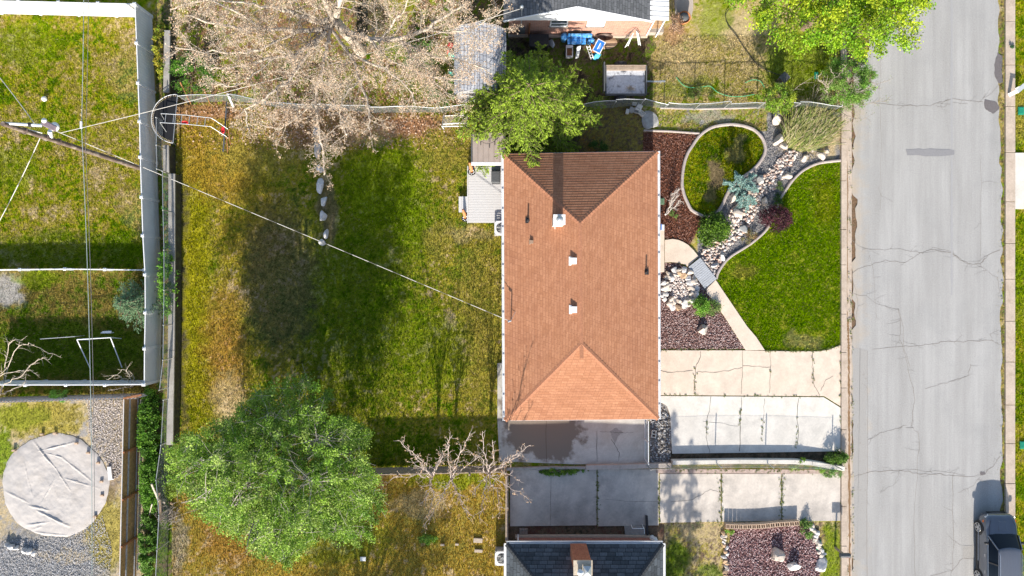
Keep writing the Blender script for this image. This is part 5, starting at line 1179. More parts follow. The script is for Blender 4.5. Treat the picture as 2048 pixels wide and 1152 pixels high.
conifer('conifer_tree', 'second tall conifer standing south of the charcoal roofed house', G(1366, 1475), 8.0, 1.5, 70, 63, G1, .2, .16, .6, .14, (0, 0), .1, .8)
conifer('blue_spruce', 'blue green conifer in the corner of the white vinyl fence', G(292, 605), 2.6, 1.5, 60, 64, [(.08, .16, .07), (.12, .22, .10), (.06, .12, .05)], .2, .10, .9, .06, (0, 0), .08, .7, (.18, .30, .16))
rd = random.Random(65); rg = np.random.default_rng(65); o = thing('weeping_spruce', 'weeping blue spruce trailing over the oval lawn edging', 'tree', G(1478, 384)); segs = []; tips = []
for pts in ([(1480,385,.1),(1476,378,.9),(1462,368,1.3),(1448,366,.8)],[(1480,385,.1),(1480,372,1.1),(1478,358,1.5),(1472,350,1.0)],[(1480,385,.1),(1490,375,1.2),(1505,375,1.3),(1515,380,.6)],[(1480,385,.1),(1486,388,1.0),(1494,400,1.0),(1492,418,.4)],[(1480,385,.1),(1492,368,1.1),(1500,360,1.2),(1504,352,.7)],[(1480,385,.1),(1488,392,.9),(1504,398,.8),(1508,408,.4)],[(1480,385,.1),(1478,388,.8),(1482,402,.8),(1480,412,.4)]):
    limb(rd, pts, .03, .01, .085, [(3, .1, -.25, .2, .7, .5, 0), (2, .2, -.2, 1, .8, .5, 0)], .42, segs, tips, .9, .15)
tube_obj('trunk', segs, M_bark_brown, o); A_ = np.array([s_ for s_ in segs if s_[6] < .02]); k = 14; t = rg.random((len(A_) * k, 1)); A_ = np.repeat(A_, k, 0); Cn = A_[:, :3] * (1 - t) + A_[:, 3:6] * t + rg.normal(0, .03, (len(A_), 3)); leaf_mesh('crown', Cn, .07, pick(rg, [(.24, .40, .36), (.34, .52, .47), (.16, .28, .24)], len(Cn)), rg, M_needle, o, .5, 2.6)
rd = random.Random(66); rg = np.random.default_rng(66)
for lab, lm in (('bare branches of a sapling rising by the left edge of the photo', [[(0,790,.2),(-10,760,1.6),(30,742,2.3),(75,745,2.6)],[(0,790,.2),(10,770,1.6),(40,752,2.2),(75,720,2.8),(100,718,3.0)],[(0,790,.2),(-10,760,1.5),(15,735,2.4)],[(0,790,.2),(30,700,2.0),(60,690,2.6),(108,708,3.0)],[(0,790,.2),(20,690,2.2),(45,680,2.8)],[(0,790,.2),(20,780,1.5),(55,765,2.0)]]),
                ('low bare branching shrub just inside the corner of the white fence', [[(262,775,.1),(255,760,1.0),(235,752,1.6),(212,758,1.9)],[(262,775,.1),(262,760,1.1),(252,742,1.8),(235,738,2.0)],[(262,775,.1),(268,755,1.2),(258,740,1.9)],[(262,775,.1),(240,775,1.2),(215,782,1.6)]])):
    o = thing('bare_shrub', lab, 'shrub', P(*lm[0][0])); segs = []; tips = []
    for pts in lm: limb(rd, pts, .03, .008, .35, [(4, .15, .05, .3, .8, .5, 1), (3, .2, .03, 1, .8, .5, 0)], .8, segs, tips, .55, .3)
    tube_obj('stem', segs, M_bark_pale, o)
rd = random.Random(67)
# small crescent of spruce sprays lying on the gravel belongs to the weeping spruce's skirt
def bush(name, label, px, py, rx, ry, h, n, size, cols, seed, cat='shrub', dome=True, m=None, up=.4, asp=1.6, group=None, stems=10, stemm=None, tuft=.0):
    rd = random.Random(seed); rg = np.random.default_rng(seed); o = thing(name, label, cat, G(px, py), group); segs = []; c = G(px, py); rx /= S; ry /= S
    ncl = max(6, int(n / 60)); A = rg.uniform(0, 6.283, ncl); rr = np.sqrt(rg.random(ncl)) * (.85 + .3 * vnoise(A * 1.4 + 3, A * 0 + 2, seed)); cx = np.cos(A) * rr * rx; cy = np.sin(A) * rr * ry; cz = h * np.sqrt(np.clip(1 - (rr * .95) ** 2, .04, 1)) * rg.uniform(.65, 1.05, ncl)
    for i in range(min(ncl, stems * 3)): segs.append((c.x, c.y, .0, c.x + cx[i] * .6, c.y + cy[i] * .6, cz[i] * .6, .012, .009)); segs.append((c.x + cx[i] * .6, c.y + cy[i] * .6, cz[i] * .6, c.x + cx[i], c.y + cy[i], cz[i], .009, .005))
    idx = rg.integers(0, ncl, n); cs = min(rx, ry) * .26 + .03; off = rg.normal(0, cs * .55, (n, 3)); off[:, 2] *= .7
    Cn = np.stack([c.x + cx[idx] + off[:, 0], c.y + cy[idx] + off[:, 1], np.maximum(.02, cz[idx] + off[:, 2])], 1)
    cl = pick(rg, cols, ncl)[idx] * rg.uniform(.8, 1.2, (ncl, 1))[idx] * .6 + pick(rg, cols, n) * .4
    tube_obj('stem', segs, stemm or M_bark_brown, o); leaf_mesh('foliage', Cn, size, cl, rg, m or M_leaf, o, up, asp); return o
GG = [(.07, .20, .03), (.11, .28, .03), (.15, .33, .04)]; DG = [(.045, .11, .02), (.07, .15, .02), (.10, .19, .03)]
bush('shrub', 'glossy green shrub between the oval lawn and the front walk', 1424, 458, 27, 28, 1.0, 4200, .10, [(.09, .18, .015), (.15, .27, .02), (.05, .10, .012)], 71)
bush('barberry_bush', 'dark purple barberry bush at the edge of the front lawn', 1545, 438, 30, 24, 1.0, 4200, .07, [(.075, .022, .03), (.11, .03, .04), (.045, .018, .025)], 72)
bush('shrub', 'bright green low shrub beside the rock pile and walk', 1396, 613, 19, 18, .6, 2200, .07, [(.14, .32, .03), (.20, .38, .04)], 73)
bush('shrub', 'olive spreading shrub touching the diagonal walk', 1420, 614, 17, 14, .4, 1300, .06, [(.14, .26, .05), (.20, .24, .08)], 74)
bush('groundcover_plant', 'low dark green mat at the edging near the purple bush', 1552, 401, 10, 12, .25, 900, .05, DG, 75)
bush('dry_shrub', 'rusty brown dry shrub in the gravel south of the purple bush', 1497, 474, 15, 13, .4, 900, .05, [(.30, .17, .08), (.22, .22, .08)], 76)
bush('shrub', 'small green plant beside the river rocks and oval lawn', 1558, 375, 9, 10, .35, 450, .05, [(.16, .24, .06), (.09, .15, .04)], 77)
bush('shrub', 'thin green plant under the bleached bare shrub', 1347, 428, 8, 10, .3, 400, .05, [(.16, .26, .06)], 78)
bush('juniper_bush', 'dense dark green bush at the street end of the white wall', 1668, 912, 22, 13, .75, 3200, .06, [(.09, .20, .02), (.13, .26, .02), (.07, .13, .02)], 79)
bush('shrub', 'small green bush on the north side of the white wall', 1598, 918, 8, 7, .5, 500, .06, [(.18, .32, .03)], 80)
bush('shrub', 'pale green weed clump hanging south over the white wall', 1588, 934, 9, 9, .4, 500, .055, [(.28, .36, .10)], 81)
bush('shrub', 'yellow green weed clump on the brick strip', 1636, 939, 9, 10, .35, 500, .055, [(.22, .38, .05)], 82)
bush('shrub', 'feathery green bush south of the wall end by the street', 1662, 942, 19, 11, .5, 1500, .055, [(.20, .34, .10), (.14, .26, .05)], 83)
bush('juniper_bush', 'feathery green bush at the east end of the hollow blocks', 1610, 1056, 11, 16, .6, 1400, .07, [(.13, .25, .05), (.20, .32, .07)], 84)
bush('shrub', 'bright green weed at the west end of the hollow blocks', 1460, 1062, 9, 6, .2, 350, .06, [(.22, .40, .06)], 85)
bush('shrub', 'bright green bush growing between the white fence and grey pickets', 134, 789, 26, 10, 1.3, 1500, .08, [(.20, .42, .06), (.14, .32, .04)], 86)
bush('shrub', 'green bush behind the three bare young trees', 856, 1075, 17, 11, .35, 900, .06, [(.16, .32, .04)], 87)
bush('shrub', 'tall dry brown bush east of the white awning', 1346, 58, 17, 24, 1.0, 1500, .06, [(.36, .22, .14), (.44, .30, .20)], 88, stemm=M_bark_pink)
bush('hedge', 'long bright green hedge between the board fence and back lawn', 304, 850, 16, 75, 1.0, 11000, .085, [(.07, .20, .015), (.18, .36, .03), (.04, .10, .01)], 90, 'hedge')
bush('hedge', 'yellow green hedge south of the leaning timbers', 306, 960, 17, 60, .9, 8000, .085, [(.16, .34, .03), (.10, .24, .02)], 91, 'hedge')
bush('hedge', 'ragged green hedge along the bottom of the board fence', 300, 1090, 13, 75, .8, 6000, .085, [(.12, .28, .03), (.08, .18, .02), (.18, .34, .05)], 92, 'hedge')
bush('shrub', 'yellowing shrub in the dead wood heap by the hedge', 350, 975, 18, 18, .6, 1300, .08, [(.24, .34, .04)], 93)
bush('vine', 'yellow leaved vine climbing the fence north of the trampoline', 332, 110, 9, 60, 1.4, 2600, .09, [(.36, .36, .03), (.22, .34, .03), (.42, .34, .04)], 94, 'vine')
bush('vine', 'green vine tangled over the middle of the concrete wall', 352, 560, 12, 80, 1.7, 5200, .085, [(.14, .36, .03), (.22, .42, .04), (.08, .2, .02)], 95, 'vine')
bush('vine', 'thin green vine behind the chain link by the white fence', 341, 430, 5, 60, .9, 1500, .07, [(.10, .26, .03), (.06, .16, .02)], 96, 'vine')
bush('vine', 'green creeper spilling over the kerb south of the patio', 1122, 941, 46, 8, .3, 2600, .07, [(.14, .30, .03), (.22, .36, .04), (.07, .15, .02)], 97, 'vine')
bush('shrub', 'low green conifer seedlings beneath the conifer in house shade', 1190, 298, 22, 14, .4, 800, .07, DG, 98)
bush('shrub', 'green weeds at the brick wall base beside the porch', 1420 - 20, 190, 30, 14, .25, 900, .06, [(.12, .2, .03), (.16, .2, .05)], 99)
# ornamental grass
rg = np.random.default_rng(101); o = thing('ornamental_grass', 'big clump of arching straw coloured grass in the corner bed', 'grass clump', G(1600, 290)); Vs = []; cols = []
for i in range(2400):
    a = rg.uniform(0, 6.283); r = math.sqrt(rg.random()); bx = 1604 + math.cos(a) * r * 44; by = 275 + math.sin(a) * r * 30; p = np.array(G(bx, by)); d = rg.normal(0, .35, 2) + np.array([.55, .75]); L = rg.uniform(.7, 1.7); w_ = .012; hz = rg.uniform(.35, .9)
    d = d / max(.5, np.linalg.norm(d)); s = np.array([-d[1], d[0], 0]) * w_; m1 = p + np.array([d[0] * L * .35, d[1] * L * .35, hz * .8]); m2 = p + np.array([d[0] * L * .75, d[1] * L * .75, hz * .9]); e = p + np.array([d[0] * L, d[1] * L, hz * .55])
    Vs += [p - s, p + s, m1 + s, m1 - s, m1 - s, m1 + s, m2 + s, m2 - s, m2 - s, m2 + s, e + s * .2, e - s * .2]; c = np.array([(.46, .40, .20), (.34, .36, .12), (.20, .27, .07), (.55, .48, .30)][rg.choice(4)]) * rg.uniform(.7, 1.2); cols += [c] * 12
np_mesh('blades', np.array(Vs), np.arange(len(Vs)).reshape(-1, 4), M_blade, o, col=np.array(cols))
# weeds in joints and along kerbs
rg = np.random.default_rng(111); pts = []
def wl(x0, y0, x1, y1, n, sp=2.0, h=.08):
    for _ in range(n): t = rg.random(); pts.append((x0 + (x1 - x0) * t + rg.normal(0, sp), y0 + (y1 - y0) * t + rg.normal(0, sp), h))
for a in [(1320,789,1660,793,40,1.2,.05),(1481,815,1478,850,14,1.5),(1413,840,1413,870,10,1.5),(1524,830,1523,880,12,1.2),(1594,830,1592,900,16,1.2),(1680,700,1682,900,40,1.2),(1194,940,1195,1050,50,1.5),(1317,945,1318,1050,34,1.5),(1441,945,1442,1050,60,2.5),(1563,945,1563,1048,80,2.8),(1684,950,1684,1050,30,1.5),(1345,938,1680,938,160,3),(1700,130,1701,700,60,3),(1703,760,1704,1150,50,1.5),(2005,0,2005,1150,260,2),(1385,700,1520,790,0),(1541,740,1540,745,4,1),(1388,735,1390,790,14,1.5),(1624,705,1626,765,14,1.2),(1530,702,1640,702,40,1),(1040,930,1180,938,40,2),(1340,1046,1450,1046,40,3),(1455,1045,1600,1045,14,2),(1690,1040,1692,1150,20,2),(2010,35,2028,36,6,1),(2010,186,2028,187,8,1),(2010,210,2028,211,8,1),(1684,440,1700,442,10,2),(1320,700,1490,698,30,1.5),(1640,702,1682,690,20,1.5),(1688,600,1705,612,16,3),(1686,640,1705,640,12,2)]: wl(*a)
Cn = []; D = []
for x, y, h in pts:
    k = rg.integers(5, 12); c = np.array(G(x, y)); 
    for _ in range(k): a = rg.uniform(0, 6.28); D.append((math.cos(a), math.sin(a), .7)); Cn.append(c + np.array([math.cos(a) * .03, math.sin(a) * .03, .06 + h * .3]))
o = leaf_mesh('weeds', np.array(Cn), .06, pick(rg, [(.12, .2, .04), (.2, .24, .06), (.26, .2, .1), (.08, .13, .03)], len(Cn)), rg, M_leaf, None, .5, 2.5, np.array(D)); props(o, 'small weeds sprouting in the driveway joints and along the kerbs', 'weeds', kind='stuff')
# fallen leaves
n = 16000; u = rg.uniform(350, 1010, n); v = rg.uniform(100, 300, n); dn = np.exp(-((u - 800) / 110) ** 2 - ((v - 245) / 28) ** 2) + .8 * np.exp(-((u - 620) / 120) ** 2 - ((v - 260) / 45) ** 2) + .5 * np.exp(-((v - 222) / 12.) ** 2) + .12; kp = rg.random(n) < dn; u, v = u[kp], v[kp]
Cn = np.stack([(u - 1024) / S, (576 - v) / S, rg.uniform(.02, .08, len(u))], 1); o = leaf_mesh('fallen_leaves', Cn, .09, pick(rg, [(.42, .22, .12), (.50, .32, .20), (.34, .18, .10), (.58, .44, .34)], len(u)), rg, M_bud, None, 1.5, 1.4); props(o, 'fallen brown leaves scattered along the back fence', 'leaves', kind='stuff')
# ------------------------------------------------------------------ rocks
import bmesh
from mathutils import noise as mnoise
M_rockw = mat('pale_boulder', (.56, .49, .42), .9, .18, 5, bmp=.5, bscale=14, stain=(.38, .31, .24), sscale=3, srange=(.5, .75))
M_rockg = mat('grey_boulder', (.36, .36, .35), .9, .2, 5, bmp=.5, bscale=14, stain=(.24, .23, .21), sscale=3, srange=(.5, .75))
M_rockt = mat('tan_boulder', (.50, .34, .21), .9, .2, 5, bmp=.5, bscale=14, stain=(.60, .48, .36), sscale=3, srange=(.5, .75))
M_rockq = mat('white_quartz_rock', (.62, .60, .58), .85, .15, 5, bmp=.5, bscale=14, stain=(.42, .38, .34), sscale=4, srange=(.55, .75))
def rock(name, label, px, py, w_, l_, rot, h, m, seed, group=None, cat='rock', z=0.0):
    bm = bmesh.new(); bmesh.ops.create_icosphere(bm, subdivisions=3, radius=1.0); rd = random.Random(seed)
    pl = []
    for _ in range(9):
        v = Vector((rd.gauss(0, 1), rd.gauss(0, 1), rd.gauss(0, .6) + .15)).normalized(); pl.append((v, rd.uniform(.45, .82)))
    off = Vector((seed * 3.1, seed * 1.7, 0)); M4 = Matrix.Rotation(rot, 3, 'Z'); c = G(px, py, z)
    for v in bm.verts:
        p = v.co.copy()
        for nrm, dd in pl:
            k = p.dot(nrm)
            if k > dd: p -= nrm * (k - dd)
        p *= 1 + .10 * mnoise.noise(p * 1.8 + off) + .04 * mnoise.noise(p * 5 + off)
        v.co = c + M4 @ Vector((p.x * w_ / S / 2 * 1.3, p.y * l_ / S / 2 * 1.3, (p.z + .42) * h * .75))
    me = bpy.data.meshes.new(name); bm.to_mesh(me); bm.free()
    return props(link_mesh(name, me, m, None), label, cat, group)
W_, Gy, Tn, Q_ = M_rockw, M_rockg, M_rockt, M_rockq
for i, (px, py, w_, l_, rot, h, m, lab) in enumerate([
  (1556, 281, 15, 25, .5, .45, W_, 'tall white boulder west of the ornamental grass'), (1573, 273, 13, 17, .1, .35, W_, 'cream boulder touching the ornamental grass'), (1578, 258, 12, 20, -.7, .3, Tn, 'tan boulder on the north side of the grass clump'), (1567, 293, 15, 12, .3, .35, W_, 'white boulder at the top of the river rocks'),
  (1551, 240, 14, 20, 0, .4, W_, 'pale boulder below the small yellow green tree'), (1552, 226, 12, 16, 0, .35, Gy, 'shaded grey boulder under the small yellow green tree'),
  (1608, 317, 14, 13, .2, .25, W_, 'flat cream rock west of the big lawn corner'), (1641, 312, 12, 18, -.6, .3, W_, 'leaning cream rock near the lawn corner'), (1652, 302, 7, 15, -.2, .3, W_, 'upright white rock next to the leaning cream rock'), (1624, 300, 7, 9, 0, .2, W_, 'small white rock alone below the ornamental grass'),
  (1573, 352, 18, 17, .2, .35, W_, 'round cream boulder on the east bank of the river rocks'), (1520, 361, 13, 16, .2, .3, Gy, 'grey boulder where the oval edging meets the river rocks'), (1500, 384, 13, 10, 0, .28, W_, 'cream rock half covered by the weeping spruce'),
  (1467, 396, 14, 21, .7, .4, W_, 'tilted cream boulder between the oval lawn and weeping spruce'), (1527, 402, 15, 17, -.2, .35, W_, 'cream boulder north of the purple bush'), (1477, 428, 24, 20, .6, .42, W_, 'largest cream boulder in the middle of the river rocks'),
  (1486, 459, 12, 22, -.7, .3, Gy, 'long grey rock lying in the lower river rocks'), (1443, 515, 12, 13, -.5, .3, Q_, 'white rock beside the edging near the plank bridge'), (1429, 530, 12, 9, -.3, .25, Q_, 'small white rock next to the plank bridge'),
  (1404, 661, 19, 20, .4, .5, W_, 'round cream boulder alone in the purple gravel bed'), (1555, 1108, 26, 29, .2, .55, W_, 'round pale boulder in the middle of the red gravel bed'), (1586, 1129, 21, 16, -.3, .45, Q_, 'angular white boulder in the red gravel bed'),
  (1641, 1132, 20, 28, .3, .4, Q_, 'white boulder at the south east corner of the red gravel bed'), (1303, 1073, 12, 8, .2, .25, Q_, 'grey rock at the corner of the charcoal roofed house'), (1310, 1078, 12, 10, .2, .25, Q_, 'white rock at the corner of the charcoal roofed house'),
  (1300, 243, 26, 40, -.2, .22, Gy, 'big flat grey boulder half in the house shadow'), (645, 484, 14, 12, .1, .3, Q_, 'southernmost white rock of the line in the back lawn'), (653, 468, 8, 17, .1, .3, Q_, 'narrow white rock second from the south end of the lawn line'), (647, 433, 14, 20, .1, .4, Q_, 'triangular white rock in the back lawn line'), (649, 402, 10, 18, .25, .35, Q_, 'oblong white rock in the back lawn line north of the triangular one'),
  (641, 372, 14, 26, 0, .35, Q_, 'broad white rock just clear of the hanging bare twigs'), (642, 340, 13, 16, 0, .3, Q_, 'white rock under the hanging bare twigs'), (636, 300, 19, 26, 0, .35, W_, 'large pale rock below the bare tree limb'), (634, 262, 17, 20, 0, .3, W_, 'pale rock at the north end of the lawn line'),
  (326, 1001, 12, 9, .3, .25, W_, 'pale rock at the edge of the big green tree'), (342, 1005, 9, 7, .3, .2, Tn, 'small tan rock in the dead wood heap')]):
    rock('boulder' if w_ > 11 else 'rock', lab, px, py, w_, l_, -rot, h, m, 200 + i)
for i, x in enumerate((17, 25, 36, 51, 60, 72)): rock('border_stone', 'white stone, ' + ['first', 'second', 'third', 'fourth', 'fifth', 'sixth'][i] + ' from the west in the short row below the round cover', x, 1088 + i * 3.2 + (3 if i == 3 else 0), 11, 10, .2 * i, .3, Q_, 300 + i, 'white stones in a row below the round cover')
ORD = 'first second third fourth fifth sixth seventh eighth ninth tenth eleventh twelfth thirteenth fourteenth fifteenth sixteenth seventeenth eighteenth nineteenth twentieth'.split()
rd = random.Random(8)
for ring, cnt, kx, ky in (('outer', 20, 34, 38), ('inner', 16, 25, 28)):
    for i in range(cnt):
        a = 6.2832 * i / cnt; x = 1357 + math.sin(a) * kx + rd.uniform(-2, 2); y = 577 - math.cos(a) * ky + rd.uniform(-2, 2); m_, cn = rd.choice([(Q_, 'white'), (W_, 'cream'), (W_, 'cream'), (Tn, 'tan'), (Q_, 'white')]); w_ = rd.uniform(9, 15)
        rock('pile_rock', '%s rock, %s clockwise from north in the %s ring of the pebble pile' % (cn, ORD[i], ring), x, y, w_, w_ * rd.uniform(.75, 1.3), rd.uniform(0, 3), rd.uniform(.18, .32), m_, 320 + i + (ring == 'inner') * 25, 'rocks ringed around the pebble pile')
for i in range(16): m_, cn = rd.choice([(Q_, 'white'), (W_, 'cream'), (Tn, 'rusty')]); rock('border_rock', '%s rock, %s from north along the west edge of the red gravel bed' % (cn, ORD[i]), 1450 + rd.uniform(-4, 4), 1066 + i * 6, rd.uniform(6, 10), rd.uniform(7, 12), rd.uniform(0, 3), .15, m_, 380 + i, 'rocks edging the red gravel bed on the west')
for i in range(18): m_, cn = rd.choice([(Q_, 'white'), (W_, 'cream')]); rock('border_rock', '%s rock, %s from north along the east edge of the red gravel bed' % (cn, ORD[i]), 1625 + i * 1.2 + rd.uniform(-5, 5), 1054 + i * 3.6, rd.uniform(7, 11), rd.uniform(7, 12), rd.uniform(0, 3), .15, m_, 400 + i, 'rocks edging the red gravel bed on the east')
ICO = None
def stones(name, label, U_, V_, smin, smax, cols, seed, z=.02, flat=.6, cat='gravel'):
    global ICO
    if ICO is None:
        bm = bmesh.new(); bmesh.ops.create_icosphere(bm, subdivisions=1, radius=1.0); ICO = (np.array([tuple(v.co) for v in bm.verts]), np.array([[v.index for v in f.verts] for f in bm.faces])); bm.free()
    rg = np.random.default_rng(seed); n = len(U_); B, F = ICO; s = rg.uniform(smin, smax, (n, 1, 1)) / 2; sc = rg.uniform(.7, 1.3, (n, 1, 3)); sc[:, :, 2] *= flat
    P0 = B[None] * sc * rg.uniform(.8, 1.2, (n, len(B), 1)) * s; a = rg.uniform(0, 6.283, (n, 1)); x = P0[..., 0] * np.cos(a) - P0[..., 1] * np.sin(a); y = P0[..., 0] * np.sin(a) + P0[..., 1] * np.cos(a)
    V = np.stack([x + ((U_ - 1024) / S)[:, None], y + ((576 - V_) / S)[:, None], P0[..., 2] + z + s[:, :, 0] * .4 * rg.uniform(.4, 2.5, (n, 1))], -1); FF = (F[None] + (np.arange(n) * len(B))[:, None, None]).reshape(-1, 3); c = pick(rg, cols, n) * rg.uniform(.75, 1.2, (n, 1))
    o = np_mesh(name, V.reshape(-1, 3), FF, M_stone, col=np.repeat(c, len(B), 0), smooth=False); return props(o, label, cat, kind='stuff')
M_stone = mat_col('small_stone', .85, .12, 30, 0)
def inside(poly, n, seed, box=None):
    rg = np.random.default_rng(seed); xs_ = [p[0] for p in poly]; ys_ = [p[1] for p in poly]; u = rg.uniform(min(xs_), max(xs_), n * 3); v = rg.uniform(min(ys_), max(ys_), n * 3); m_ = inpoly(u, v, poly); return u[m_][:n], v[m_][:n]
u, v = inside(RIVER, 2300, 1); stones('river_gravel', 'pink and white river rocks running like a dry creek through the front yard', u, v, .06, .19, [(.55, .44, .37), (.66, .58, .52), (.50, .34, .27), (.60, .56, .53), (.38, .33, .30)], 2)
u, v = inside([(1336,548),(1370,540),(1400,570),(1392,600),(1362,607),(1340,590)], 900, 3); stones('pebble_gravel', 'small pale pebbles filling the rock ring beside the house', u, v, .05, .13, [(.62, .55, .50), (.48, .40, .36), (.66, .60, .56)], 4, .05)
BED = [(1400,545),(1396,500),(1410,440),(1452,400),(1475,372),(1510,340),(1536,300),(1530,270),(1540,240),(1600,300),(1660,318),(1600,340),(1570,378),(1540,430),(1530,458),(1480,500),(1440,535),(1425,560)]
u, v = inside(BED, 9000, 5); stones('blue_gravel', 'blue grey gravel on both banks of the river rocks', u, v, .025, .06, [(.22, .22, .24), (.30, .29, .29), (.16, .16, .18), (.36, .33, .31)], 6, .0)
u, v = inside(MULCH_B, 9000, 7); stones('lava_gravel', 'purple brown gravel between the house and the diagonal walk', u, v, .03, .07, [(.27, .16, .14), (.40, .27, .25), (.52, .42, .40), (.16, .08, .07)], 8, .0)
u, v = inside(MULCH_C, 8000, 9); stones('lava_gravel', 'purplish red gravel bed north of the bottom edge of the photo', u, v, .035, .08, [(.26, .14, .14), (.40, .27, .27), (.52, .41, .41), (.15, .08, .08)], 10, .0)
u, v = inside([(175,800),(246,800),(246,950),(222,960),(212,925),(190,900),(178,870)], 3500, 11); stones('pale_gravel', 'pale pinkish gravel between the round cover and board fence', u, v, .03, .07, [(.56, .50, .46), (.46, .42, .40), (.62, .56, .50), (.34, .31, .30)], 12, .0)
u, v = inside([(-20,1080),(60,1078),(160,1065),(205,1030),(225,1100),(215,1200),(-20,1200)], 6500, 17); stones('blue_gravel', 'blue grey gravel below the round cover', u, v, .03, .06, [(.40, .41, .44), (.50, .50, .52), (.30, .31, .33), (.56, .52, .49)], 18, .0)
u, v = inside([(1300,805),(1320,806),(1340,835),(1342,928),(1300,930)], 900, 13); stones('rubble_gravel', 'grey and white rubble in the corner by the white gate', u, v, .03, .12, [(.30, .30, .31), (.5, .48, .46), (.2, .18, .16)], 14, .0)
rg = np.random.default_rng(15); u, v = inside(MULCH_A, 9000, 16); Cn = np.stack([(u - 1024) / S, (576 - v) / S, rg.uniform(.0, .05, len(u))], 1); o = leaf_mesh('mulch', Cn, .085, pick(rg, [(.22, .085, .05), (.15, .06, .04), (.10, .045, .03), (.30, .14, .09), (.34, .20, .16)], len(u)), rg, M_bud, None, .8, 2.2); props(o, 'red brown bark mulch between the house and the oval lawn', 'mulch', kind='stuff')

# ------------------------------------------------------------------ plank bridge
br = thing('plank_bridge', 'weathered blue grey plank bridge joining the two pieces of front walk', 'bridge', G(1404, 536))
A, B_, C_2, D_ = G(1399, 515.5), G(1375.5, 534), G(1408, 577), G(1431.5, 558); n = 13; mb = MB()
for i in range(n):
    t0 = (i + .04) / n; t1 = (i + .95) / n; q = [A.lerp(D_, t0), B_.lerp(C_2, t0), B_.lerp(C_2, t1), A.lerp(D_, t1)]; z = .17 + random.Random(i).uniform(-.006, .006); mb.prism([(p.x, p.y) for p in q], z - .04, z)
mb.build('plank', M_bluewood, br); mb = MB()
for t in (.1, .9): a, b = A.lerp(B_, t), D_.lerp(C_2, t); mb.beam(a + Vector((0, 0, .07)), b + Vector((0, 0, .07)), .06, .12)
mb.build('joist', M_wood, br)

# ------------------------------------------------------------------ utility pole and wires
po = thing('utility_pole', 'brown wooden utility pole with a street lamp arm behind the tall white fence', 'utility pole', G(283, 337))
b0, t0 = Vector(G(283, 337)), Vector((*G(283, 337)[:2], 10.5)); mb = MB(); mb.cyl(b0, t0, .14, .095, 12)
for z in (7.0, 7.9, 9.2): mb.cyl((b0.x, b0.y, z), (b0.x, b0.y, z + .06), .155, .155, 10)
mb.build('pole_shaft', mat('pole_wood', (.15, .11, .09), .85, .3, 5, stretch=(4, 4, .4), bmp=.4, stain=(.42, .36, .30), sscale=2, srange=(.5, .7)), po)
mb = MB(); e0, e1 = P(4, 246, 10.3), P(84, 251, 9.9); mb.cyl(e0, e1, .055, .065, 8); mb.build('arm', M_white_metal, po)
mb = MB(); mb.cyl(P(58, 249.5, 10.0), P(64, 250, 10.0), .1, .1, 8); mb.build('arm_clamp', M_black, po)
mb = MB(); mb.cyl(P(24, 251, 9.6), P(84, 266, 8.4), .025, .025, 6); mb.build('brace', M_white_metal, po)
c = P(94, 249, 9.4); mb = MB(); M4 = Matrix.Translation(c) @ Matrix.Rotation(-.45, 4, 'Z'); mb.box(-.26, .42, -.13, .13, -.1, .04, M4); mb.build('lamp_head', mat('lamp_casing', (.22, .17, .19), .5, .2, 9), po, bevel=.04)
mb = MB(); mb.lathe(P(108, 253, 9.35), [(.17, -.12), (.2, -.02), (.14, .06), (.001, .09)], 14); mb.build('lamp_cap', M_white, po)
mb = MB(); mb.lathe(P(88, 241, 9.45), [(.1, -.06), (.11, .02), (.001, .06)], 10); mb.build('photocell', M_white, po)
mb = MB(); mb.cyl(P(100, 262, 8.0), P(100, 275, 7.6), .09, .13, 10); mb.build('transformer', M_white_metal, po)
M_cw = mat('pale_cable', (.58, .55, .50), .6, .1, 8); M_cd = mat('dark_cable', (.20, .19, .18), .6, .1, 8); M_ct = mat('teal_cable', (.34, .40, .38), .6, .1, 8)
def cable(label, a, b, r, sag, dash=None, n=60, name='power_line', mt=None):
    a, b = Vector(a), Vector(b); L = (b - a).length; n = int(L / dash) if dash else n; mb = MB(); q = []
    for i in range(n + 1): t = i / n; p = a.lerp(b, t); p.z -= 4 * sag * t * (1 - t); q.append(p)
    for i in range(n): mb.cur = (1 if (dash and i % 3 == 2) else 0); mb.cyl(q[i], q[i + 1], r * (.7 if mb.cur else 1), None, 6)
    return props(mb.build(name, [mt or M_cw, M_cd]), label, 'power line')
cable('twisted pale cable sloping from the pole to the orange roof mast', P(112, 262, 7.6), MAST, .015, .35, .42)
cable('pale cable running from the pole over the bare tree to the brick house', P(120, 266, 7.6), MAST3, .014, .5)
cable('twisted pale cable leaving the pole towards the lower left edge', P(82, 272, 7.8), P(-120, 640, 6.0), .020, .3, .42)
cable('thin pale cable from the pole to the upper left edge', P(68, 246, 9.0), P(-80, 62, 8), .018, .2)
mb = MB()
for px_a, px_b, r_ in ((168, 181, .016), (178, 184, .012)):
    pass
cable('light teal cable crossing the left yards from top to bottom', P(168, -120, 7.2), P(163, 252, 6.9), .016, .05, mt=M_ct, name='phone_line'); cable('light teal cable south of its splice over the left yards', P(163, 252, 6.9), P(183, 1300, 6.9), .016, .3, mt=M_ct, name='phone_line')
cable('thin brown cable beside the teal cable over the left yards', P(178, -120, 6.6), P(171, 290, 6.4), .012, .05, mt=M_cd, name='phone_line'); cable('thin brown cable continuing down over the round cover', P(171, 290, 6.4), P(187, 1300, 6.4), .013, .3, mt=M_cd, name='phone_line')
mb = MB(); c = P(162.5, 250, 6.9); mb.cyl(c + Vector((0, -.16, 0)), c + Vector((0, .16, 0)), .06, .06, 8); props(mb.build('cable_splice', M_white_metal), 'small pale splice case hanging on the teal cable', 'splice case')

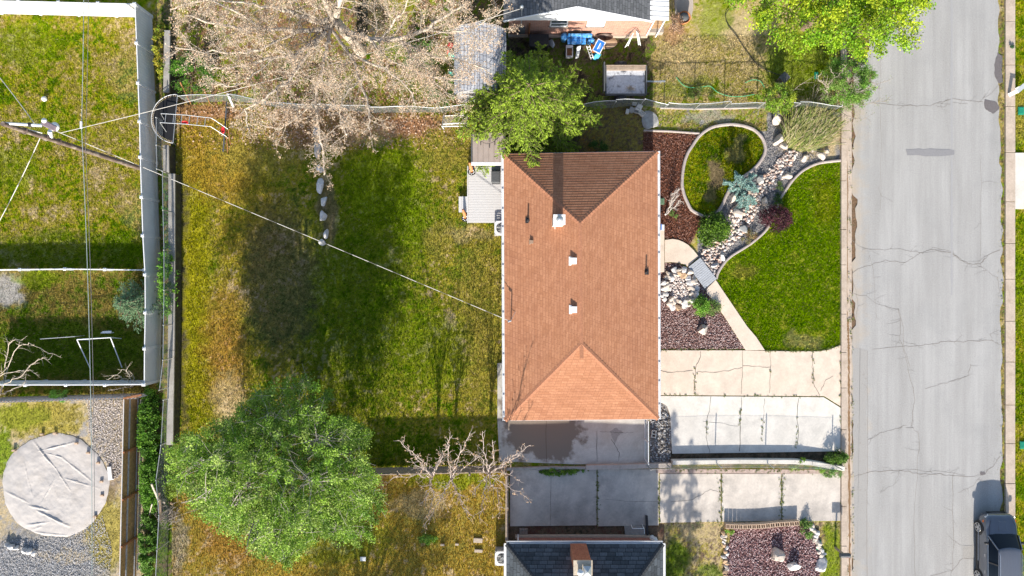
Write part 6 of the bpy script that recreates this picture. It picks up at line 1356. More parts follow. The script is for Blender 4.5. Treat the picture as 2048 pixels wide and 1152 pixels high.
# ------------------------------------------------------------------ trampoline and climbing frame
tp = thing('trampoline', 'half folded black trampoline with a white rim beside the climbing frame', 'trampoline', G(350, 245)); TZ = 1.05
h0, h1 = P(355, 189, TZ), P(346, 286, TZ); c = (h0 + h1) / 2; R_ = (h0 - h1).length / 2; hu = (h0 - h1).normalized(); hv = Vector((-hu.y, hu.x, 0)); hv = hv if hv.x < 0 else -hv
def tpt(a, r, z=0): return c + hu * (math.cos(a) * r) + hv * (math.sin(a) * r * .98) + Vector((0, 0, z))
mb = MB(); n = 30; mb.tube([tpt(3.1416 * i / n, R_) for i in range(n + 1)], .018, 8); mb.build('frame', M_white_metal, tp)
mb = MB(); mb.cyl(h0, h1, .022, .022, 8); mb.build('fold_bar', M_galv, tp)
mb = MB(); ps = [tpt(3.1416 * i / n, R_ * .91) for i in range(n + 1)]; k = len(ps); mb.add(ps + [p - Vector((0, 0, .03)) for p in ps], [tuple(range(k)), tuple(range(2 * k - 1, k - 1, -1))] + [(i, (i + 1) % k, k + (i + 1) % k, k + i) for i in range(k)]); mb.build('mat', mat('trampoline_mat', (.014, .015, .018), .95, .15, 10), tp)
mb = MB()
for i in range(1, 40): a = 3.1416 * i / 40; mb.cyl(tpt(a, R_ * .915, -.01), tpt(a, R_ * .985), .014, .014, 5)
mb.build('spring', mat('rusty_spring', (.50, .40, .30), .6, .3, 10), tp)
for a in (.4, 1.57, 2.74): q = tpt(a, R_); mb = MB(); mb.cyl(q, (q.x, q.y, 0), .02, .02, 6); mb.build('leg', M_galv, tp)
lf = thing('climbing_frame', 'silver ladder shaped climbing frame leaning from the trampoline to the lawn', 'climbing frame', G(420, 245))
r1_ = [P(322, 227, 1.7), P(372, 230, 1.6), P(423, 236, 1.45), P(456, 258, .9)]; r2_ = [P(320, 245, 1.7), P(370, 248, 1.6), P(421, 253, 1.45), P(453, 273, .9)]
for q in (r1_, r2_): mb = MB(); mb.tube(q, .02, 8); mb.build('side_rail', M_galv, lf)
for px in (331, 347, 363, 379, 395, 411): t = (px - 321) / 102; mb = MB(); mb.cyl(r1_[0].lerp(r1_[2], t), r2_[0].lerp(r2_[2], t), .02, .02, 6); mb.build('rung', M_galv, lf)
for a, b in ((P(456, 258, .9), G(461, 290)), (P(453, 273, .9), G(455, 305)), (P(440, 246, 1.1), P(440, 266, 1.1)), (r1_[0], G(338, 258)), (r2_[0], G(352, 292))): mb = MB(); mb.cyl(a, b, .018, .018, 6); mb.build('leg', M_rust if a.x > r1_[1].x else M_galv, lf)
bm_ = thing('timber_post', 'dark timber post standing upright at the edge of the climbing frame', 'post', G(456, 262)); mb = MB(); mb.beam(G(459, 205, .35), G(452, 306, .35), .07, .07); mb.build('crossbar', M_darkgrey, bm_)
for x, y in ((458, 215), (452, 300)): mb = MB(); mb.cyl(G(x, y), G(x, y, .35), .03, .03, 6); mb.build('leg', M_darkgrey, bm_)
mb = MB(); mb.beam(P(455, 187, .95), P(466, 212, .5), .1, .06); mb.beam(P(466, 212, .5), G(467, 215), .1, .06); props(mb.build('white_plank', M_white), 'pale plank propped on the chain link fence beside the back lawn', 'plank')
for px, py, sx, sy, lab in ((369, 245, .22, .1, 'red plastic swing seat lying beside the ladder rungs'), (446, 260, .1, .2, 'red plastic swing seat at the end of the climbing frame')):
    c = P(px, py, .6); mb = MB(); mb.lathe(c, [(.001, -.05), (.8, -.05), (1, 0), (.9, .06), (.6, .04), (.001, .02)], 14, True, sx * 1.1, sy * 1.3); mb.v = [(v_[0], v_[1], v_[2]) for v_ in mb.v]
    o = MB(); o.lathe(c, [(.001, -.06), (.14, -.06), (.17, 0), (.15, .05), (.11, .0), (.001, -.02)], 14, True, sx * 6, sy * 6); o.cyl(c, (c.x, c.y, .0), .02, .02, 6); props(o.build('swing_seat', mat('red_plastic', (.62, .03, .035), .4, .1, 5)), lab, 'swing seat')
mb = MB(); mb.cyl(P(360, 164, 1.6), G(384, 212), .035, .03, 8); props(mb.build('rusty_post', M_rust), 'rust orange pipe leaning on the fence north of the climbing frame', 'post')
mb = MB(); mb.cyl(P(408, 178, 1.3), G(420, 208), .025, .025, 8); props(mb.build('rusty_post', M_rust), 'thin rusty pipe leaning in the fence left of the pale plank', 'post')

# ------------------------------------------------------------------ round cover
rg = np.random.default_rng(3); tc_ = thing('round_cover', 'big round wrinkled tan cover lying on the gravel at lower left', 'cover', G(111, 971)); nr, na = 110, 320; c = G(111, 971); V = []; Rm = 3.0
rr = np.linspace(0, 1, nr)[:, None] * np.ones((1, na)); aa = np.ones((nr, 1)) * np.linspace(0, 6.28319, na, endpoint=False)[None]; Re = Rm * (1 + .014 * np.sin(aa * 5 + 1) + .006 * np.sin(aa * 13) + .004 * np.sin(aa * 31))
x = rr * Re * np.cos(aa); y = rr * Re * np.sin(aa) * .97; z = .07 + (fbm(x * .8 + 9, y * .8, 5) - .5) * .10 + (fbm(x * 3 + 9, y * 3, 6) - .5) * .03
def fold(x0, y0, x1, y1, w_, h_):
    x0, y0, x1, y1 = [(x0 - 111) / S, (971 - y0) / S, (x1 - 111) / S, (971 - y1) / S]; dx, dy = x1 - x0, y1 - y0; L2 = dx * dx + dy * dy; t = np.clip(((x - x0) * dx + (y - y0) * dy) / L2, 0, 1); px_ = x - (x0 + t * dx); py_ = y - (y0 + t * dy); d_ = np.sqrt(px_ ** 2 + py_ ** 2 + 1e-6); d_ = d_ + (fbm(x * 4, y * 4, 9) - .5) * .12; return h_ * .55 * np.exp(-(d_ / (w_ * .7)) ** 2) * np.sin(np.clip(t, 0.02, .98) * 3.14) ** .4
for a in [(66,880,112,936,.06,.12),(112,936,142,980,.05,.06),(78,902,155,883,.05,.08),(95,906,128,915,.05,.07),(125,915,185,962,.06,.07),(130,956,200,976,.05,.05),(5,978,60,1005,.05,.06),(60,1010,100,1020,.06,.07),(75,1020,140,1052,.07,.11),(50,1062,138,1072,.07,.12),(55,1050,100,1043,.06,.08),(50,925,66,990,.05,.04),(60,1062,85,1052,.06,.08),(110,960,85,1005,.06,.04)]: z = z + fold(*a)
z = z * (1 - rr ** 14 * .95) + .0
V = np.stack([x + c.x, y + c.y, z], -1).reshape(-1, 3); i0 = (np.arange(nr - 1)[:, None] * na + np.arange(na)[None]).ravel(); i1 = (np.arange(nr - 1)[:, None] * na + (np.arange(na)[None] + 1) % na).ravel(); F = np.stack([i0, i0 + na, i1 + na, i1], 1)
np_mesh('fabric', V, F, mat('tan_canvas', (.49, .455, .425), .85, .05, 3, bmp=.15, bscale=50, stain=(.42, .38, .34), sscale=1.2, srange=(.5, .8)), tc_, smooth=True)
rd = random.Random(6)
for i, (px, py) in enumerate(((86, 868), (112, 866), (155, 886), (178, 905), (198, 925), (205, 962), (206, 990), (30, 900), (192, 1032))):
    mb = MB(); q = G(px, py, .1); mb.box(q.x - .09, q.x + .09, q.y - .05, q.y + .05, 0, .16); mb.build('weight_block', M_blk, tc_, bevel=.01)
o = MB(); M4 = Matrix.Translation(G(222, 945)) @ Matrix.Rotation(.12, 4, 'Z'); o.box(-.11, .11, -.36, .36, 0, .14, M4); o.box(-.15, .15, -.4, -.33, 0, .1, M4); props(o.build('white_log', M_white, bevel=.02), 'short white painted block beside the round tan cover', 'block')
# ------------------------------------------------------------------ white pipe frame, soccer goal
def frame(name, label, cat, rails, r, m):
    o = thing(name, label, cat, (rails[0][0].x, rails[0][0].y, 0))
    for a, b, pn in rails: mb = MB(); mb.cyl(a, b, r, r, 8); mb.build(pn, m, o)
    return o
frame('pipe_goal', 'white pipe goal frame standing in the shady left yard', 'goal', [(P(154, 679, 1.1), P(221, 675, 1.1), 'crossbar'), (P(154, 679, 1.1), G(181, 738), 'post'), (P(221, 675, 1.1), G(244, 735), 'post'), (P(154, 679, 1.1), G(180, 680), 'post'), (P(221, 675, 1.1), G(243, 677), 'post')], .028, M_vinyl)
mb = MB(); mb.beam(P(205, 664, .3), P(223, 663, .3), .09, .05); mb.beam(G(210, 664), G(210, 664, .3), .05, .05) if False else None; mb.box(G(208, 0).x, G(228, 0).x, G(0, 666).y, G(0, 664).y, 0, .3); props(mb.build('white_board', M_white), 'small white board lying above the white pipe goal', 'board')
frame('pipe_rail', 'thin grey pipe rail in the shady left yard', 'rail', [(P(80, 678, .9), P(150, 673, .9), 'top_rail'), (P(80, 678, .9), G(102, 676), 'post'), (P(150, 673, .9), G(170, 671), 'post')], .018, M_galv)
gl = frame('soccer_goal', 'small white soccer goal beside the conifer at the back fence', 'goal', [(P(884, 253, 1.0), P(933, 252, 1.0), 'crossbar'), (P(884, 253, 1.0), G(888, 258), 'post'), (P(933, 252, 1.0), G(936, 258), 'post'), (P(884, 253, 1.0), G(887, 232), 'side_bar'), (P(933, 252, 1.0), G(936, 230), 'side_bar'), (G(887, 232, .03), G(936, 230, .03), 'back_bar'), (P(886, 248, 1.0), P(930, 246, 1.0), 'crossbar')], .028, M_white)
mb = MB()
for i in range(19):
    t = i / 18; mb.cyl(P(884, 253, 1).lerp(P(933, 252, 1), t), G(887, 232, .03).lerp(G(936, 230, .03), t), .005, .005, 3)
    if i < 10: t = i / 9; mb.cyl(P(884, 253, 1).lerp(G(887, 232, .03), t), P(933, 252, 1).lerp(G(936, 230, .03), t), .005, .005, 3)
mb.build('net', M_white, gl)
o = MB(); o.lathe(G(92, 199), [(.001, 0), (.1, .03), (.15, .14), (.1, .25), (.001, .28)], 16); props(o.build('ball', M_white), 'white ball on the grass above the pole', 'ball')
o = MB(); o.box(*(G(721, 0).x, G(732, 0).x), G(0, 1121).y, G(0, 1113).y, 0, .09); props(o.build('paving_slab', M_white, bevel=.01), 'single white paving slab in the dry south lawn', 'slab')
for i, (px, py, w_, h_) in enumerate(((956, 1080, 18, 9), (957, 1101, 16, 6), (885, 1089, 8, 4), (914, 1088, 7, 4))): o = MB(); M4 = Matrix.Translation(G(px, py)) @ Matrix.Rotation(-.05, 4, 'Z'); o.box(-w_ / 2 / S, w_ / 2 / S, -h_ / 2 / S, h_ / 2 / S, -.02, .09, M4); props(o.build('stepping_stone', mat('stepping_concrete', (.46, .38, .30), .9, .2, 7) if i == 0 else bpy.data.materials['stepping_concrete'], bevel=.015), ['largest tan stepping stone in the dry south lawn', 'narrow tan stepping stone just below the largest one', 'small stone at the west end of the broken row in the south lawn', 'small stone second from the west in the broken row of the south lawn'][i], 'stepping stone')
# dead wood
for a, b, r_, lab in ((P(303, 968, 1.1), G(325, 1018), .05, 'bleached leaning timber west of the dead wood heap'), (P(319, 985, .8), G(322, 1040), .06, 'dark leaning timber beside the bleached one'), (P(318, 1000, .9), G(322, 1000), .05, 'short pale stake at the dead wood heap'), (G(300, 1030, .1), P(304, 1008, .8), .03, 'curved pale stick in the green hedge')):
    mb = MB(); mb.cyl(a, b, r_, r_ * 1.2, 8); props(mb.build('timber', M_bark_pale if 'dark' not in lab else M_bark_brown), lab, 'timber')
rd = random.Random(77); segs = []
for i in range(160): p = G(rd.gauss(338, 12), rd.gauss(1035, 10), rd.uniform(.02, .3)); a = rd.uniform(0, 3.14); l = rd.uniform(.15, .5); segs.append((*p, p.x + math.cos(a) * l, p.y + math.sin(a) * l, p.z + rd.uniform(-.05, .1), .012, .008))
props(tube_obj('brush_pile', segs, M_bark_grey), 'heap of cut grey brushwood at the edge of the big green tree', 'brush pile')

# ------------------------------------------------------------------ things behind the brick house
tl = thing('utility_trailer', 'flat utility trailer with a weathered white plank bed behind the brick house', 'trailer', G(1250, 175))
x0, x1 = P(1212, 0, .75).x, P(1293, 0, .75).x; y0, y1 = P(0, 188, .75).y, P(0, 131, .75).y
mb = MB(); n = 18
for i in range(n): mb.box(x0 + .06, x1 - .06, y0 + .05 + (y1 - y0 - .1) * i / n, y0 + .05 + (y1 - y0 - .1) * (i + .88) / n, .50, .54)
mb.build('bed_plank', mat('worn_white_plank', (.56, .58, .62), .8, .2, 10, stain=(.10, .10, .12), sscale=2.2, srange=(.56, .66), bmp=.3), tl)
for a, b in (((x0, y0), (x1, y0)), ((x1, y0), (x1, y1)), ((x0, y1), (x1, y1)), ((x0, y0), (x0, y1))):
    mb = MB(); mb.beam((a[0], a[1], .73), (b[0], b[1], .73), .06, .06); mb.beam((a[0], a[1], .5), (b[0], b[1], .5), .05, .12); 
    for t in (0, .33, .66, 1): mb.box(a[0] + (b[0] - a[0]) * t - .02, a[0] + (b[0] - a[0]) * t + .02, a[1] + (b[1] - a[1]) * t - .02, a[1] + (b[1] - a[1]) * t + .02, .45, .72)
    mb.build('side_rail', M_wood if a[1] == y1 and b[1] == y1 else M_darkgrey, tl)
mb = MB(); mb.box(x0 + .03, x1 - .03, y1 - .22, y1 - .05, .56, .70); mb.build('headboard', M_wood, tl)
for yy in (y0 - .16, y1 + .16):
    mb = MB(); cx = (x0 + x1) / 2 - .25; mb.cyl((cx, yy - .08, .3), (cx, yy + .08, .3), .3, .3, 20); w_ = mb.build('wheel', M_black, tl); mb = MB(); mb.cyl((cx, yy - .09, .3), (cx, yy + .09, .3), .14, .14, 14); mb.build('hub', M_galv, w_)
    mb = MB(); 
    for i in range(8): a0, a1 = 3.1416 * i / 8, 3.1416 * (i + 1) / 8; mb.add([(cx + .36 * math.cos(a0), yy - .11, .32 + .36 * math.sin(a0)), (cx + .36 * math.cos(a1), yy - .11, .32 + .36 * math.sin(a1)), (cx + .36 * math.cos(a1), yy + .11, .32 + .36 * math.sin(a1)), (cx + .36 * math.cos(a0), yy + .11, .32 + .36 * math.sin(a0))], [(0, 3, 2, 1)])
    mb.build('mudguard', M_black, tl)
mb = MB(); mb.beam((x1, (y0 + y1) / 2, .45), (x1 + .9, (y0 + y1) / 2, .42), .07, .07); mb.cyl((x1 + .9, (y0 + y1) / 2, .1), (x1 + .9, (y0 + y1) / 2, .6), .03, .03, 8); mb.box(x1 + .78, x1 + 1.1, (y0 + y1) / 2 - .04, (y0 + y1) / 2 + .04, .42, .5); mb.build('tongue', M_galv, tl)
mb = MB(); mb.box(x0 - .16, x0 - .1, y0 + .1, y1 + .1, .5, 1.1); mb.build('tailgate', M_darkgrey, tl)
rd = random.Random(9); segs = []
for i in range(40): p = P(1262 + rd.gauss(0, 4), 177 + rd.gauss(0, 2), .6); segs.append((*p, p.x + rd.gauss(0, .12), p.y + rd.gauss(0, .12), p.z + rd.uniform(-.03, .1), .012, .008))
props(tube_obj('twig_heap', segs, M_bark_pale), 'small heap of pale twigs lying on the trailer bed', 'twigs')
Mb = lambda n_, c, r=.5: mat(n_, c, r, .1, 6)
M_blue = Mb('bright_blue_plastic', (.02, .16, .62)); M_tarp = mat('blue_tarp', (.05, .26, .62), .5, .25, 9, bmp=.6, bscale=9, stain=(.25, .5, .8), sscale=6, srange=(.5, .6)); M_orange = Mb('orange_fabric', (.75, .22, .02)); M_teal = mat('teal_bag', (.03, .33, .55), .5, .3, 9, bmp=.6, bscale=12)
wy_ = G(0, 72).y
o = thing('blue_bench', 'bench wrapped in bright blue tarp against the red brick wall', 'bench', G(1155, 88)); mb = MB(); a, b = P(1135, 88, .5), P(1172, 76, .5); mb.box(a.x, b.x, a.y, b.y, .4, .5); mb.build('seat', M_tarp, o, bevel=.03)
mb = MB(); mb.box(a.x + .02, b.x + .3, b.y + .02, b.y + .1, .45, .9); mb.build('back', M_tarp, o)
for x in (a.x + .08, b.x - .08): mb = MB(); mb.box(x - .03, x + .03, a.y + .04, b.y - .04, 0, .4); mb.build('leg', M_black, o)
mb = MB(); q = [P(1142, 87, .5), P(1142, 66, 1.1), P(1147, 61, 1.2), P(1158, 60, 1.2), P(1164, 65, 1.1), P(1164, 87, .5)]; mb.tube(q, .02, 6); props(mb.build('metal_hoop', M_black), 'black metal hoop handle standing over the blue bench', 'hoop')
o = thing('wheelbarrow', 'grey plastic cart full of brown soil left of the white step ladder', 'cart', G(1142, 108)); a, b = P(1132, 113, .5), P(1146, 90, .5); mb = MB(); w_ = .05
mb.box(a.x, b.x, a.y, a.y + w_, .2, .5); mb.box(a.x, b.x, b.y - w_ * 3, b.y, .2, .5); mb.box(a.x, a.x + w_, a.y + w_, b.y - w_ * 3, .2, .5); mb.box(b.x - w_, b.x, a.y + w_, b.y - w_ * 3, .2, .5); mb.build('tub', mat('grey_tub', (.5, .5, .52), .5, .08, 5), o, bevel=.01)
mb = MB(); mb.box(a.x + w_, b.x - w_, a.y + w_, b.y - w_ * 3, .15, .42); mb.build('soil', mat('brown_soil', (.14, .07, .035), .95, .3, 12), o)
for x in (a.x - .03, b.x + .03): mb = MB(); mb.cyl((x - .03, (a.y + b.y) / 2, .16), (x + .03, (a.y + b.y) / 2, .16), .16, .16, 14); mb.build('wheel', M_black, o)
def stepladder(label, f0, f1, b0_, b1_, top, n=5, m=None):
    o = thing('step_ladder', label, 'ladder', (top.x, top.y, 0)); u_ = Vector((.16, 0, 0))
    for f, bb in ((f0, b0_), (f1, b1_)):
        mb = MB(); mb.beam(f, bb, .03, .03); mb.build('side_rail', m or M_white, o)
    mb = MB()
    for i in range(n): t = (i + .5) / n; mb.beam(f0.lerp(b0_, t), f1.lerp(b1_, t), .035, .02)
    mb.build('rung', m or M_white, o); return o
stepladder('white ladder section lying left of the blue sign', P(1151, 117, .3), P(1154, 94, .9), P(1157, 115, .3), P(1162, 92, .9), G(1156, 105))
stepladder('white ladder section leaning beside the blue and white sign', P(1173, 92, .8), P(1179, 91, .8), P(1182, 119, .2), P(1187, 117, .2), G(1180, 105))
stepladder('left half of the white folding rail below the brick wall corner', P(1250, 95, .3), P(1256, 92, .3), P(1262, 74, .9), P(1267, 66, .9), G(1258, 82))
stepladder('right half of the white folding rail below the porch', P(1273, 62, 1.0), P(1276, 66, .9), P(1277, 90, .3), P(1281, 91, .3), G(1277, 78))
mb = MB(); mb.tube([P(1250, 78, .6), P(1258, 68, 1.0), P(1265, 60, 1.3), P(1270, 57, 1.35), P(1275, 61, 1.2), P(1281, 75, .7)], .02, 6); props(mb.build('bent_pipe', M_darkgrey), 'dark bent pipe arching over the white folding rail', 'pipe')
o = thing('yard_sign', 'blue and white yard sign lying tilted on bags behind the brick house', 'sign', G(1198, 98)); M4 = Matrix.Translation(P(1198, 93, .55)) @ Matrix.Rotation(R(-28), 4, 'Z') @ Matrix.Rotation(R(8), 4, 'X'); mb = MB(); mb.box(-.24, .24, -.36, .36, -.02, .0, M4); mb.build('board', M_white, o)
mb = MB(); mb.box(-.20, .20, -.30, .32, .001, .008, M4); mb.build('blue_panel', M_blue, o); mb = MB(); mb.box(-.03, .015, -.17, .2, .009, .013, M4); mb.box(.06, .075, -.12, .14, .009, .013, M4); mb.build('white_lettering', M_white, o)
def bag(label, px, py, rx, ry, h, m, seed, name='bag', z=0.): return rock(name, label, px, py, rx * 2, ry * 2, .3, h, m, seed, None, 'bag', z)
bag('orange bag under the blue and white sign', 1186, 98, 6, 10, .35, M_orange, 501); bag('crumpled teal blue bag below the blue and white sign', 1193, 112, 9, 7, .35, M_teal, 502); bag('crumpled light blue tarp bundle right of the blue bench', 1181, 84, 8, 6, .4, M_tarp, 503)
o = MB(); o.lathe(G(1127, 80), [(.16, 0), (.18, .3), (.19, .62), (.15, .66), (.001, .67)], 14); props(o.build('blue_barrel', M_tarp), 'small round blue bin at the foot of the brick wall', 'bin')
bag('grey white plastic bin bag left of the round blue bin', 1102, 88, 6, 8, .4, mat('grey_white_plastic', (.5, .53, .56), .5, .1, 5), 504)
o = thing('fire_bowl', 'brown metal fire bowl on a sandy round base below the curtained window', 'fire bowl', G(1210, 80)); mb = MB(); mb.lathe(P(1210, 74, .5), [(.001, -.22), (.25, -.16), (.42, .0), (.45, .0), (.3, -.2), (.001, -.28)], 22, True, 1.0, .45); mb.build('bowl', mat('bowl_metal', (.10, .065, .05), .5, .2, 8), o)
mb = MB(); mb.lathe(G(1210, 85), [(.7, 0), (.68, .06), (.001, .07)], 26, True, 1.0, .55); mb.build('base', mat('sandy_base', (.48, .34, .22), .9, .12, 6), o); mb = MB(); mb.cyl(G(1210, 98), P(1210, 74, .4), .02, .02, 6); mb.build('leg', M_black, o)
o = MB(); a, b = P(1060, 92, .9), P(1096, 70, .9); o.box(a.x, b.x, a.y, b.y, 0, .9); o.box(a.x - .04, b.x + .04, a.y - .04, b.y + .04, .9, .95); props(o.build('storage_box', M_black, bevel=.02), 'big black storage box in shade against the brick wall', 'box')
o = thing('plant_pot', 'big orange terracotta pot with a teal rim beside the brown bush', 'plant pot', G(1362, 42)); mb = MB(); mb.lathe(P(1368, 36, .4), [(.001, -.4), (.24, -.4), (.34, .05), (.36, .12), (.30, .12), (.28, .0), (.001, -.02)], 20); mb.build('pot', M_terra, o); mb = MB(); mb.lathe(P(1368, 34, .52), [(.20, .0), (.27, .02), (.25, .06), (.001, .08)], 20, True, 1, .9); mb.build('lid', M_darkgrey, o)
slab('path', [(1345, -60), (1386, -60), (1386, 20), (1380, 42), (1362, 46), (1350, 30)], -.1, .05, M_conc_pink)
def hose(name, label, pts, m, r=.015): mb = MB(); mb.tube([G(x, y, .05) for x, y in smooth_pts(pts, 5)], r, 6); return props(mb.build(name, m), label, 'hose')
hose('garden_hose', 'black hose curving across the dry grass to the bin', [(1458, 18), (1451, 30), (1455, 50), (1472, 72), (1490, 100), (1515, 130), (1540, 144), (1562, 152)], M_black, .02)
hose('garden_hose', 'green hose winding in the grass north of the fence', [(1352, 155), (1368, 172), (1390, 176), (1405, 174), (1420, 173), (1435, 185), (1460, 193), (1485, 193), (1508, 189)], mat('green_hose', (.08, .42, .20), .5, .1, 5), .018)
hose('garden_hose', 'short green hose loop near the small yellow green tree', [(1490, 166), (1505, 160), (1520, 163), (1528, 175)], bpy.data.materials['green_hose'], .018)
o = thing('rubbish_bin', 'black rubbish bin standing in the shade of the yellow green tree', 'bin', G(1570, 160)); mb = MB(); c = P(1570, 154, .9); mb.lathe((c.x, c.y, 0), [(.24, 0), (.30, .82)], 4, False); mb.build('body', M_black, o, bevel=.02); mb = MB(); mb.lathe((c.x, c.y, .83), [(.33, 0), (.32, .05), (.001, .07)], 4, False); mb.build('lid', M_darkgrey, o)
for i, (px, py, w_, l_, rot, m) in enumerate(((1277, 217, 11, 14, .5, M_conc_white), (1283, 228, 12, 9, .7, M_conc_white), (1262, 221, 9, 11, .4, M_conc_grey), (1272, 222, 10, 11, .4, M_conc_grey), (1254, 224, 6, 9, .2, M_conc_white), (1268, 209, 8, 6, .1, M_conc_white))):
    o = MB(); M4 = Matrix.Translation(G(px, py)) @ Matrix.Rotation(-rot, 4, 'Z'); a, b = w_ / 2 / S, l_ / 2 / S; t = .035; h_ = .19
    o.box(-a, a, -b, -b + t, 0, h_, M4); o.box(-a, a, b - t, b, 0, h_, M4); o.box(-a, -a + t, -b + t, b - t, 0, h_, M4); o.box(a - t, a, -b + t, b - t, 0, h_, M4); o.box(-a + t, a - t, -t / 2, t / 2, 0, h_, M4); o.box(-a + t, a - t, -b + t, b - t, 0, .1 if i % 2 else h_ - .004, M4)
    props(o.build('concrete_block', m, bevel=.006), ['pale block leaning at the north fence nearest the big flat boulder', 'pale flat block just south of the leaning pale block', 'grey hollow block at the middle of the pile by the fence', 'grey hollow block between the pale blocks and the other grey one', 'small white block at the west end of the pile by the fence', 'small white block tucked under the chain link north of the pile'][i], 'block')
o = MB(); M4 = Matrix.Translation(G(1306.5, 867)) @ Matrix.Rotation(-.12, 4, 'Z'); a, b, t, h_ = .13, .20, .04, .2
for bx in ((-a, a, -b, -b + t), (-a, a, b - t, b), (-a, a, -t / 2, t / 2), (-a, -a + t, -b + t, -t / 2), (-a, -a + t, t / 2, b - t), (a - t, a, -b + t, -t / 2), (a - t, a, t / 2, b - t)): o.box(*bx, 0, h_, M4)
props(o.build('cinder_block', M_conc_white, bevel=.006), 'tan two hole cinder block beside the white gate', 'block')
for i, (px, py, rx, m, lab, cat) in enumerate(((900, 92, 6, bpy.data.materials['red_plastic'], 'red plastic toy against the west side of the shed', 'toy'), (897, 104, 5, bpy.data.materials['red_plastic'], 'second red toy below the first beside the shed', 'toy'), (905, 112, 7, Mb('mint_plastic', (.12, .55, .45)), 'mint green toy beside the weathered shed', 'toy'), (903, 148, 5, bpy.data.materials['mint_plastic'], 'long mint green toy south west of the shed', 'toy'))): rock('toy', lab, px, py, rx * 1.6, rx * (2.6 if i == 3 else 2.0), .3 * i, .35, m, 520 + i, None, cat)

# ------------------------------------------------------------------ planters on the deck, front porch things
for i, (px, py, lab) in enumerate(((944, 345, 'orange carved stump in a dark bowl at the north edge of the deck'), (931, 437, 'orange carved stump in a dark bowl with a green tuft at the deck step'))):
    o = thing('planter', lab, 'planter', P(px, py, .5 if i == 0 else 0)); z0 = .5 if i == 0 else .0; c = P(px, py, z0); c.z = z0; mb = MB(); mb.lathe(c, [(.001, 0), (.12, 0), (.2, .18), (.21, .24), (.17, .24), (.14, .1), (.001, .09)], 18); mb.build('bowl', M_black, o)
    mb = MB(); q0 = c + Vector((-.02, .02, .1)); q1 = c + Vector((-.10, .42, .75)); mb.cyl(q0, q0.lerp(q1, .5) + Vector((.03, 0, 0)), .08, .1, 10); mb.cyl(q0.lerp(q1, .5) + Vector((.03, 0, 0)), q1, .1, .05, 10); mb.build('stump', M_terra, o)
    mb = MB(); 
    for k in range(7): a = k * .9; mb.lathe(c + Vector((math.cos(a) * .12, math.sin(a) * .12, .2)), [(.001, -.03), (.04, 0), (.03, .04), (.001, .05)], 8)
    mb.build('pebble', M_white, o)
o = thing('porch_chair', 'small dark blue and white chair at the front porch', 'chair', G(1322, 456)); c = P(1325, 455, .55); mb = MB(); mb.box(c.x - .14, c.x + .1, c.y - .16, c.y + .16, .52, .56); mb.build('seat', M_white, o); mb = MB(); mb.box(c.x - .16, c.x - .12, c.y - .16, c.y + .16, .56, .9); mb.build('backrest', M_blue, o)
for sx, sy in ((-.12, -.13), (.08, -.13), (-.12, .13), (.08, .13)): mb = MB(); mb.cyl((c.x + sx, c.y + sy, 0), (c.x + sx, c.y + sy, .52), .015, .015, 6); mb.build('leg', M_black, o)
# ------------------------------------------------------------------ posts, mailbox
o = thing('mailbox', 'black mailbox on a post at the kerb by the parked car', 'mailbox', G(1681, 1112)); c = P(1690, 1111, 1.15); mb = MB(); pr = [(-.11, -.1), (.11, -.1), (.11, .04), (.07, .10), (0, .125), (-.07, .10), (-.11, .04)]
vs = [(c.x - .27, c.y + a, c.z + b) for a, b in pr] + [(c.x + .27, c.y + a, c.z + b) for a, b in pr]; nn = len(pr); mb.add(vs, [tuple(range(nn)), tuple(range(2 * nn - 1, nn - 1, -1))] + [(i, nn + i, nn + (i + 1) % nn, (i + 1) % nn) for i in range(nn)]); mb.build('box', M_darkgrey, o)
mb = MB(); mb.box(c.x + .27, c.x + .285, c.y - .1, c.y + .1, c.z - .09, c.z + .08); mb.build('door', M_black, o); mb = MB(); mb.box(c.x - .05, c.x + .05, c.y - .05, c.y + .05, 0, c.z - .1); mb.build('post', M_wood, o); mb = MB(); mb.box(c.x + .05, c.x + .2, c.y - .125, c.y - .115, c.z - .02, c.z + .03); mb.build('flag', bpy.data.materials['red_plastic'], o)
mb = MB(); mb.beam(P(1293, 1031, .15), P(1295, 1071, .15), .12, .12); mb.box(G(1290, 0).x, G(1296, 0).x, G(0, 1076).y, G(0, 1071).y, 0, .3); props(mb.build('downspout_extension', M_black), 'black drain pipe lying north from the corner of the charcoal roofed house', 'drain pipe')
frame('handrail', 'white handrail at the side door of the charcoal roofed house', 'handrail', [(P(1265, 1057, .8), P(1288, 1057, .8), 'top_rail'), (P(1288, 1057, .8), P(1289, 1068, .8), 'top_rail'), (G(1284, 1049), P(1288, 1057, .8), 'post'), (G(1262, 1049), P(1265, 1057, .8), 'post')], .02, M_white)
slab('path', [(1248, 1051), (1290, 1051), (1290, 1070), (1250, 1070)], -.1, .12, M_conc_grey)
o = MB(); 
for i in range(3):
    for j in range(4): a, b = G(1039 + i * 5.5, 1056 + j * 4), 0; o.box(a.x, a.x + .14, a.y - .1, a.y, -.02, .07 + .004 * ((i + j) % 2))
props(o.build('loose_bricks', M_brick2, bevel=.004), 'small square of dark red bricks laid by the charcoal roofed house', 'bricks')
o = MB(); M4 = Matrix.Translation(P(2040, 178, .5)) @ Matrix.Rotation(.6, 4, 'Z') @ Matrix.Rotation(.35, 4, 'Y'); o.box(-.3, .5, -.12, .12, -.02, .02, M4); o.box(-.28, -.22, -.1, .1, -.5, -.02, M4); o.box(.3, .36, -.1, .1, -.4, -.02, M4); props(o.build('white_bench', M_white), 'white board seat at the right edge of the photo across the street', 'bench')
o = MB(); c = G(1998 + 10, 90); bush('potted_plant', 'tiny dark green plant growing on the far kerb near the top', 2019, 94, 4, 4, .3, 260, .05, [(.04, .11, .05), (.07, .15, .06)], 601)
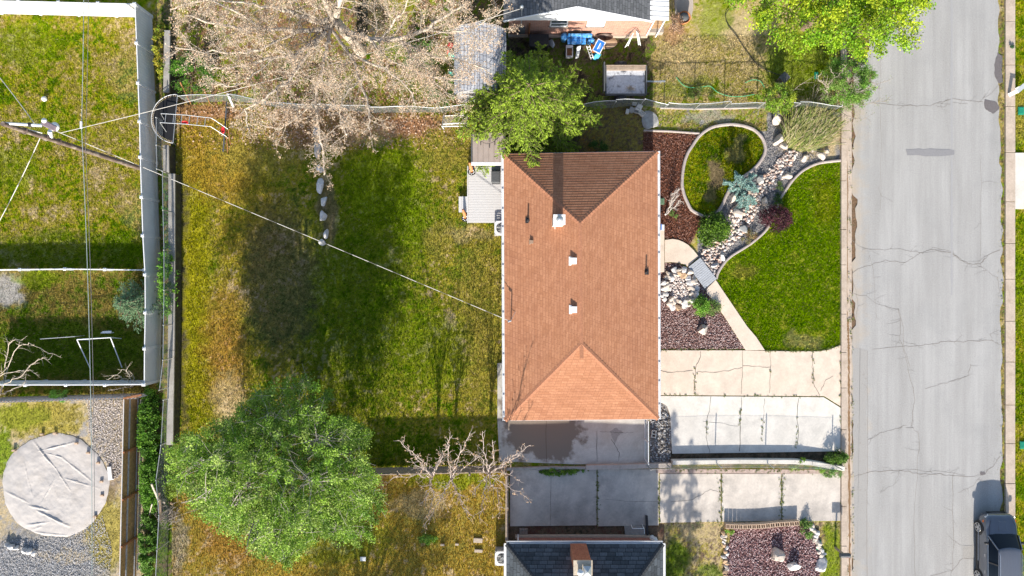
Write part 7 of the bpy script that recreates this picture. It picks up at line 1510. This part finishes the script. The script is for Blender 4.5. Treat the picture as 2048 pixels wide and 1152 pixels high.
# ------------------------------------------------------------------ parked car, nose towards the top of the photo
car = thing('parked_car', 'dark grey sport utility car parked at the far kerb at the bottom right', 'car', G(1980, 1100))
cx = G(1980, 0).x; fy = G(0, 1019).y
def CP(x, s, z): return Vector((cx + x, fy - s, z))
m, n, b = newmat('grey_car_paint'); b.inputs['Base Color'].default_value = (.15, .16, .185, 1); b.inputs['Metallic'].default_value = .45; b.inputs['Roughness'].default_value = .32; b.inputs['Coat Weight'].default_value = .7; b.inputs['Coat Roughness'].default_value = .06; M_paint = m
M_clad = mat('black_cladding', (.035, .035, .037), .6, .1, 5); M_cglass = mat('car_glass', (.008, .012, .018), .04, .05, 2, spec=.25); M_chrome = mat('bright_trim', (.65, .66, .68), .2, .03, 5, metal=.9); M_tyre = mat('tyre_rubber', (.025, .025, .026), .8, .1, 10); M_lamp = mat('clear_lamp', (.62, .64, .68), .15, .05, 5, spec=.8)
SEC = [(0, .50, .66, .42), (.03, .66, .74, .34), (.10, .77, .81, .28), (.25, .86, .88, .24), (.5, .915, .945, .22), (.85, .93, .985, .22), (1.1, .93, 1.03, .22), (1.3, .925, 1.06, .22), (2.0, .92, 1.06, .22), (3.0, .92, 1.07, .22), (3.9, .93, 1.08, .22), (4.3, .91, 1.06, .24), (4.52, .86, .98, .3), (4.62, .76, .86, .36), (4.66, .6, .75, .42)]
def prof(w, zt, zb, s):
    cr_ = .045 if s < 1.2 else .02
    return [(0, zb), (.84 * w, zb), (.95 * w, zb + .07), (.99 * w, zb + .2), (w, zb + .42 * (zt - zb)), (.985 * w, zb + .64 * (zt - zb)), (.955 * w, zb + .78 * (zt - zb)), (.93 * w, zb + .87 * (zt - zb)), (.885 * w, zb + .955 * (zt - zb)), (.80 * w, zt), (.62 * w, zt + cr_ * .45), (.56 * w, zt + cr_ * .3), (.35 * w, zt + cr_ * .6), (0, zt + cr_)]
mb = MB(); rows = []
for s, w, zt, zb in SEC:
    p = prof(w, zt, zb, s); ring = [CP(x, s, z) for x, z in p] + [CP(-x, s, z) for x, z in reversed(p[1:-1])]; rows.append(ring)
nn = len(rows[0]); vs = [v for r_ in rows for v in r_]; fs = []
for i in range(len(rows) - 1):
    for j in range(nn): fs.append((i * nn + j, i * nn + (j + 1) % nn, (i + 1) * nn + (j + 1) % nn, (i + 1) * nn + j))
mb.add(vs, [f[::-1] for f in fs], smooth=True); mb.add(rows[0], [tuple(range(nn))]); mb.add(rows[-1], [tuple(range(nn - 1, -1, -1))])
body = mb.build('body', M_paint, car)
# hood bulge, shut lines
mb = MB(); q = [(-.20, .36, .955), (.20, .36, .955), (.22, .82, 1.045), (-.22, .82, 1.045)]; mb.add([CP(*t) for t in q] + [CP(x * 1.12, s + (.03 if s > .5 else -.04), z - .05) for x, s, z in q], [(0, 3, 2, 1), (0, 1, 5, 4), (1, 2, 6, 5), (2, 3, 7, 6), (3, 0, 4, 7)]); mb.build('hood_bulge', M_paint, body, bevel=.008)
def strip(pts, r, name, m, parent): mb = MB(); mb.tube([CP(*p) for p in pts], r, 5); return mb.build(name, m, parent)
for sgn in (-1, 1):
    strip([(sgn * .60, .30, .925), (sgn * .70, .55, .968), (sgn * .735, .85, 1.0), (sgn * .74, 1.1, 1.045)], .006, 'shut_line', M_clad, body)
    strip([(sgn * .945, .95, .42), (sgn * .955, 1.6, .42), (sgn * .955, 2.7, .42)], .016, 'side_trim', M_chrome, car)
    mb = MB(); q = [(sgn * .945, .9, .22), (sgn * .95, 3.2, .22), (sgn * .95, 3.2, .36), (sgn * .945, .9, .36)]; mb.beam(CP(sgn * .905, .55, .29), CP(sgn * .905, 3.9, .29), .07, .16); mb.build('cladding', M_clad, car)
    # wheels
    for s in (.86, 3.56):
        mb = MB(); xo = sgn * .945; xi = sgn * .70; pr = [(.24, xo * 1.0), (.34, xo * 1.0), (.365, xo - sgn * .04), (.365, xi), (.2, xi)]; n_ = 28; vs = []
        for r_, xx in pr:
            for i in range(n_): t = 6.2832 * i / n_; vs.append(CP(xx, s + r_ * math.cos(t), .365 + r_ * math.sin(t)))
        fs = [(k * n_ + i, k * n_ + (i + 1) % n_, (k + 1) * n_ + (i + 1) % n_, (k + 1) * n_ + i) for k in range(len(pr) - 1) for i in range(n_)]; mb.add(vs, fs, smooth=False); wl_ = mb.build('wheel', M_tyre, car)
        mb = MB(); mb.add([CP(xo - sgn * .05, s + .24 * math.cos(6.2832 * i / n_), .365 + .24 * math.sin(6.2832 * i / n_)) for i in range(n_)], [tuple(range(n_))]); mb.build('brake_disc', M_clad, wl_)
        mb = MB()
        for k in range(10):
            t = 6.2832 * (k // 2) / 5 + (.12 if k % 2 else -.12); d_ = (math.cos(t), math.sin(t)); mb.beam(CP(xo - sgn * .01, s + .04 * d_[0], .365 + .04 * d_[1]), CP(xo + sgn * .005, s + .235 * math.cos(t * 1.0 + (.1 if k % 2 else -.1)), .365 + .235 * math.sin(t + (.1 if k % 2 else -.1))), .022, .035)
        mb.tube([CP(xo, s + .245 * math.cos(6.2832 * i / n_), .365 + .245 * math.sin(6.2832 * i / n_)) for i in range(n_)], .012, 5, True); mb.lathe(CP(xo, s, .365), [(.001, 0)], 3) if False else None; mb.cyl(CP(xo - sgn * .02, s, .365), CP(xo + sgn * .01, s, .365), .05, .045, 12); mb.build('rim', M_chrome, wl_)
        mb = MB(); q = [];
        for k in range(15): t = 3.1416 * k / 14; q.append((s + .42 * math.cos(t), .365 + .42 * math.sin(t) * 1.0))
        for k in range(14):
            a0, a1 = q[k], q[k + 1]; r0_ = (s + (a0[0] - s) * .88, .365 + (a0[1] - .365) * .88); r1_2 = (s + (a1[0] - s) * .88, .365 + (a1[1] - .365) * .88); xx = sgn * .94
            mb.add([CP(xx, *a0), CP(xx, *a1), CP(xx, *r1_2), CP(xx, *r0_), CP(xx - sgn * .1, *a0), CP(xx - sgn * .1, *a1), CP(xx - sgn * .2, *r1_2), CP(xx - sgn * .2, *r0_)], [(0, 1, 2, 3), (0, 4, 5, 1), (3, 2, 6, 7)])
        mb.build('wheel_arch', M_clad, car)
    # lamps, mirror, handles
    mb = MB(); q = [(sgn * .60, .035, .66), (sgn * .80, .18, .68), (sgn * .80, .20, .79), (sgn * .62, .06, .77)]; mb.add([CP(*t) + Vector((sgn * .012, .012, .012)) for t in q] + [CP(*t) for t in q], [(0, 1, 2, 3), (3, 2, 6, 7), (3, 2, 1, 0), (0, 3, 7, 4), (1, 5, 6, 2), (0, 4, 5, 1)]); mb.build('headlight', M_lamp, car)
    mb = MB(); q = [(sgn * .885, .34, .70), (sgn * .905, .46, .71), (sgn * .90, .46, .76), (sgn * .88, .34, .75)]; mb.add([CP(*t) + Vector((sgn * .02, 0, .0)) for t in q] + [CP(*t) for t in q], [(0, 1, 2, 3), (3, 2, 1, 0), (3, 2, 6, 7), (0, 4, 5, 1)]); mb.build('side_marker', mat('amber_lamp', (.8, .2, .02), .3, .05, 5) if sgn < 0 else bpy.data.materials['amber_lamp'], car)
    mb = MB(); c = CP(sgn * .98, 1.48, 1.12); mb.lathe(c, [(.001, -.08), (.09, -.06), (.11, .0), (.09, .07), (.001, .09)], 12, True, 1.0, .7); mb.cyl(c, CP(sgn * .82, 1.48, 1.06), .03, .03, 6); mb.build('mirror', M_clad, car)
    for s in (2.15, 3.05): mb = MB(); mb.beam(CP(sgn * .925, s, .93), CP(sgn * .925, s + .16, .93), .03, .03); mb.build('door_handle', M_chrome, car)
# grille
mb = MB()
for i in range(11): x = -.45 + i * .09; mb.beam(CP(x, -.005 + .04 * abs(x) ** 2, .52), CP(x, .035 + .05 * abs(x) ** 2, .76), .045, .02)
mb.build('grille', M_chrome, car); mb = MB(); mb.beam(CP(-.5, .0, .45), CP(.5, .0, .45), .05, .14); mb.build('lower_bumper', M_clad, car)
# cabin: glass body, pillars, roof
def cab(z):  # half width, front s, back s of the cabin at height z
    t = (z - 1.04) / (1.60 - 1.04); return .83 - .20 * t, 1.08 + .62 * t, 4.52 - .42 * t
mb = MB(); rings = []
for z in (1.03, 1.2, 1.4, 1.56):
    w, s0, s1 = cab(z); bow = .10; r_ = []
    for k in range(9): u_ = k / 8; x = -w + 2 * w * u_; r_.append(CP(x, s0 - bow * (1 - (2 * u_ - 1) ** 2), z + .0))
    for k in range(9): u_ = k / 8; x = w - 2 * w * u_; r_.append(CP(x, s1 + .06 * (1 - (2 * u_ - 1) ** 2), z))
    rings.append(r_)
k_ = len(rings[0]); mb.add([v for r_ in rings for v in r_], [(i * k_ + j, i * k_ + (j + 1) % k_, (i + 1) * k_ + (j + 1) % k_, (i + 1) * k_ + j) for i in range(3) for j in range(k_)][::1], smooth=True); glass = mb.build('windows', M_cglass, car)
for p in glass.data.polygons: p.flip()
mb = MB(); W = .645; RS = 17; ys = [1.66, 1.70, 1.85, 2.2, 3.0, 3.7, 4.05, 4.12]; zz_ = [1.555, 1.585, 1.61, 1.635, 1.64, 1.625, 1.60, 1.56]; grid = []
for s, z in zip(ys, zz_):
    row = []
    for k in range(RS * 2 + 1):
        u_ = -1 + k / RS; rib = .012 if (abs(u_) < .72 and 1.75 < s < 4.0 and int((u_ + 1) * 12) % 2 == 0) else 0; row.append(CP(W * u_ * (1 if abs(u_) < 1 else 1), s - (.10 * (1 - u_ * u_) if s < 1.9 else 0), z - .05 * u_ ** 2 - (.05 if abs(u_) == 1 else 0) + rib))
    grid.append(row)
kk = RS * 2 + 1; mb.add([v for r_ in grid for v in r_], [(i * kk + j, (i + 1) * kk + j, (i + 1) * kk + j + 1, i * kk + j + 1) for i in range(len(ys) - 1) for j in range(kk - 1)], smooth=True); mb.build('roof', M_paint, car)
for sgn in (-1, 1):
    mb = MB(); w0, s00, _ = cab(1.04); w1, s01, _ = cab(1.56)
    mb.beam(CP(sgn * w0, s00 + .02, 1.04), CP(sgn * w1, s01 + .02, 1.57), .05, .05); mb.build('pillar', M_paint, car)
    for s in (2.55, 3.45): mb = MB(); mb.beam(CP(sgn * w0, s, 1.04), CP(sgn * w1, s - .02, 1.57), .07, .03); mb.build('pillar', M_clad, car)
    mb = MB(); mb.beam(CP(sgn * (w0 - .01), 4.44, 1.04), CP(sgn * w1, 4.05, 1.57), .3, .05); mb.build('pillar', M_paint, car)
    strip([(sgn * .60, 1.85, 1.60), (sgn * .60, 1.95, 1.67), (sgn * .60, 3.8, 1.68), (sgn * .60, 3.95, 1.60)], .018, 'roof_rail', M_chrome, car)
    strip([(sgn * .835, 1.25, 1.05), (sgn * .84, 2.5, 1.06), (sgn * .84, 4.2, 1.07)], .014, 'belt_trim', M_chrome, car)
strip([(-.55, 1.10, 1.075), (-.1, 1.16, 1.15), (.0, 1.19, 1.17)], .008, 'wiper', M_clad, car); strip([(.1, 1.03, 1.07), (.5, 1.12, 1.15)], .008, 'wiper', M_clad, car)
for sgn in (-1, 1): mb = MB(); mb.box(cx + sgn * .78 - .07, cx + sgn * .78 + .07, fy - 4.60, fy - 4.50, .78, 1.0); mb.build('tail_lamp', bpy.data.materials['red_plastic'], car)
